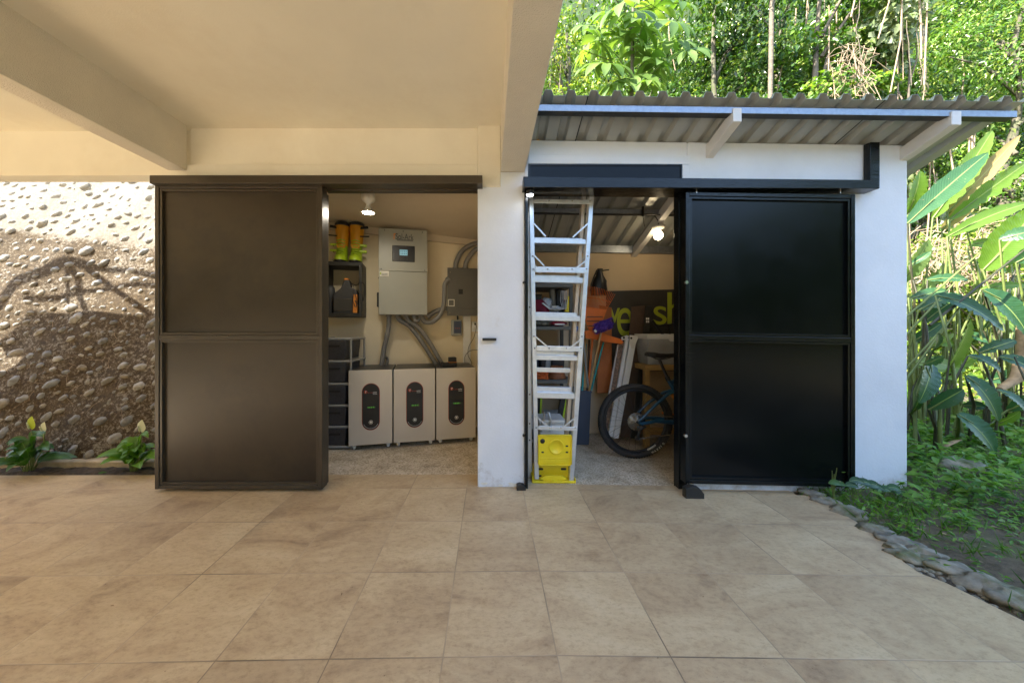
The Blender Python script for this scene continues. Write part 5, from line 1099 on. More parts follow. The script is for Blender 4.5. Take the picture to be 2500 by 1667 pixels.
# fuller back rows on the shelves
for (xa, xb, ya, yb, z_, h_, mt, nm_, lb_, ct_) in (
    (1222, 1252, .22, .42, zz, .20, 'greyplastic', 'crate', 'dark grey crate at the back of the upper shelf behind the maroon bag', 'crate'),
    (1254, 1276, .26, .42, zz, .15, 'paper', 'carton', 'pale carton at the back of the upper shelf', 'carton'),
    (1300, 1312, .10, .40, zz, .13, 'maroon', 'tin', 'dark red tin at the right of the upper shelf', 'tin'),
    (1230, 1262, .20, .42, tops[0], .11, 'blackplastic', 'toolbox', 'black toolbox lying on the top shelf', 'toolbox'),
    (1270, 1306, .15, .42, tops[0], .07, 'greyplastic', 'case', 'flat grey case lying on the top shelf', 'case'),
    (1222, 1268, .26, .43, z2, .13, 'blackplastic', 'crate', 'black crate at the back of the middle shelf behind the sack', 'crate'),
    (1270, 1308, .24, .43, z2, .15, 'binblue', 'crate', 'blue grey crate at the back of the middle shelf', 'crate'),
    (1244, 1256, .05, .2, z3, .20, 'blackplastic', 'canister', 'slim black canister standing between bucket and sprayer', 'canister'),
    (1278, 1310, .24, .43, z3, .24, 'greyplastic', 'crate', 'tall dark crate at the back of the lower shelf', 'crate'),
    (1224, 1262, .28, .43, z3, .14, 'dark', 'crate', 'low dark crate behind the orange rope', 'crate'),
    (1226, 1262, .22, .44, zs0+.002, .26, 'whiteplastic', 'crate', 'white crate on the floor under the shelves at the left', 'crate'),
    (1266, 1302, .24, .44, zs0+.002, .30, 'bagplastic', 'crate', 'pale grey crate on the floor under the shelves at the right', 'crate')):
    m = MB(); a_, b_ = X(xa, SY), X(xb, SY); t_ = .012
    m.hexa([(a_+t_, SY+ya+t_, z_+.001), (b_-t_, SY+ya+t_, z_+.001), (b_-t_, SY+yb-t_, z_+.001), (a_+t_, SY+yb-t_, z_+.001), (a_, SY+ya, z_+h_-.02), (b_, SY+ya, z_+h_-.02), (b_, SY+yb, z_+h_-.02), (a_, SY+yb, z_+h_-.02)]); m.box(a_-.004, b_+.004, SY+ya-.004, SY+yb+.004, z_+h_-.02, z_+h_); m.box((a_+b_)/2-.02, (a_+b_)/2+.02, SY+ya-.007, SY+ya+.01, z_+h_-.045, z_+h_-.022)
    on(nm_, m, M[mt], lb_, ct_, bevel=.004)
m = MB()
for k in range(5): m.tube([(X(1290+3*k, SY), SY+.03, zmid+.16), (X(1287+4*k, SY), SY+.0, zmid+.06), (X(1293+2*k, SY), SY+.01, zmid-.03)], .003, 5)
on('loose_cable', m, M['bagplastic'], 'pale loose wires hanging in front of the upper shelf', 'wires')
# low things behind the ladder foot: hedge trimmer blades, white crate with hook
for i, (px, tx) in enumerate(((1229, 1237), (1275, 1296))):
    m = MB(); m.bar((X(px, 3.2), 3.2, zs0+.16), (X(tx, 3.2), 3.2, Z(905, 3.2)), .05, .03); m.cm = 1; m.bar((X(px+9, 3.2), 3.19, zs0+.16), (X(tx+6, 3.2), 3.19, Z(905, 3.2)), .016, .02); m.bar((X(px+4, 3.2), 3.2, zs0+.02), (X(px+3, 3.2), 3.2, zs0+.17), .06, .04)
    on('garden_tool', m, [M['blackplastic'], M['lime']], ('black and green garden tool standing left behind the ladder', 'black and green garden tool leaning right behind the white tub')[i], 'garden tool')
ty_ = 2.95; m = MB(); m.loft([rr_ for rr_ in ([(X(1240, ty_), ty_-.06, zs0+.001), (X(1288, ty_), ty_-.06, zs0+.001), (X(1288, ty_), ty_+.12, zs0+.001), (X(1240, ty_), ty_+.12, zs0+.001)], [(X(1236, ty_), ty_-.08, Z(965, ty_)), (X(1292, ty_), ty_-.08, Z(965, ty_)), (X(1292, ty_), ty_+.13, Z(965, ty_)), (X(1236, ty_), ty_+.13, Z(965, ty_))])]); m.box(X(1234, ty_), X(1294, ty_), ty_-.088, ty_+.138, Z(966, ty_), Z(958, ty_))
on('tub', m, M['whiteplastic'], 'white plastic tub on the floor behind the ladder', 'tub', bevel=.006)
m = MB(); xa, xb = X(1247, 2.84), X(1265, 2.84); m.tube([(xa-.01, 2.84, Z(990, 2.84)), (xa, 2.84, Z(965, 2.84)), ((xa+xb)/2-.02, 2.84, Z(946, 2.84)), ((xa+xb)/2+.02, 2.84, Z(946, 2.84)), (xb, 2.84, Z(965, 2.84)), (xb-.01, 2.84, Z(990, 2.84))], .008, 8); on('hook', m, M['alu'], 'bent metal hoop standing in front of the white tub', 'hook')

# --- tall bin with poles
BY = 3.44; zb_ = zs0-.004; bx0, bx1 = X(1310, BY), X(1358, BY)
m = MB(); i_ = .018; ht = Z(899, BY)
m.hexa([(bx0+i_, BY+i_, zb_), (bx1-i_, BY+i_, zb_), (bx1-i_, BY+.24, zb_), (bx0+i_, BY+.24, zb_), (bx0, BY, ht), (bx1, BY, ht), (bx1, BY+.26, ht), (bx0, BY+.26, ht)])
for a in ((bx0-.006, bx1+.006, BY-.006, BY+.004), (bx0-.006, bx1+.006, BY+.256, BY+.266), (bx0-.006, bx0+.004, BY+.004, BY+.256), (bx1-.004, bx1+.006, BY+.004, BY+.256)): m.box(a[0], a[1], a[2], a[3], ht-.012, ht+.008)
m.f = [f for f in m.f if f != (4, 5, 6, 7) or True]
on('tall_bin', m, M['binblue'], 'tall blue grey plastic bin holding broom sticks', 'bin', bevel=.003)
def pole(a, b, r, mat, name, label, cat, Ya=BY+.06, Yb=3.70):
    m = MB(); m.cyl(P(a[0], a[1], Ya), P(b[0], b[1], Yb), r, n=10); return on(name, m, mat, label, cat)
pole((1352, 896), (1326, 664), .012, M['greytube'], 'pole', 'grey pole rising from the tall bin behind the ladder rail', 'pole')
pole((1343, 896), (1344, 770), .012, M['stick'], 'broom_stick', 'ochre stick standing upright in the tall bin', 'stick')
pole((1350, 896), (1353, 780), .011, M['stickdark'], 'broom_stick', 'dark brown stick standing upright in the tall bin', 'stick')
pole((1337, 897), (1346, 790), .011, M['teal'], 'broom_stick', 'teal tube with an open end standing in the tall bin', 'stick')
pole((1358, 895), (1386, 786), .010, M['teal'], 'broom_stick', 'thin green stick slanting to the right out of the bin', 'stick')
# duster on its wooden pole
t = thing('duster', 'fluffy purple duster on a wooden pole leaning right out of the bin', 'duster', P(1355, 895, 3.42))
m = MB(); m.cyl(P(1353, 897, 3.47), P(1384, 745, 3.47), .011, n=10); m.build('handle', M['stick'], t)
m = MB(); a = P(1365, 756, 3.45); b = P(1406, 741, 3.45); ax = (b-a); rot = ax.to_track_quat('X', 'Z').to_matrix(); m.ball((a+b)/2, ax.length*.56, .045, .048, 22, 14, jit=.07, rot=rot); du = m.build('duster_head', M['purple'], t)
cs_ = []; 
for i in range(900):
    k = random.random(); q = a+ax*k; an = random.uniform(0, 6.28); d_ = (V((0, 1, 0))*math.cos(an)+V((0, 0, 1))*math.sin(an)); cs_.append((q+d_*.04, d_+V((random.gauss(0, .5), 0, random.gauss(0, .3)))))
v_, f_ = leaf_arrays(np.array([c[0][:] for c in cs_]), np.array([c[1][:] for c in cs_]), unit(900), .028, .006); np_mesh('fibre', v_, f_, M['purple'], du, kind='stuff')
m = MB(); m.cyl(P(1366, 757, 3.40), P(1369, 762, 3.40), .012, n=10); m.build('end_cap', M['whiteplastic'], t)
# rake
RYk = 3.62; t = thing('leaf_rake', 'orange plastic leaf rake with its fan of tines pointing up', 'rake', P(1360, 775, RYk))
tl, trr = (1330, 658), (1412, 676); nT = 22; ctr = (1362, 782)
m = MB()
for i in range(nT):
    f = i/(nT-1); tx = tl[0]+(trr[0]-tl[0])*f; ty2 = tl[1]+(trr[1]-tl[1])*f-6*math.sin(math.pi*f); bx_ = 1344+(1392-1344)*f; by_ = 705+6*f
    m.tube([P(bx_, by_, RYk), P((bx_+tx)/2+1*(f-.5), (by_+ty2)/2, RYk-.01), P(tx, ty2, RYk), P(tx+.5, ty2-1, RYk-.03)], .0032, 5)
m.tube([P(1337+(1402-1337)*f, 683+10*f-3*math.sin(3.14*f), RYk-.004) for f in np.linspace(0, 1, 8)], .003, 5)
m.build('tines', M['orange'], t)
m = MB(); m.prism([P(1342, 702, RYk), P(1394, 711, RYk), P(1384, 740, RYk), P(1371, 768, RYk), P(1355, 766, RYk), P(1345, 738, RYk)], (0, .012, 0)); m.build('rake_head', M['orange'], t, bevel=.003)
m = MB()
for y in (727, 737, 748): m.box(X(1348, RYk), X(1384, RYk), RYk-.003, RYk+.001, Z(y+1, RYk), Z(y-1, RYk))
m.build('rake_groove', M['stickdark'], t)
m = MB(); m.cyl(P(1362, 766, RYk+.01), P(1350, 900, RYk-.12), .012, n=10); m.build('handle', M['orange'], t)
# orange push broom head and orange board
m = MB(); pts = [(1343, 762), (1347, 758), (1375, 760), (1400, 770), (1426, 778), (1433, 786), (1428, 790), (1400, 786), (1365, 779), (1346, 776)]; m.prism([P(x, y, 3.55) for x, y in pts], (0, .03, 0)); on('scraper', m, M['orange'], 'wide orange scraper blade tilting down to the right behind the duster', 'scraper', bevel=.006)
m = MB(); m.hexa([P(1371, 902, 3.70), P(1405, 902, 3.70), P(1405, 902, 3.72), P(1371, 902, 3.72), P(1376, 700, 3.80), P(1405, 706, 3.80), P(1405, 706, 3.82), P(1376, 700, 3.82)]); on('board', m, pm('dark_orange_board', (.42, .13, .03), .6, var=.15, vs=4), 'tall dark orange board leaning upright behind the sticks', 'board', bevel=.003)
# black backpack hanging
HY = 3.72; t = thing('backpack', 'black bag hanging by its strap from a hook above the orange rake', 'bag', P(1377, 618, HY))
def oval(cx_, cy_, rx, ry, Y, yd): return [(X(cx_+rx*math.cos(a), Y), Y+yd*math.sin(a), Z(cy_, Y)) for a in np.linspace(0, 6.283, 15)[:-1]]
m = MB(); m.loft([oval(1376, 678, 19, 0, HY, .06), oval(1375, 665, 20, 0, HY, .07), oval(1376, 645, 16, 0, HY, .06), oval(1377, 633, 9, 0, HY, .04), oval(1377, 624, 7, 0, HY, .03), oval(1378, 617, 6.5, 0, HY, .03)]); m.build('body', M['blackplastic'], t)
m = MB(); m.tube([P(1371, 620, HY-.02), P(1364, 636, HY-.03), P(1358, 652, HY-.04), P(1357, 668, HY-.05)], .008, 6); m.tube([P(1383, 630, HY-.02), P(1392, 645, HY-.03), P(1391, 660, HY-.04), P(1396, 676, HY-.04)], .008, 6); m.build('strap', M['blackplastic'], t)
m = MB(); m.cyl(P(1378, 622, HY+.03), P(1399, 619, HY-.02), .007, n=8); m.build('hook', M['dark'], t)
# sign board with lime letters
SB = 3.815; t = thing('sign_board', 'dark sign board with large lime green letters on the back wall of the shed', 'sign', P(1480, 830, SB))
m = MB(); m.hexa([P(1392, 852, SB), P(1640, 852, SB), P(1640, 852, SB+.02), P(1392, 852, SB+.02), P(1392, 668, SB), P(1640, 662, SB), P(1640, 662, SB+.02), P(1392, 668, SB+.02)]); m.build('board', M['sign'], t, bevel=.002)
for s_, a0_, b0_ in (('v', (1399, 741), (1424, 707)), ('e', (1417, 772), (1453, 707)), ('s', (1501, 745), (1531, 703)), ('h', (1533, 743), (1574, 671))):
    p = P(a0_[0], a0_[1], SB-.003); q = P(b0_[0], b0_[1], SB-.003)
    text('letter', s_, Matrix.Translation(p), M['limeink'], t, ext=.002, fit=(q.x-p.x, q.z-p.z), stroke=.0)
# dark leaning boards and post
m = MB(); m.hexa([P(1424, 1003, 3.50), P(1452, 1003, 3.50), P(1452, 1003, 3.53), P(1424, 1003, 3.53), P(1450, 704, 3.74), P(1482, 701, 3.74), P(1482, 701, 3.77), P(1450, 704, 3.77)]); on('plank', m, M['stickdark'], 'wide dark brown plank leaning on the sign board', 'plank', bevel=.003)
m = MB(); m.hexa([P(1448, 1006, 3.46), P(1466, 1006, 3.46), P(1466, 1006, 3.49), P(1448, 1006, 3.49), P(1484, 702, 3.72), P(1500, 702, 3.72), P(1500, 702, 3.75), P(1484, 702, 3.75)]); o = on('plank', m, M['dark'], 'narrow black plank with white marks leaning right of the brown plank', 'plank', bevel=.003)
m = MB()
for (x, y) in ((1485, 731), (1489, 731), (1485, 738), (1489, 738)): m.box(X(x-1.4, 3.69), X(x+1.4, 3.69), 3.685, 3.689, Z(y+3, 3.69), Z(y-2, 3.69))
tag(m.build('paint_mark', M['whiteink']), 'cluster of white marks on the narrow black plank', 'mark')
# folded trestle: two pale bars and a speckled strip
t = thing('folded_trestle', 'folded white metal trestle leaning in front of the dark planks', 'trestle', P(1410, 1005, 3.42))
def slat(b0, b1, t0, t1, Yb, Yt, d, mat, name):
    m = MB(); dv = V((0, d, 0)); a_, b_, c_, d2 = P(b0[0], b0[1], Yb), P(b1[0], b1[1], Yb), P(t1[0], t1[1], Yt), P(t0[0], t0[1], Yt)
    m.hexa([a_, b_, b_+dv, a_+dv, d2, c_, c_+dv, d2+dv]); return m.build(name, mat, t, bevel=.003)
slat((1409, 1006), (1421, 1006), (1448, 775), (1463, 776), 3.38, 3.60, .03, M['whiteplastic'], 'bar')
slat((1397, 1000), (1407, 1003), (1437, 778), (1445, 776), 3.40, 3.60, .03, M['whiteplastic'], 'bar')
slat((1389, 985), (1395, 990), (1421, 790), (1434, 784), 3.42, 3.58, .02, M['pebblebrown'], 'speckled_strip')
slat((1386, 975), (1389, 980), (1419, 793), (1421, 790), 3.41, 3.57, .03, M['whiteplastic'], 'edge_bar')
m = MB(); m.prism([P(x, y, 3.575) for x, y in ((1446, 769), (1462, 770), (1466, 775), (1452, 812), (1450, 812), (1447, 780))], (0, .012, 0)); m.prism([P(x, y, 3.572) for x, y in ((1427, 774), (1440, 769), (1446, 772), (1436, 780), (1428, 781))], (0, .012, 0)); m.build('bracket', M['porcelain'], t, bevel=.002)
m = MB()
for (x, y) in ((1450, 776), (1433, 775)): m.lathe([(0, -.005), (.008, -.005), (.012, 0)], P(x, y, 3.572), 'Y', 12)
m.build('pivot', M['dark'], t)
# --- workbench, clear bin, clamp
WY = 3.38; zt = Z(838, WY); t = thing('workbench', 'low yellow wooden bench carrying a clear storage bin behind the bicycle', 'bench', (X(1560, WY), WY+.2, zs0))
m = MB(); m.box(X(1482, WY), 2.9, WY, 3.80, zt-.055, zt); m.build('bench_top', M['wood'], t, bevel=.004)
for x in (X(1483, WY), 2.80):
    for y in (WY+.01, 3.72): m = MB(); m.box(x, x+.05, y, y+.06, zs0-.02, zt-.055); m.build('leg', M['wood'], t, bevel=.003)
m = MB(); m.box(X(1483, WY)+.05, 2.80, WY+.02, WY+.05, zs0+.12, zs0+.19); m.build('stretcher', M['wood'], t, bevel=.003)
bx0, bx1 = X(1488, WY), X(1488, WY)+.46; z0, z1 = zt+.001, Z(777, WY)
t = thing('storage_bin', 'clear plastic storage bin with a white lid on the yellow bench', 'storage bin', ((bx0+bx1)/2, WY+.2, z0))
m = MB(); m.hexa([(bx0+.02, WY+.04, z0), (bx1-.02, WY+.04, z0), (bx1-.02, WY+.3, z0), (bx0+.02, WY+.3, z0), (bx0, WY+.015, z1), (bx1, WY+.015, z1), (bx1, WY+.33, z1), (bx0, WY+.33, z1)]); m.build('body', M['clear'], t, bevel=.012, seg=3)
m = MB(); m.box(bx0-.008, bx1+.008, WY+.005, WY+.34, z1-.006, z1+.03); m.box(bx0-.004, bx1+.004, WY+.01, WY+.33, z1+.03, z1+.044); m.prism([(bx0+.20, WY+.002, z1+.01), (bx0+.34, WY+.002, z1+.01), (bx0+.31, WY+.002, z1-.03), (bx0+.23, WY+.002, z1-.03)], (0, .01, 0)); m.build('lid', M['whiteplastic'], t, bevel=.006)
m = MB(); m.box(bx0+.05, bx0+.22, WY+.08, WY+.25, z0+.01, z0+.16); m.box(bx0+.25, bx0+.40, WY+.08, WY+.26, z0+.01, z0+.2); on('box', m, M['greyplastic'], 'grey things packed inside the clear storage bin', 'contents', bevel=.01)
m = MB(); m.bar(P(1498, 735, 3.5), P(1524, 770, 3.5), .022, .02); m.bar(P(1512, 748, 3.5), P(1600, 738, 3.5), .018, .02); m.bar(P(1537, 745, 3.5), P(1538, 768, 3.5), .016, .016); on('clamp', m, M['blackplastic'], 'black bar clamp lying on the storage bin lid', 'clamp', bevel=.002)

# --- mountain bike
BYk = 3.13; hub = V((X(1459, BYk), BYk, 0)); Rw = .355; hub.z = zs0-.012+Rw
front = hub+V((1.17, 0, 0)); bb = hub+V((.44, 0, -.02))
bike = thing('bicycle', 'blue mountain bike with knobbly tyres parked half behind the black sliding door', 'bicycle', (hub.x+.5, BYk, zs0-.012))
def wheel(c, rear):
    m = MB(); Rt = Rw-.028; ring = []
    m.tube([(c.x+Rt*math.cos(a), c.y, c.z+Rt*math.sin(a)) for a in np.linspace(0, 2*math.pi, 49)[:-1]], .027, 10, closed=True)
    ty = m.build('tyre', M['rubber'], bike)
    m = MB()
    for k in range(84):
        a = 2*math.pi*k/84; d = V((math.cos(a), 0, math.sin(a))); tg = V((-math.sin(a), 0, math.cos(a)))
        for s, o_ in ((-1, .0), (1, .5), (-.35, .5), (.35, 0)):
            p = c+d*(Rw-.004-.006*abs(s))+V((0, s*.018, 0))+tg*(o_*.026); m.bar(p-d*.003, p+d*.006, .012, .010, up=(0, 1, 0))
    m.build('tread_knobs', M['rubber'], ty, kind='stuff')
    if rear:
        w = 'MAXXIS'; rr = Rt+.002
        for i, ch in enumerate(w):
            a = R(-62+4.6*i)-.0; d = V((math.cos(a), 0, math.sin(a))); tg = V((-math.sin(a), 0, math.cos(a)))
            # letters stand on the sidewall, tops towards the hub
            x_ = tg; z_ = -d; B = Matrix((x_, V((0, 1, 0)), z_)).transposed().to_4x4(); B.translation = c+d*(rr+.010)+V((0, -.0268, 0))-tg*.010
            text('tyre_print', ch, B, M['paper'], ty, fit=(.017 if ch != 'I' else .004, .019))
    m = MB(); m.tube([(c.x+(Rt-.034)*math.cos(a), c.y, c.z+(Rt-.034)*math.sin(a)) for a in np.linspace(0, 2*math.pi, 41)[:-1]], .013, 8, closed=True); rim = m.build('rim', M['blackplastic'], bike)
    a0_ = R(-66); m = MB()
    if rear:
        for k in range(7):
            a = R(-68+2.6*k); b = R(-68+2.6*(k+.8)); q = lambda an, r: (c.x+r*math.cos(an), c.y-.0135, c.z+r*math.sin(an)); m.prism([q(a, Rt-.042), q(b, Rt-.042), q(b, Rt-.026), q(a, Rt-.026)], (0, -.001, 0))
        m.build('rim_decal', M['paper'], rim)
    m = MB()
    for k in range(28):
        a = 2*math.pi*k/28; b = a+(.55 if k % 2 else -.55); s = .022 if k % 4 < 2 else -.022
        m.tube([(c.x+.028*math.cos(b), c.y+s, c.z+.028*math.sin(b)), (c.x+(Rt-.04)*math.cos(a), c.y, c.z+(Rt-.04)*math.sin(a))], .0013, 4)
    m.build('spokes', M['greyplastic'], bike)
    m = MB(); m.lathe([(.009, -.07), (.014, -.045), (.03, -.03), (.016, -.02), (.016, .02), (.03, .03), (.014, .05), (.009, .06)], c, 'Y', 14); m.build('hub', M['dark'], bike)
    return ty
wheel(hub, True); wheel(front, False)
m = MB()
for k in range(9):
    r = .086-.0075*k; y0 = hub.y-.026-.0035*k; n = 34
    pts = [(hub.x+(r-(.004 if j_ % 2 else 0))*math.cos(2*math.pi*j_/n), y0, hub.z+(r-(.004 if j_ % 2 else 0))*math.sin(2*math.pi*j_/n)) for j_ in range(n)]
    m.prism(pts, (0, .002, 0))
m.build('cassette', M['chrome'], bike)
st_ = hub+V((.025, -.045, .0)); m = MB()
top = V((X(1514, BYk), BYk, Z(824, BYk))); sj = V((X(1551, BYk), BYk, Z(899, BYk))); sdir_ = (sj-top).normalized(); bbt = sj+sdir_*.30
bb = V((sj.x+.16, BYk, hub.z-.02)); pst = V((X(1533, BYk), BYk, Z(868, BYk)))
m.tube([pst, sj, bb], [.017, .02, .024], 12); ht = V((front.x-.10, BYk, .98)); hb = V((front.x-.06, BYk, .84))
m.tube([pst+(sj-pst)*.35, ht+V((0, 0, -.02))], .02, 12); m.tube([bb, hb], .028, 12); m.tube([ht, hb], .028, 12); m.cyl(bb+V((0, -.04, 0)), bb+V((0, .04, 0)), .03)
m.build('frame', M['bikeblue'], bike)
for s in (-1, 1):
    d = V((0, s*.062, 0)); d2 = V((0, s*.035, 0)); m = MB(); m.tube([hub+d, hub+d+V((.03, 0, -.012)), V((X(1500, BYk), BYk, Z(962, BYk)))+d*.95, V((X(1557, BYk), BYk, Z(968, BYk)))+d2, bb+d2*.7+V((0, 0, .01))], [.011, .016, .019, .019, .018], 8); m.build('chainstay', M['bikeblue'], bike)
    m = MB(); m.tube([hub+d+V((.005, 0, .01)), V((X(1497, BYk), BYk, Z(927, BYk)))+d, V((X(1530, BYk), BYk, Z(902, BYk)))+d2, V((X(1556, BYk), BYk, Z(894, BYk)))+d2*.5], [.010, .014, .016, .016], 8); m.build('seatstay', M['bikeblue'], bike)
m = MB(); m.cyl(top+V((0, 0, -.0)), pst-sdir_*(-.02), .0135, n=12); m.build('seatpost', M['blackplastic'], bike)
m = MB(); m.cyl(pst-sdir_*.012, pst+sdir_*.022, .021, n=12); m.build('seat_clamp', M['dark'], bike)
sx0, sx1 = X(1484, BYk), X(1557, BYk); zt_ = Z(816, BYk); m = MB(); rings = []
for u_, w_2, dz, hh in ((0, .035, .012, .012), (.06, .068, .016, .02), (.22, .072, .010, .024), (.42, .045, .002, .022), (.62, .024, 0, .02), (.85, .02, .004, .018), (1, .012, .0, .010)):
    x = sx0+(sx1-sx0)*u_; rings.append([(x, BYk+w_2*math.cos(a), zt_+dz+hh*math.sin(a)-(.012 if math.sin(a) < 0 else 0)*abs(math.cos(a))) for a in np.linspace(0, 6.283, 13)[:-1]])
m.loft(rings); m.build('saddle', M['blackplastic'], bike)
m = MB(); m.tube([(sx0+.05, BYk-.02, zt_-.01), (sx0+.10, BYk-.022, zt_-.034), (sx0+.17, BYk-.022, zt_-.034), (sx1-.03, BYk-.012, zt_-.004)], .0035, 6); m.tube([(sx0+.05, BYk+.02, zt_-.01), (sx0+.10, BYk+.022, zt_-.034), (sx0+.17, BYk+.022, zt_-.034), (sx1-.03, BYk+.012, zt_-.004)], .0035, 6); m.build('saddle_rail', M['dark'], bike)
# chain and derailleur
jock = V((X(1458, BYk), BYk-.05, Z(1001, BYk))); cr = V((bb.x, BYk-.05, bb.z)); m = MB()
def chain(a, b): m.tube([a, b], .0042, 5); [m.ball(a+(b-a)*k, .0062, .004, .0052, 6, 4) for k in np.linspace(0, 1, int((b-a).length/.0125))]
chain(hub+V((.01, -.045, .062)), cr+V((0, 0, .062))); chain(jock+V((0, 0, -.012)), cr+V((0, 0, -.064))); m.build('chain', M['chrome'], bike)
m = MB(); m.cyl(jock+V((0, -.006, 0)), jock+V((0, .006, 0)), .022, n=14); gp = jock+V((.022, 0, .085)); m.cyl(gp+V((0, -.006, 0)), gp+V((0, .006, 0)), .022, n=14); m.bar(jock+V((0, -.009, 0)), gp+V((0, -.009, 0)), .02, .004); m.tube([gp+V((0, -.01, 0)), gp+V((.045, -.015, .03)), hub+V((.03, -.06, -.03))], [.016, .018, .014], 8); m.build('derailleur', M['dark'], bike)
m = MB(); m.lathe([(.02, -.004), (.066, -.004), (.068, 0), (.066, .004), (.02, .004)], cr, 'Y', 32); m.bar(cr+V((0, -.02, 0)), cr+V((.16, -.025, -.05)), .026, .014); m.bar(cr+V((0, .1, 0)), cr+V((-.16, .105, .05)), .026, .014); m.build('crankset', M['dark'], bike)
m = MB(); m.box(cr.x+.12, cr.x+.21, BYk-.14, BYk-.04, cr.z-.06, cr.z-.04); m.box(cr.x-.21, cr.x-.12, BYk+.06, BYk+.16, cr.z+.045, cr.z+.065); m.build('pedal', M['orangeink'], bike, bevel=.004)
m = MB()
for s in (-1, 1): m.tube([hb+V((0, s*.06, -.02)), front+V((0, s*.06, 0))], [.02, .018], 10)
m.box(hb.x-.02, hb.x+.03, BYk-.075, BYk+.075, hb.z-.06, hb.z-.015); m.build('fork', M['blackplastic'], bike)
m = MB(); m.tube([ht+V((.0, 0, .06)), ht+V((.05, 0, .09))], .018, 10); m.tube([ht+V((.04, -.37, .11)), ht+V((.05, -.12, .10)), ht+V((.05, 0, .09)), ht+V((.05, .12, .10)), ht+V((.04, .37, .11))], .014, 10); m.build('handlebar', M['blackplastic'], bike)
m = MB(); m.tube([V((X(1545, BYk), BYk-.01, Z(905, BYk))), V((X(1570, BYk), BYk-.01, Z(945, BYk)))], .024, 10); m.build('shock', M['orangeink'], bike)

# ================================================================ PLANTS ON THE LEFT
def lily(name, cx_, cyy, h, n, label, flowers, seed, hue):
    rs = random.Random(seed); t = thing('peace_lily', label, 'plant', (cx_, cyy, .0)); m = MB(); st = MB()
    for i in range(n):
        a = 2*math.pi*i/n*2.4+rs.uniform(-.3, .3); r = rs.uniform(.10, .30)*(.55+.75*(i/n)); z = h*rs.uniform(.5, 1.0)*(1.1-.75*(i/n))
        tip = V((cx_+r*1.2*math.cos(a), cyy+r*.75*math.sin(a)-.03, .02+z*.78)); mid = V((cx_+r*.5*math.cos(a), cyy+r*.3*math.sin(a), .04+z*1.0)); b = V((cx_+r*.22*math.cos(a), cyy+r*.13*math.sin(a), .02+z*.45))
        st.tube([(cx_+.02*math.cos(a), cyy+.02*math.sin(a), -.01), b], .003, 5)
        m.blade(b, mid, tip, rs.uniform(.055, .085)*h/.28, n=8, fold=.3, nrm=(-.2*math.cos(a), -.5, .9), rip=.02)
    m.build('leaves', hue, t); st.build('stems', M['stem'], t)
    for (px, py, py2, mt) in flowers:
        top = P(px, py, cyy-.03); m = MB(); m.tube([(cx_+.01, cyy, .02), (top.x-.01, cyy-.02, top.z*.6), (top.x, top.y, top.z-.02)], .0035, 6); s_ = m.build('flower_stem', M['stem'], t)
        bt = P(px, py, cyy-.03); tp_ = P(px+1.5, py2, cyy-.05); m = MB(); m.blade(bt, (bt+tp_)/2+V((0, -.03, 0)), tp_, abs(tp_.z-bt.z)*.72, n=8, fold=-.3, nrm=(0, -1, .25)); m.build('spathe', mt, s_)
        m = MB(); m.tube([bt+V((0, -.015, .01)), bt*.4+tp_*.6+V((0, -.03, 0))], [.006, .004], 7); m.build('spadix', M['spathe'], s_)
Yl = 2.79
lily('peace_lily', X(66, Yl), Yl, .36, 22, 'dark leaved peace lily with one green and one white flower', [(72, 985, 955, M['spathegreen']), (101, 990, 968, M['spathe'])], 5, M['lily'])
lily('peace_lily', X(308, Yl), Yl, .34, 30, 'bright green peace lily with a slim white bud beside the brown door', [(325, 992, 963, M['spathe'])], 9, bladem('bright_lily_leaf', (.05, .15, .012), (.15, .30, .03), .35, .32, (.2, .36, .06), .2))
m = MB(); m.blade((X(232, 2.76), 2.74, .004), (X(238, 2.76), 2.75, .012), (X(246, 2.76), 2.76, .006), .02, 5); tag(m.build('fallen_leaf', M['lily']), 'single green leaf lying on the soil between the two peace lilies', 'leaf')

# ================================================================ EDGING STONES
es = [(1862, 1138, 30, 9), (1900, 1156, 34, 11), (1950, 1182, 42, 14), (2012, 1224, 40, 12), (2066, 1250, 44, 13), (2062, 1268, 26, 12), (2090, 1286, 40, 14), (2128, 1281, 48, 14), (2190, 1317, 56, 18), (2268, 1354, 62, 22), (2345, 1392, 60, 26)]
nm = ['thin mossy edging stone against the shed wall', 'flat brown edging stone second from the shed wall', 'long dark edging stone third from the shed wall under the weeds', 'smooth grey edging stone fourth from the shed wall', 'long greenish edging stone at the step in the paving edge', 'small brown edging stone tucked into the step of the paving edge', 'dark edging stone below the small brown one', 'lumpy edging stone lying back from the paving edge in the soil', 'cracked grey edging stone third from the picture corner', 'pale humped edging stone second from the picture corner', 'large grey edging stone nearest the picture corner']
for (px, py, hw, hh), lb_ in zip(es, nm):
    p = Pf(px, py); s_ = p.y/F; m = MB(); rot = Matrix.Rotation(R(-38), 3, 'Z'); m.ball((p.x+.02, p.y+.02, p.z+.005), hw*s_*.80, hh*s_*1.5, max(.022, hh*s_*.9), 26, 16, jit=.22, rot=rot)
    tag(m.build('edging_stone', M['stone']), lb_, 'stone', 'river stones edging the patio')
m = MB(); p = Pf(2205, 1150); m.ball((p.x+.5, p.y+.35, .03), .17, .13, .10, 16, 10, jit=.12, rot=Matrix.Rotation(R(-25), 3, 'Z')); tag(m.build('boulder', M['stone']), 'grey boulder half buried in weeds right of the shed corner', 'boulder')
m = MB(); pts = EDGE[1:13]
for a, b in zip(pts, pts[1:]):
    for k in range(3):
        q = a+(b-a)*(k/3); m.ball((q.x+.03+.02*math.sin(k*5+q.x*9), q.y+.02, -.05+zf(q.x, q.y)), .07, .05, .04, 8, 5, jit=.2)
m.build('mortar_edge', M['soil'], kind='structure')
m = MB()
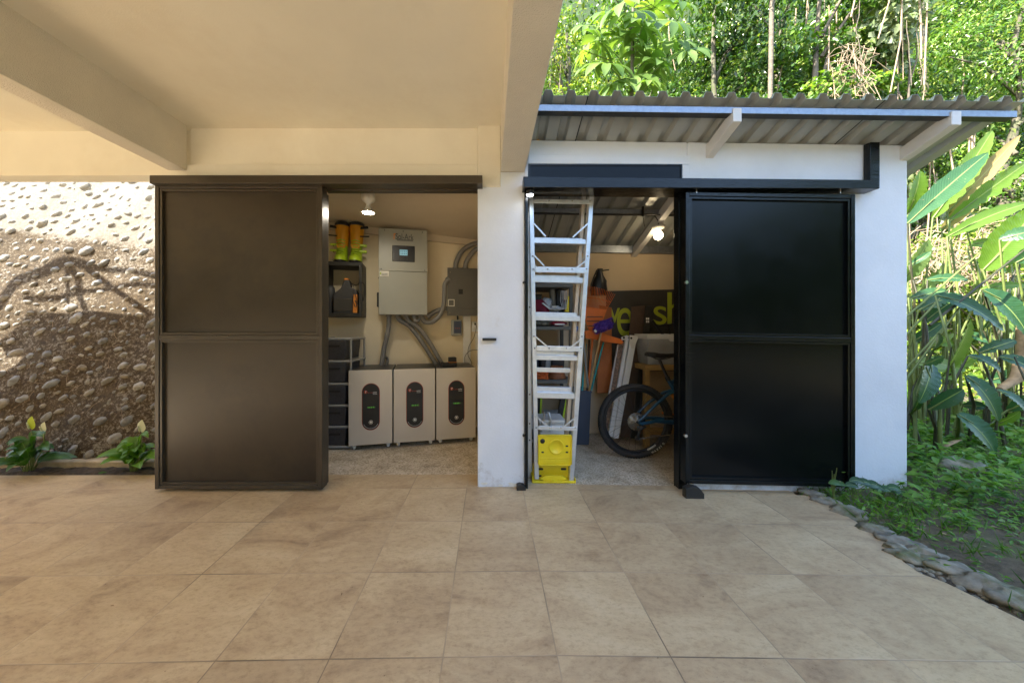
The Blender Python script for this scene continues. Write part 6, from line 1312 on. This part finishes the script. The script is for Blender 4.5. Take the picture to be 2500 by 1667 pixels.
for i in range(420):
    k = random.randrange(len(pts)-1); q = pts[k]+(pts[k+1]-pts[k])*random.random(); r_ = random.uniform(.006, .022); ox = random.uniform(.0, .32); m.ball((q.x+ox, q.y+random.uniform(-.05, .12), zf(q.x, q.y)-.015+.03*min(1, ox)), r_, r_*random.uniform(.6, 1), r_*.6, 6, 4, jit=.25)
o = m.build('gravel', M['stone'], kind='stuff'); o['label'] = 'loose grit and small stones along the paving edge'; o['category'] = 'gravel'

# ================================================================ WEEDS AND GRASS
def scatter(n, fn):
    out = []
    while len(out) < n:
        x, y = random.uniform(2.2, 7.5), random.uniform(1.3, 6.5)
        if y < 2.75 and x < 2.3: continue
        if x < XR+.03 and y > 2.50: continue
        d = x-xmax(min(2.59, y)) if y < 2.6 else x-XR
        if d < .05: continue
        if random.random() > fn(x, y, d): continue
        out.append((x, y))
    return np.array(out)
def cover(x, y, d):          # bare trampled soil near the paving in front, thick weeds by the wall
    if d < .10: return .03
    bare = math.exp(-((x-3.25)**2/.35+(y-1.75)**2/.10)); n_ = .5+.5*math.sin(x*4.1+y*2.2)*math.cos(y*3.7-x*1.3)
    return max(.04, min(1, (.35+.65*n_)*(1-.8*bare)*(.65 if y < 1.9 else 1)))
def herb(n, fn, L, Wd, hmax, mat, name, label, up=.5, per=7):
    xy = scatter(n, fn); C_, A_, N_, LL, WW = [], [], [], [], []
    for x, y in xy:
        z = zg(x, y); hh = hmax*random.uniform(.3, 1); sx_, sy_ = random.gauss(0, .03), random.gauss(0, .03)
        for k in range(per):
            a = random.uniform(0, 6.28); f = random.uniform(.2, 1); C_.append((x+sx_*f, y+sy_*f, z+hh*f)); A_.append((math.cos(a), math.sin(a), random.gauss(up*.3, .35))); N_.append((random.gauss(0, .3), random.gauss(0, .3)-.3, 1)); s_ = random.uniform(.6, 1.25); LL.append(L*s_); WW.append(Wd*s_)
    v_, f_ = leaf_arrays(np.array(C_), np.array(A_), np.array(N_), LL, WW); o = np_mesh(name, v_, f_, mat, kind='stuff'); o['label'] = label; o['category'] = 'weeds' if 'weed' in name else 'grass'; return o
herb(5600, cover, .042, .015, .09, M['weed'], 'weeds', 'low leafy weeds covering the bank right of the patio')
herb(1300, lambda x, y, d: cover(x, y, d)*(1 if y > 2.2 and x > 2.6 else .1), .075, .04, .22, M['weed'], 'tall_weeds', 'taller soft weeds under the broad leaved plants')
xy = scatter(3400, lambda x, y, d: .9*max(0, math.sin(x*2.7+1)*math.sin(y*3.3))+.12); n = len(xy)*5
base = np.repeat(np.array([(x, y, zg(x, y)) for x, y in xy]), 5, 0); ax = rng.normal(size=(n, 3))*[.5, .5, .15]+[0, 0, .75]
v_, f_ = leaf_arrays(base+rng.normal(size=(n, 3))*[.02, .02, 0], ax, unit(n), rng.uniform(.05, .12, n), .007, .1, .25); o = np_mesh('grass', v_, f_, M['grass'], kind='stuff'); o['label'] = 'short grass tufts among the weeds by the patio'; o['category'] = 'grass'
# leaf litter and chips
n = 1100; xy = scatter(n, lambda x, y, d: .25+.7*math.exp(-((x-3.2)**2+(y-1.8)**2*2)/.8)); c_ = np.array([(x, y, zg(x, y)+.006) for x, y in xy]); ax = rng.normal(size=(n, 3))*[1, 1, .12]
v_, f_ = leaf_arrays(c_, ax, np.tile([0, 0, 1.], (n, 1))+rng.normal(size=(n, 3))*.25, rng.uniform(.02, .05, n), rng.uniform(.006, .018, n), .15, 0); o = np_mesh('leaf_litter', v_, f_, leafm('litter', (.10, .06, .03), (.35, .27, .17), .1, .8), kind='stuff'); o['label'] = 'dry leaf litter on the bare soil'; o['category'] = 'litter'
# a few dry scraps blown on to the paving
C_ = []
for i in range(70):
    x, y = random.uniform(-2.6, 2.6), random.uniform(1.25, 2.5)
    if i > 25: x, y = random.uniform(-1.2, .1), random.uniform(2.2, 2.72)
    if x > xmax(min(2.5, y))-.05: continue
    C_.append((x, y, zf(x, y)+.003))
C_ = np.array(C_); n = len(C_); ax = rng.normal(size=(n, 3))*[1, 1, .05]; v_, f_ = leaf_arrays(C_, ax, np.tile([0, 0, 1.], (n, 1))+rng.normal(size=(n, 3))*.12, rng.uniform(.006, .022, n), rng.uniform(.003, .009, n), .12, 0); o = np_mesh('floor_litter', v_, f_, M['deadleaf'], kind='stuff'); o['label'] = 'tiny dry scraps scattered on the paving'; o['category'] = 'litter'
# taller weeds in front of the right wall
def wallweed(px, py, sp, label, tall):
    p = P(px, py, 2.36); t = thing('wall_weed', label, 'weed', (p.x, 2.36, -.03), group='tall weeds against the right wall'); st = MB(); lv = MB()
    for (dx, dy, w_2) in sp:
        q = P(dx, dy, 2.35); st.tube([(p.x, 2.36, -.04), ((p.x+q.x)/2, 2.36, (q.z-.04)/2+.03), q], .0025, 5)
        if w_2: lv.blade(q-V((.015, 0, .004)), q+V((w_2*.5, -.01, .02)), q+V((w_2, -.02, -.01)), w_2*.75, n=6, nrm=(-.2, -.8, .6))
    st.build('stems', M['stem'], t)
    if lv.v: lv.build('leaves', tall, t)
wallweed(1916, 1135, [(1916, 1088, 0), (1911, 1080, 0), (1922, 1074, 0), (1908, 1108, .06), (1920, 1110, .05)], 'thin stemmed weed with bright leaves in front of the black door corner', M['lily'])
dk = M['helidark']
wallweed(1960, 1140, [(1956, 1103, .07), (1972, 1106, .07), (1990, 1112, .08), (2003, 1118, .07), (1946, 1113, .06)], 'weed with dusty round leaves against the foot of the white wall', dk)
wallweed(2030, 1142, [(2020, 1122, .06), (2040, 1119, .07), (2052, 1128, .06), (2030, 1110, 0), (2062, 1132, .05)], 'small leafy weed near the right corner of the white wall', dk)

# ================================================================ BROAD LEAVED PLANTS
def broad(label, root, Y, leaves, group='broad leaved plants right of the shed'):
    rt = PN(root[0], root[1], Y); rt.z = zg(rt.x, rt.y)-.02
    t = thing('broad_leaved_plant', label, 'plant', rt, group=group)
    for k, L_ in enumerate(leaves):
        (bx, by), (tx, ty), wpx, mt, dY, sag = L_
        b = PN(bx, by, Y+dY); tp = PN(tx, ty, Y+dY-.12); w_2 = wpx/800*Y*.80; mid = (b+tp)/2+V((0, -.05, sag*(tp-b).length))
        d_ = (tp-b); nrm = V((random.gauss(0, .25), -1, .45+random.gauss(0, .2)))
        m = MB(); nt = [(random.choice((1, 1, 1, 1, 1, .62, .8)), random.choice((1, 1, 1, 1, 1, .6, .85))) if 3 < q_ < 21 else (1, 1) for q_ in range(27)]; m.blade(b, mid, tp, w_2, n=26, fold=.22, nrm=nrm, rip=.03, notch=nt if k % 3 == 1 else None, prof=lambda u: math.sin(math.pi*(u**.9*.96+.03))**.72*(1+.04*math.sin(u*31)))
        lf = m.build('leaf', M[mt], t)
        m = MB(); m.tube([b+(mid-b)*s_*1+V((0, -.004, -.003)) for s_ in (0, .3, .6)], [.008, .006, .004], 6); m.build('midrib', M['stem'], lf)
        m = MB(); off = V((random.uniform(-.08, .08), random.uniform(-.08, .08), 0)); k1 = rt+off+(b-rt)*.5+V((-.10*(b.x-rt.x), 0, .12*abs(b.z-rt.z))); m.tube([rt+off, k1, b, b+(mid-b)*.15], [.016, .012, .008, .006], 7); m.build('stalk', M['stem'] if mt != 'helidark' or k % 2 else M['stemdark'], t)
D, B_, PL, YW_ = 'helidark', 'helibright', 'helipale', 'heliyellow'
broad('tall broad leaved plant with bright upright blades rising beside the roof corner', (2230, 1060), 4.3, [
    ((2214, 545), (2413, 372), 52, D, -.25, .06), ((2277, 531), (2424, 317), 56, B_, 0, .02), ((2216, 520), (2246, 416), 60, B_, .3, .02), ((2200, 690), (2268, 585), 66, PL, .1, .05), ((2223, 725), (2322, 642), 42, PL, .2, .05)])
broad('leaning broad leaved plant with long arching blades and a withered brown leaf', (2330, 1060), 4.2, [
    ((2312, 518), (2490, 330), 40, YW_, .1, .03), ((2319, 534), (2515, 392), 50, B_, -.1, .05), ((2312, 577), (2520, 494), 38, B_, -.2, .10), ((2299, 560), (2400, 452), 40, YW_, .2, .0), ((2395, 706), (2510, 698), 26, B_, -.1, .12)])
broad('broad leaved plant at the picture edge with large backlit leaves', (2480, 1080), 3.9, [
    ((2399, 658), (2530, 505), 100, B_, 0, .0), ((2440, 585), (2530, 560), 40, D, -.2, .05), ((2400, 708), (2512, 822), 62, D, -.2, .15), ((2480, 640), (2560, 590), 50, D, -.25, .05), ((2420, 760), (2520, 850), 40, B_, .2, .1)])
broad('low dark broad leaved plant beside the white wall with drooping leaves', (2265, 1135), 3.05, [
    ((2272, 884), (2242, 985), 60, D, 0, .10), ((2256, 888), (2307, 868), 38, D, -.05, .2), ((2266, 998), (2352, 950), 44, D, -.08, .18), ((2268, 862), (2289, 812), 36, D, .1, 0), ((2222, 1010), (2240, 960), 30, D, .1, .05)])
broad('broad leaved plant with one upright sunlit leaf among drooping dark ones', (2330, 1140), 3.35, [
    ((2299, 919), (2369, 778), 72, B_, .05, .0), ((2283, 720), (2452, 809), 56, D, .2, .14), ((2357, 917), (2438, 1028), 60, D, -.1, .16), ((2338, 1010), (2430, 1108), 68, D, -.2, .14), ((2363, 868), (2444, 908), 48, D, .1, .15), ((2349, 989), (2405, 995), 28, D, 0, .2)])
broad('broad leaved plant at the lower right with leaves hanging over thin stalks', (2440, 1120), 3.3, [
    ((2432, 950), (2506, 1010), 46, D, 0, .15), ((2414, 1041), (2490, 1003), 30, B_, 0, .1), ((2440, 870), (2520, 905), 44, D, .1, .15), ((2460, 1000), (2530, 960), 40, D, .1, .1), ((2390, 860), (2480, 830), 36, D, .2, .12)])
for (lb_, root, Y, spread, n_, cols) in (('thick broad leaved clump filling the gap beside the white wall', (2250, 1090), 3.9, (2215, 2330, 640, 960), 12, (D, D, PL, B_)), ('thick broad leaved clump with crossing leaves at the right edge', (2450, 1090), 4.4, (2340, 2520, 560, 940), 20, (D, B_, D, PL))):
    rs = random.Random(n_); lv = []
    for k in range(n_):
        bx, by = rs.uniform(*spread[:2]), rs.uniform(*spread[2:]); a = rs.uniform(-.5, 1.1); L_ = rs.uniform(60, 125); lv.append(((bx, by), (bx+L_*math.cos(a), by-L_*math.sin(a)), L_*rs.uniform(.28, .42), rs.choice(cols), rs.uniform(-.2, .5), rs.uniform(.05, .2)))
    broad(lb_, root, Y, lv)
# bare leaning stalks
for i, (a, b, Y, mt, lb_) in enumerate((((2208, 930), (2372, 710), 3.5, 'stem', 'long green stalk slanting from the wall past the dark leaves'), ((2206, 905), (2330, 770), 3.7, 'stem', 'green stalk slanting behind the upright sunlit leaf'), ((2372, 712), (2500, 610), 3.5, 'stemdark', 'dark stalk slanting up to the right picture edge'), ((2216, 770), (2412, 600), 3.9, 'stem', 'thin pale green stalk rising beside the white wall'), ((2205, 825), (2330, 690), 3.8, 'stem', 'green stalk rising from behind the wall below the pale leaves'))):
    m = MB(); p, q = PN(a[0], a[1], Y), PN(b[0], b[1], Y); g = V((p.x-(q.x-p.x)*.5, p.y+.1, zg(p.x, p.y))); m.tube([g if p.z < 1 else p-(q-p)*.8, p, (p+q)/2+V((.01, 0, .01)), q], [.014, .012, .010, .007], 7); tag(m.build('leaf_stalk', M[mt]), lb_, 'stalk', 'bare leaf stalks right of the shed')
m = MB(); m.tube([PN(2490, 800, 3.8), PN(2497, 860, 3.8), PN(2480, 925, 3.8), PN(2440, 950, 3.75)], [.03, .05, .05, .03], 9); m.tube([PN(2490, 800, 3.8), PN(2470, 760, 3.9)], .02, 7); tag(m.build('dead_stalk', M['deadleaf']), 'curled brown dead stalk hanging at the right picture edge', 'dead stalk')
m = MB(); m.blade(PN(2288, 1098, 3.1), PN(2318, 1078, 3.05), PN(2350, 1072, 3.1), .035, 8, rip=.06); tag(m.build('dead_leaf', M['deadleaf']), 'tan dead leaf caught among the stalks near the ground', 'dead leaf')
# thin upright canes under the leaves
m = MB()
for i in range(34):
    x = random.uniform(3.75, 7.2); y = random.uniform(3.0, 4.6); z = zg(x, y); lean = random.gauss(.12, .14); h_ = random.uniform(.4, 1.1); m.tube([(x, y, z-.02), (x+lean*h_*.5, y, z+h_*.55), (x+lean*h_*1.3, y+random.gauss(0, .08), z+h_)], [.013, .010, .006], 6)
o = m.build('cane_thicket', M['stemdark'], kind='stuff'); o['label'] = 'thicket of thin dark canes under the broad leaves'; o['category'] = 'canes'

# ================================================================ FOREST
def crown(t, clumps, nleaf, L, Wd, mat, droop=.5, name='crown'):
    """clumps: list of (centre, radius vector); leaves spread through each, denser on its skin"""
    cs_, ax_, nr_ = [], [], []; tot = sum(c[1][0]*c[1][2] for c in clumps)
    for c, r in clumps:
        k = max(8, int(2.4*nleaf*r[0]*r[2]/tot)); d = unit(k); rad = rng.uniform(.35, 1.05, (k, 1))**.6
        p = np.array(c)+d*rad*np.array(r); cs_.append(p); ax_.append(d*.5+unit(k)*.7+np.array([0, 0, -droop])); nr_.append(d+unit(k)*.5+np.array([-.25, -.35, .6]))
    c_ = np.concatenate(cs_); a_ = np.concatenate(ax_); n_ = np.concatenate(nr_); s_ = rng.uniform(.55, 1.3, len(c_)); v_, f_ = leaf_arrays(c_, a_, n_, (.88*L*s_), (.9*Wd*s_)); return np_mesh(name, v_, f_, mat, t)
def tree(label, x, y, h, rx, z0, mat, nleaf, L, Wd, ncl, bark='bark', tr=.13, seed=1, name='jungle_tree', lean=0, vines=0, group='trees behind the shed', zspan=None):
    rs = random.Random(seed); zb_ = zg(x, y); t = thing(name, label, 'tree', (x, y, zb_), group=group)
    top = V((x+lean, y, zb_+h)); m = MB(); path = [V((x+lean*q_/9+rs.gauss(0, .07)*(0 < q_ < 9), y+rs.gauss(0, .07), zb_-.2+(h+.2)*q_/9)) for q_ in range(10)]; m.tube(path, [tr*(1-.08*q_)*rs.uniform(.9, 1.1) for q_ in range(10)], 9)
    clumps = []
    for i in range(ncl):
        z = rs.uniform(z0, 1.02)*h+zb_; f = (z-zb_)/h; a = rs.uniform(0, 6.28); rr = rx*rs.uniform(.25, 1.0); c = V((x+lean*f+rr*math.cos(a), y+rr*.75*math.sin(a), z)); s_ = rs.uniform(.35, .75)*rx*.62
        clumps.append((c[:], (s_*rs.uniform(.9, 1.4), s_, s_*rs.uniform(.6, 1.0))))
        if i % 2 == 0:
            b = path[0]*(1-f*.9)+path[-1]*(f*.9); m.tube([b-V((0, 0, .25)), (b+c)/2+V((0, 0, .12)), c], [tr*.35, tr*.22, tr*.08], 5)
    tk = m.build('trunk', M[bark], t); crown(t, clumps, nleaf, L, Wd, M[mat])
    if vines:
        m = MB()
        for i in range(vines):
            c, r = rs.choice(clumps); vx, vy = c[0]+rs.uniform(-1, 1)*r[0], c[1]-r[1]*.6; zt_ = c[2]+rs.uniform(0, .6); L_ = rs.uniform(1, 3.5); s_ = rs.uniform(-.25, .25)
            m.tube([(vx, vy, zt_), (vx+s_*.5, vy-.05, zt_-L_*.5), (vx+s_+rs.gauss(0, .1), vy, zt_-L_)], rs.uniform(.006, .016), 4)
        m.build('hanging_vines', M['vine'], t)
    return t
# x at depth from survey pixels
tree('vine draped tree just right of the big palmate plant', X(1640, 8.5), 8.5, 9.5, 1.5, .18, 'forest2', 5200, .15, .085, 34, seed=3, vines=22)
tree('yellow green leafy tree at the left end of the shed roof', X(1300, 8.0), 8.0, 8.5, 1.4, .2, 'forest3', 5200, .11, .06, 32, seed=4, vines=8)
tree('dark crowned tree behind the slender pole stem', X(1790, 9.5), 9.5, 11.0, 1.7, .2, 'forest2', 5200, .16, .085, 34, seed=5, vines=16)
tree('ivy covered tree with pale trunk and hanging dry vines above mid roof', X(1880, 7.6), 7.6, 9.0, 1.15, .2, 'forest1', 3800, .15, .10, 26, bark='palebark', seed=6, vines=34)
tree('thin trunked tree with creeper leaves next to the pale trunk', X(1965, 8.0), 8.0, 9.0, 1.1, .2, 'forest1', 3000, .15, .11, 22, bark='palebark', tr=.07, seed=7, vines=36)
tree('pale leaved creeper tree above the right half of the roof', X(2085, 7.4), 7.4, 8.0, 1.25, .22, 'forest4', 1500, .19, .115, 16, bark='palebark', tr=.05, seed=8, vines=22)
tree('dense green tree filling the view behind the pale creeper', X(2120, 9.2), 9.2, 11.0, 1.9, .12, 'forest2', 6200, .15, .075, 40, seed=9, vines=12)
tree('feathery bright tree overhanging the right end of the roof', X(2300, 7.6), 7.6, 8.6, 1.6, .18, 'forest1', 6500, .13, .042, 36, seed=10, vines=6, lean=.4)
tree('broad dark tree at the far right picture edge', X(2440, 9.0), 9.0, 10.5, 2.0, .1, 'forest2', 6200, .14, .06, 38, seed=11)
tree('tall tree standing deep behind the palmate plant', X(1470, 10.5), 10.5, 12.5, 2.1, .2, 'forest1', 6500, .15, .085, 40, seed=12, vines=8)
tree('tall tree deep behind the pale trunk', X(1950, 11.5), 11.5, 13.5, 2.3, .15, 'forest2', 6000, .17, .09, 40, seed=13)
tree('tall dark tree deep at the upper right', X(2280, 11.5), 11.5, 13.5, 2.6, .1, 'forest2', 6500, .17, .08, 44, seed=14)
tree('yellowish bush like tree hiding the far slope at right', X(2250, 6.6), 6.6, 3.2, 1.2, .12, 'forest3', 3600, .10, .055, 24, tr=.05, seed=15, name='bushy_tree')
tree('dark bush like tree between the tall leaves and the right edge', X(2420, 6.8), 6.8, 3.4, 1.3, .12, 'forest1', 3600, .11, .06, 24, tr=.05, seed=16, name='bushy_tree')
# slender pole stem
px, py = X(1771, 7.2), 7.2; t = thing('pole_tree', 'slender straight bamboo like stem rising above the middle of the roof', 'tree', (px, py, zg(px, py)), group='trees behind the shed')
m = MB(); pth = [(px-.10+.03*math.sin(z*2), py, z) for z in np.linspace(zg(px, py)-.1, 8.6, 16)]
m.tube([(px+.02-.14*(1-z/8.6), py, z) for z in np.linspace(zg(px, py)-.1, 9.2, 12)], .045, 9)
for z in np.arange(.6, 9, .11): m.tube([(px+.02-.14*(1-z/8.6), py, z-.012), (px+.02-.14*(1-z/8.6), py, z), (px+.02-.14*(1-z/8.6), py, z+.012)], [.045, .050, .045], 9, cap=False)
m.build('trunk', M['palebark'], t); crown(t, [((px+.3*math.cos(a), py+.3*math.sin(a), 9.4), (.6, .6, .4)) for a in (0, 2, 4)], 400, .25, .08, M['forest1'])
# big palmate plant
PY = 6.3; px = X(1452, PY); t = thing('palmate_tree', 'young tree with big pale palmate leaves above the left of the roof', 'tree', (px, PY, zg(px, PY)), group='trees behind the shed')
m = MB(); m.tube([(px, PY, zg(px, PY)), (px+.05, PY, 3), (px-.02, PY, 5.2), (px+.03, PY, 8.0)], [.05, .045, .04, .025], 8); m.build('trunk', M['palebark'], t)
lm = MB(); pm_ = MB(); rs = random.Random(21)
plist = [(1456, 30, 74), (1545, 52, 78), (1395, 32, 60), (1440, 92, 88), (1380, 98, 70), (1535, 98, 80), (1485, 138, 86), (1395, 148, 84), (1450, 178, 80), (1515, 152, 60), (1500, 20, 70), (1350, 60, 46), (1430, 8, 70), (1560, 8, 64), (1345, 118, 54), (1475, 62, 70), (1405, 194, 70), (1575, 118, 60), (1490, 190, 56)]
for i, (a, b, r) in enumerate(plist):
    c = P(a, b, PY+rs.uniform(-.45, .35)); rr = r/F*PY*.86; tl_ = V((rs.gauss(0, .25), -.55+rs.gauss(0, .2), .8)).normalized(); e1 = tl_.orthogonal().normalized(); e2 = tl_.cross(e1); n_ = 9; ph = rs.uniform(0, 6)
    st_ = V((px, PY, c.z-.45)); pm_.tube([st_, (st_+c)/2+V((0, 0, .1)), c], .009, 5)
    for k in range(n_):
        an = ph+2*math.pi*k/n_; d_ = e1*math.cos(an)+e2*math.sin(an); L_ = rr*(1+.15*math.sin(an-ph)); lm.blade(c+d_*.02, c+d_*L_*.6+tl_*L_*.10, c+d_*L_*.92-tl_*L_*.12-V((0, 0, L_*.28)), L_*.36, n=7, fold=.18, nrm=tl_, prof=lambda u: (.22+1.05*u**.9)*(1 if u < .6 else 1-((u-.6)/.4)**1.3))
lm.build('palmate_leaves', M['palm'], t); pm_.build('leaf_stalks', M['stem'], t)
# dead vine tangle
m = MB(); rs = random.Random(31)
for i in range(80):
    a = P(rs.gauss(1958, 26), rs.uniform(95, 215), 7.0+rs.uniform(-.2, .3)); b = a+V((rs.gauss(0, .25), rs.gauss(0, .1), -rs.uniform(.15, .8))); m.tube([a, (a+b)/2+V((rs.gauss(0, .16), 0, rs.gauss(0, .1))), b], rs.uniform(.003, .007), 4)
tag(m.build('vine_tangle', M['vine']), 'tangle of dry brown vines hanging above the roof left of the pale creeper', 'vines', 'dry vine tangles')
m = MB()
for i in range(260):
    a = PN(rs.uniform(2225, 2480), rs.uniform(545, 690), 5.6+rs.uniform(-.3, .4)); b = a+V((rs.gauss(0, .3), rs.gauss(0, .15), rs.gauss(-.15, .2))); m.tube([a, (a+b)/2+V((rs.gauss(0, .08), 0, rs.gauss(0, .08))), b], rs.uniform(.003, .008), 4)
tag(m.build('vine_tangle', M['vine']), 'wide tangle of dry vines behind the tall broad leaves', 'vines', 'dry vine tangles')
for i, (px_, lb_) in enumerate(((1976, 'thin white hanging liana left of the pale creeper'), (2112, 'pale liana hanging in a loop through the creeper leaves'), (2090, 'short pale liana beside the looping one'))):
    m = MB(); Yv = 6.9; m.tube([P(px_+random.gauss(0, 5), y, Yv) for k, y in enumerate(range(-60, 225, 32))], .007, 6); tag(m.build('liana', M['palebark']), lb_, 'liana', 'pale lianas above the roof')
# undergrowth and the far wood
def mass(name, label, n, boxf, L, Wd, mat):
    c_ = boxf(n); k = len(c_); v_, f_ = leaf_arrays(c_, unit(k)*.8+np.array([0, -.2, -.35]), unit(k)*.6+np.array([-.4, -.5, .6]), rng.uniform(.6, 1.3, k)*L, rng.uniform(.6, 1.3, k)*Wd); o = np_mesh(name, v_, f_, mat, kind='stuff'); o['label'] = label; o['category'] = 'foliage'; return o
def ub(n):
    x = rng.uniform(3.6, 14, n); y = rng.uniform(5.6, 8.6, n); lim = np.clip(.35+.35*np.sin(x*2.1)*np.cos(y*1.7+x)+(y-5.6)*.45, .1, 2); return np.stack([x, y, rng.uniform(0, 1, n)**.8*lim+.02*(y-6).clip(0)], 1)
mass('undergrowth', 'low leafy undergrowth behind the broad leaved plants', 9000, ub, .12, .065, M['forest3'])
def fb(n):
    x = rng.uniform(-10, 25, n); z = rng.uniform(.5, 15, n); y = 12.2+rng.uniform(0, 2.4, n)+.10*z+.6*np.sin(x*1.3)*np.cos(z*.9); keep = (np.sin(x*1.9+z*.7)*np.sin(z*1.5-x*.6)+rng.uniform(-.9, 1.0, n)) > -.75; return np.stack([x, y, z], 1)[keep]
mass('far_wood', 'mass of forest foliage closing the view behind the trees', 64000, fb, .28, .17, M['forest2'])
def fb2(n):
    x = rng.uniform(1, 15, n); z = rng.uniform(1.5, 10.5, n); y = 9.6+rng.uniform(0, 1.2, n)+.08*z+.5*np.sin(x*1.7)*np.cos(z*1.3); keep = (np.sin(x*2.3+z*.9)*np.sin(z*1.9-x*.8)+rng.uniform(-.8, .8, n)) > .05; return np.stack([x, y, z], 1)[keep]
mass('vine_curtain', 'curtain of small leaved vines hanging between the trunks', 26000, fb2, .105, .07, M['forest1'])
# unseen trees added far behind the camera keep the low sky out of the gloss
def bk(n):
    a = rng.uniform(math.pi*1.0, math.pi*2.0, n); r = rng.uniform(15, 19, n); z = rng.uniform(0, 1, n)*(6.2+2.4*np.sin(a*9)+1.2*np.sin(a*23)); return np.stack([r*np.cos(a), r*np.sin(a), z], 1)
mass('far_wood', 'unseen belt of trees added behind the camera to darken reflections', 13000, bk, .9, .6, M['forest2'])
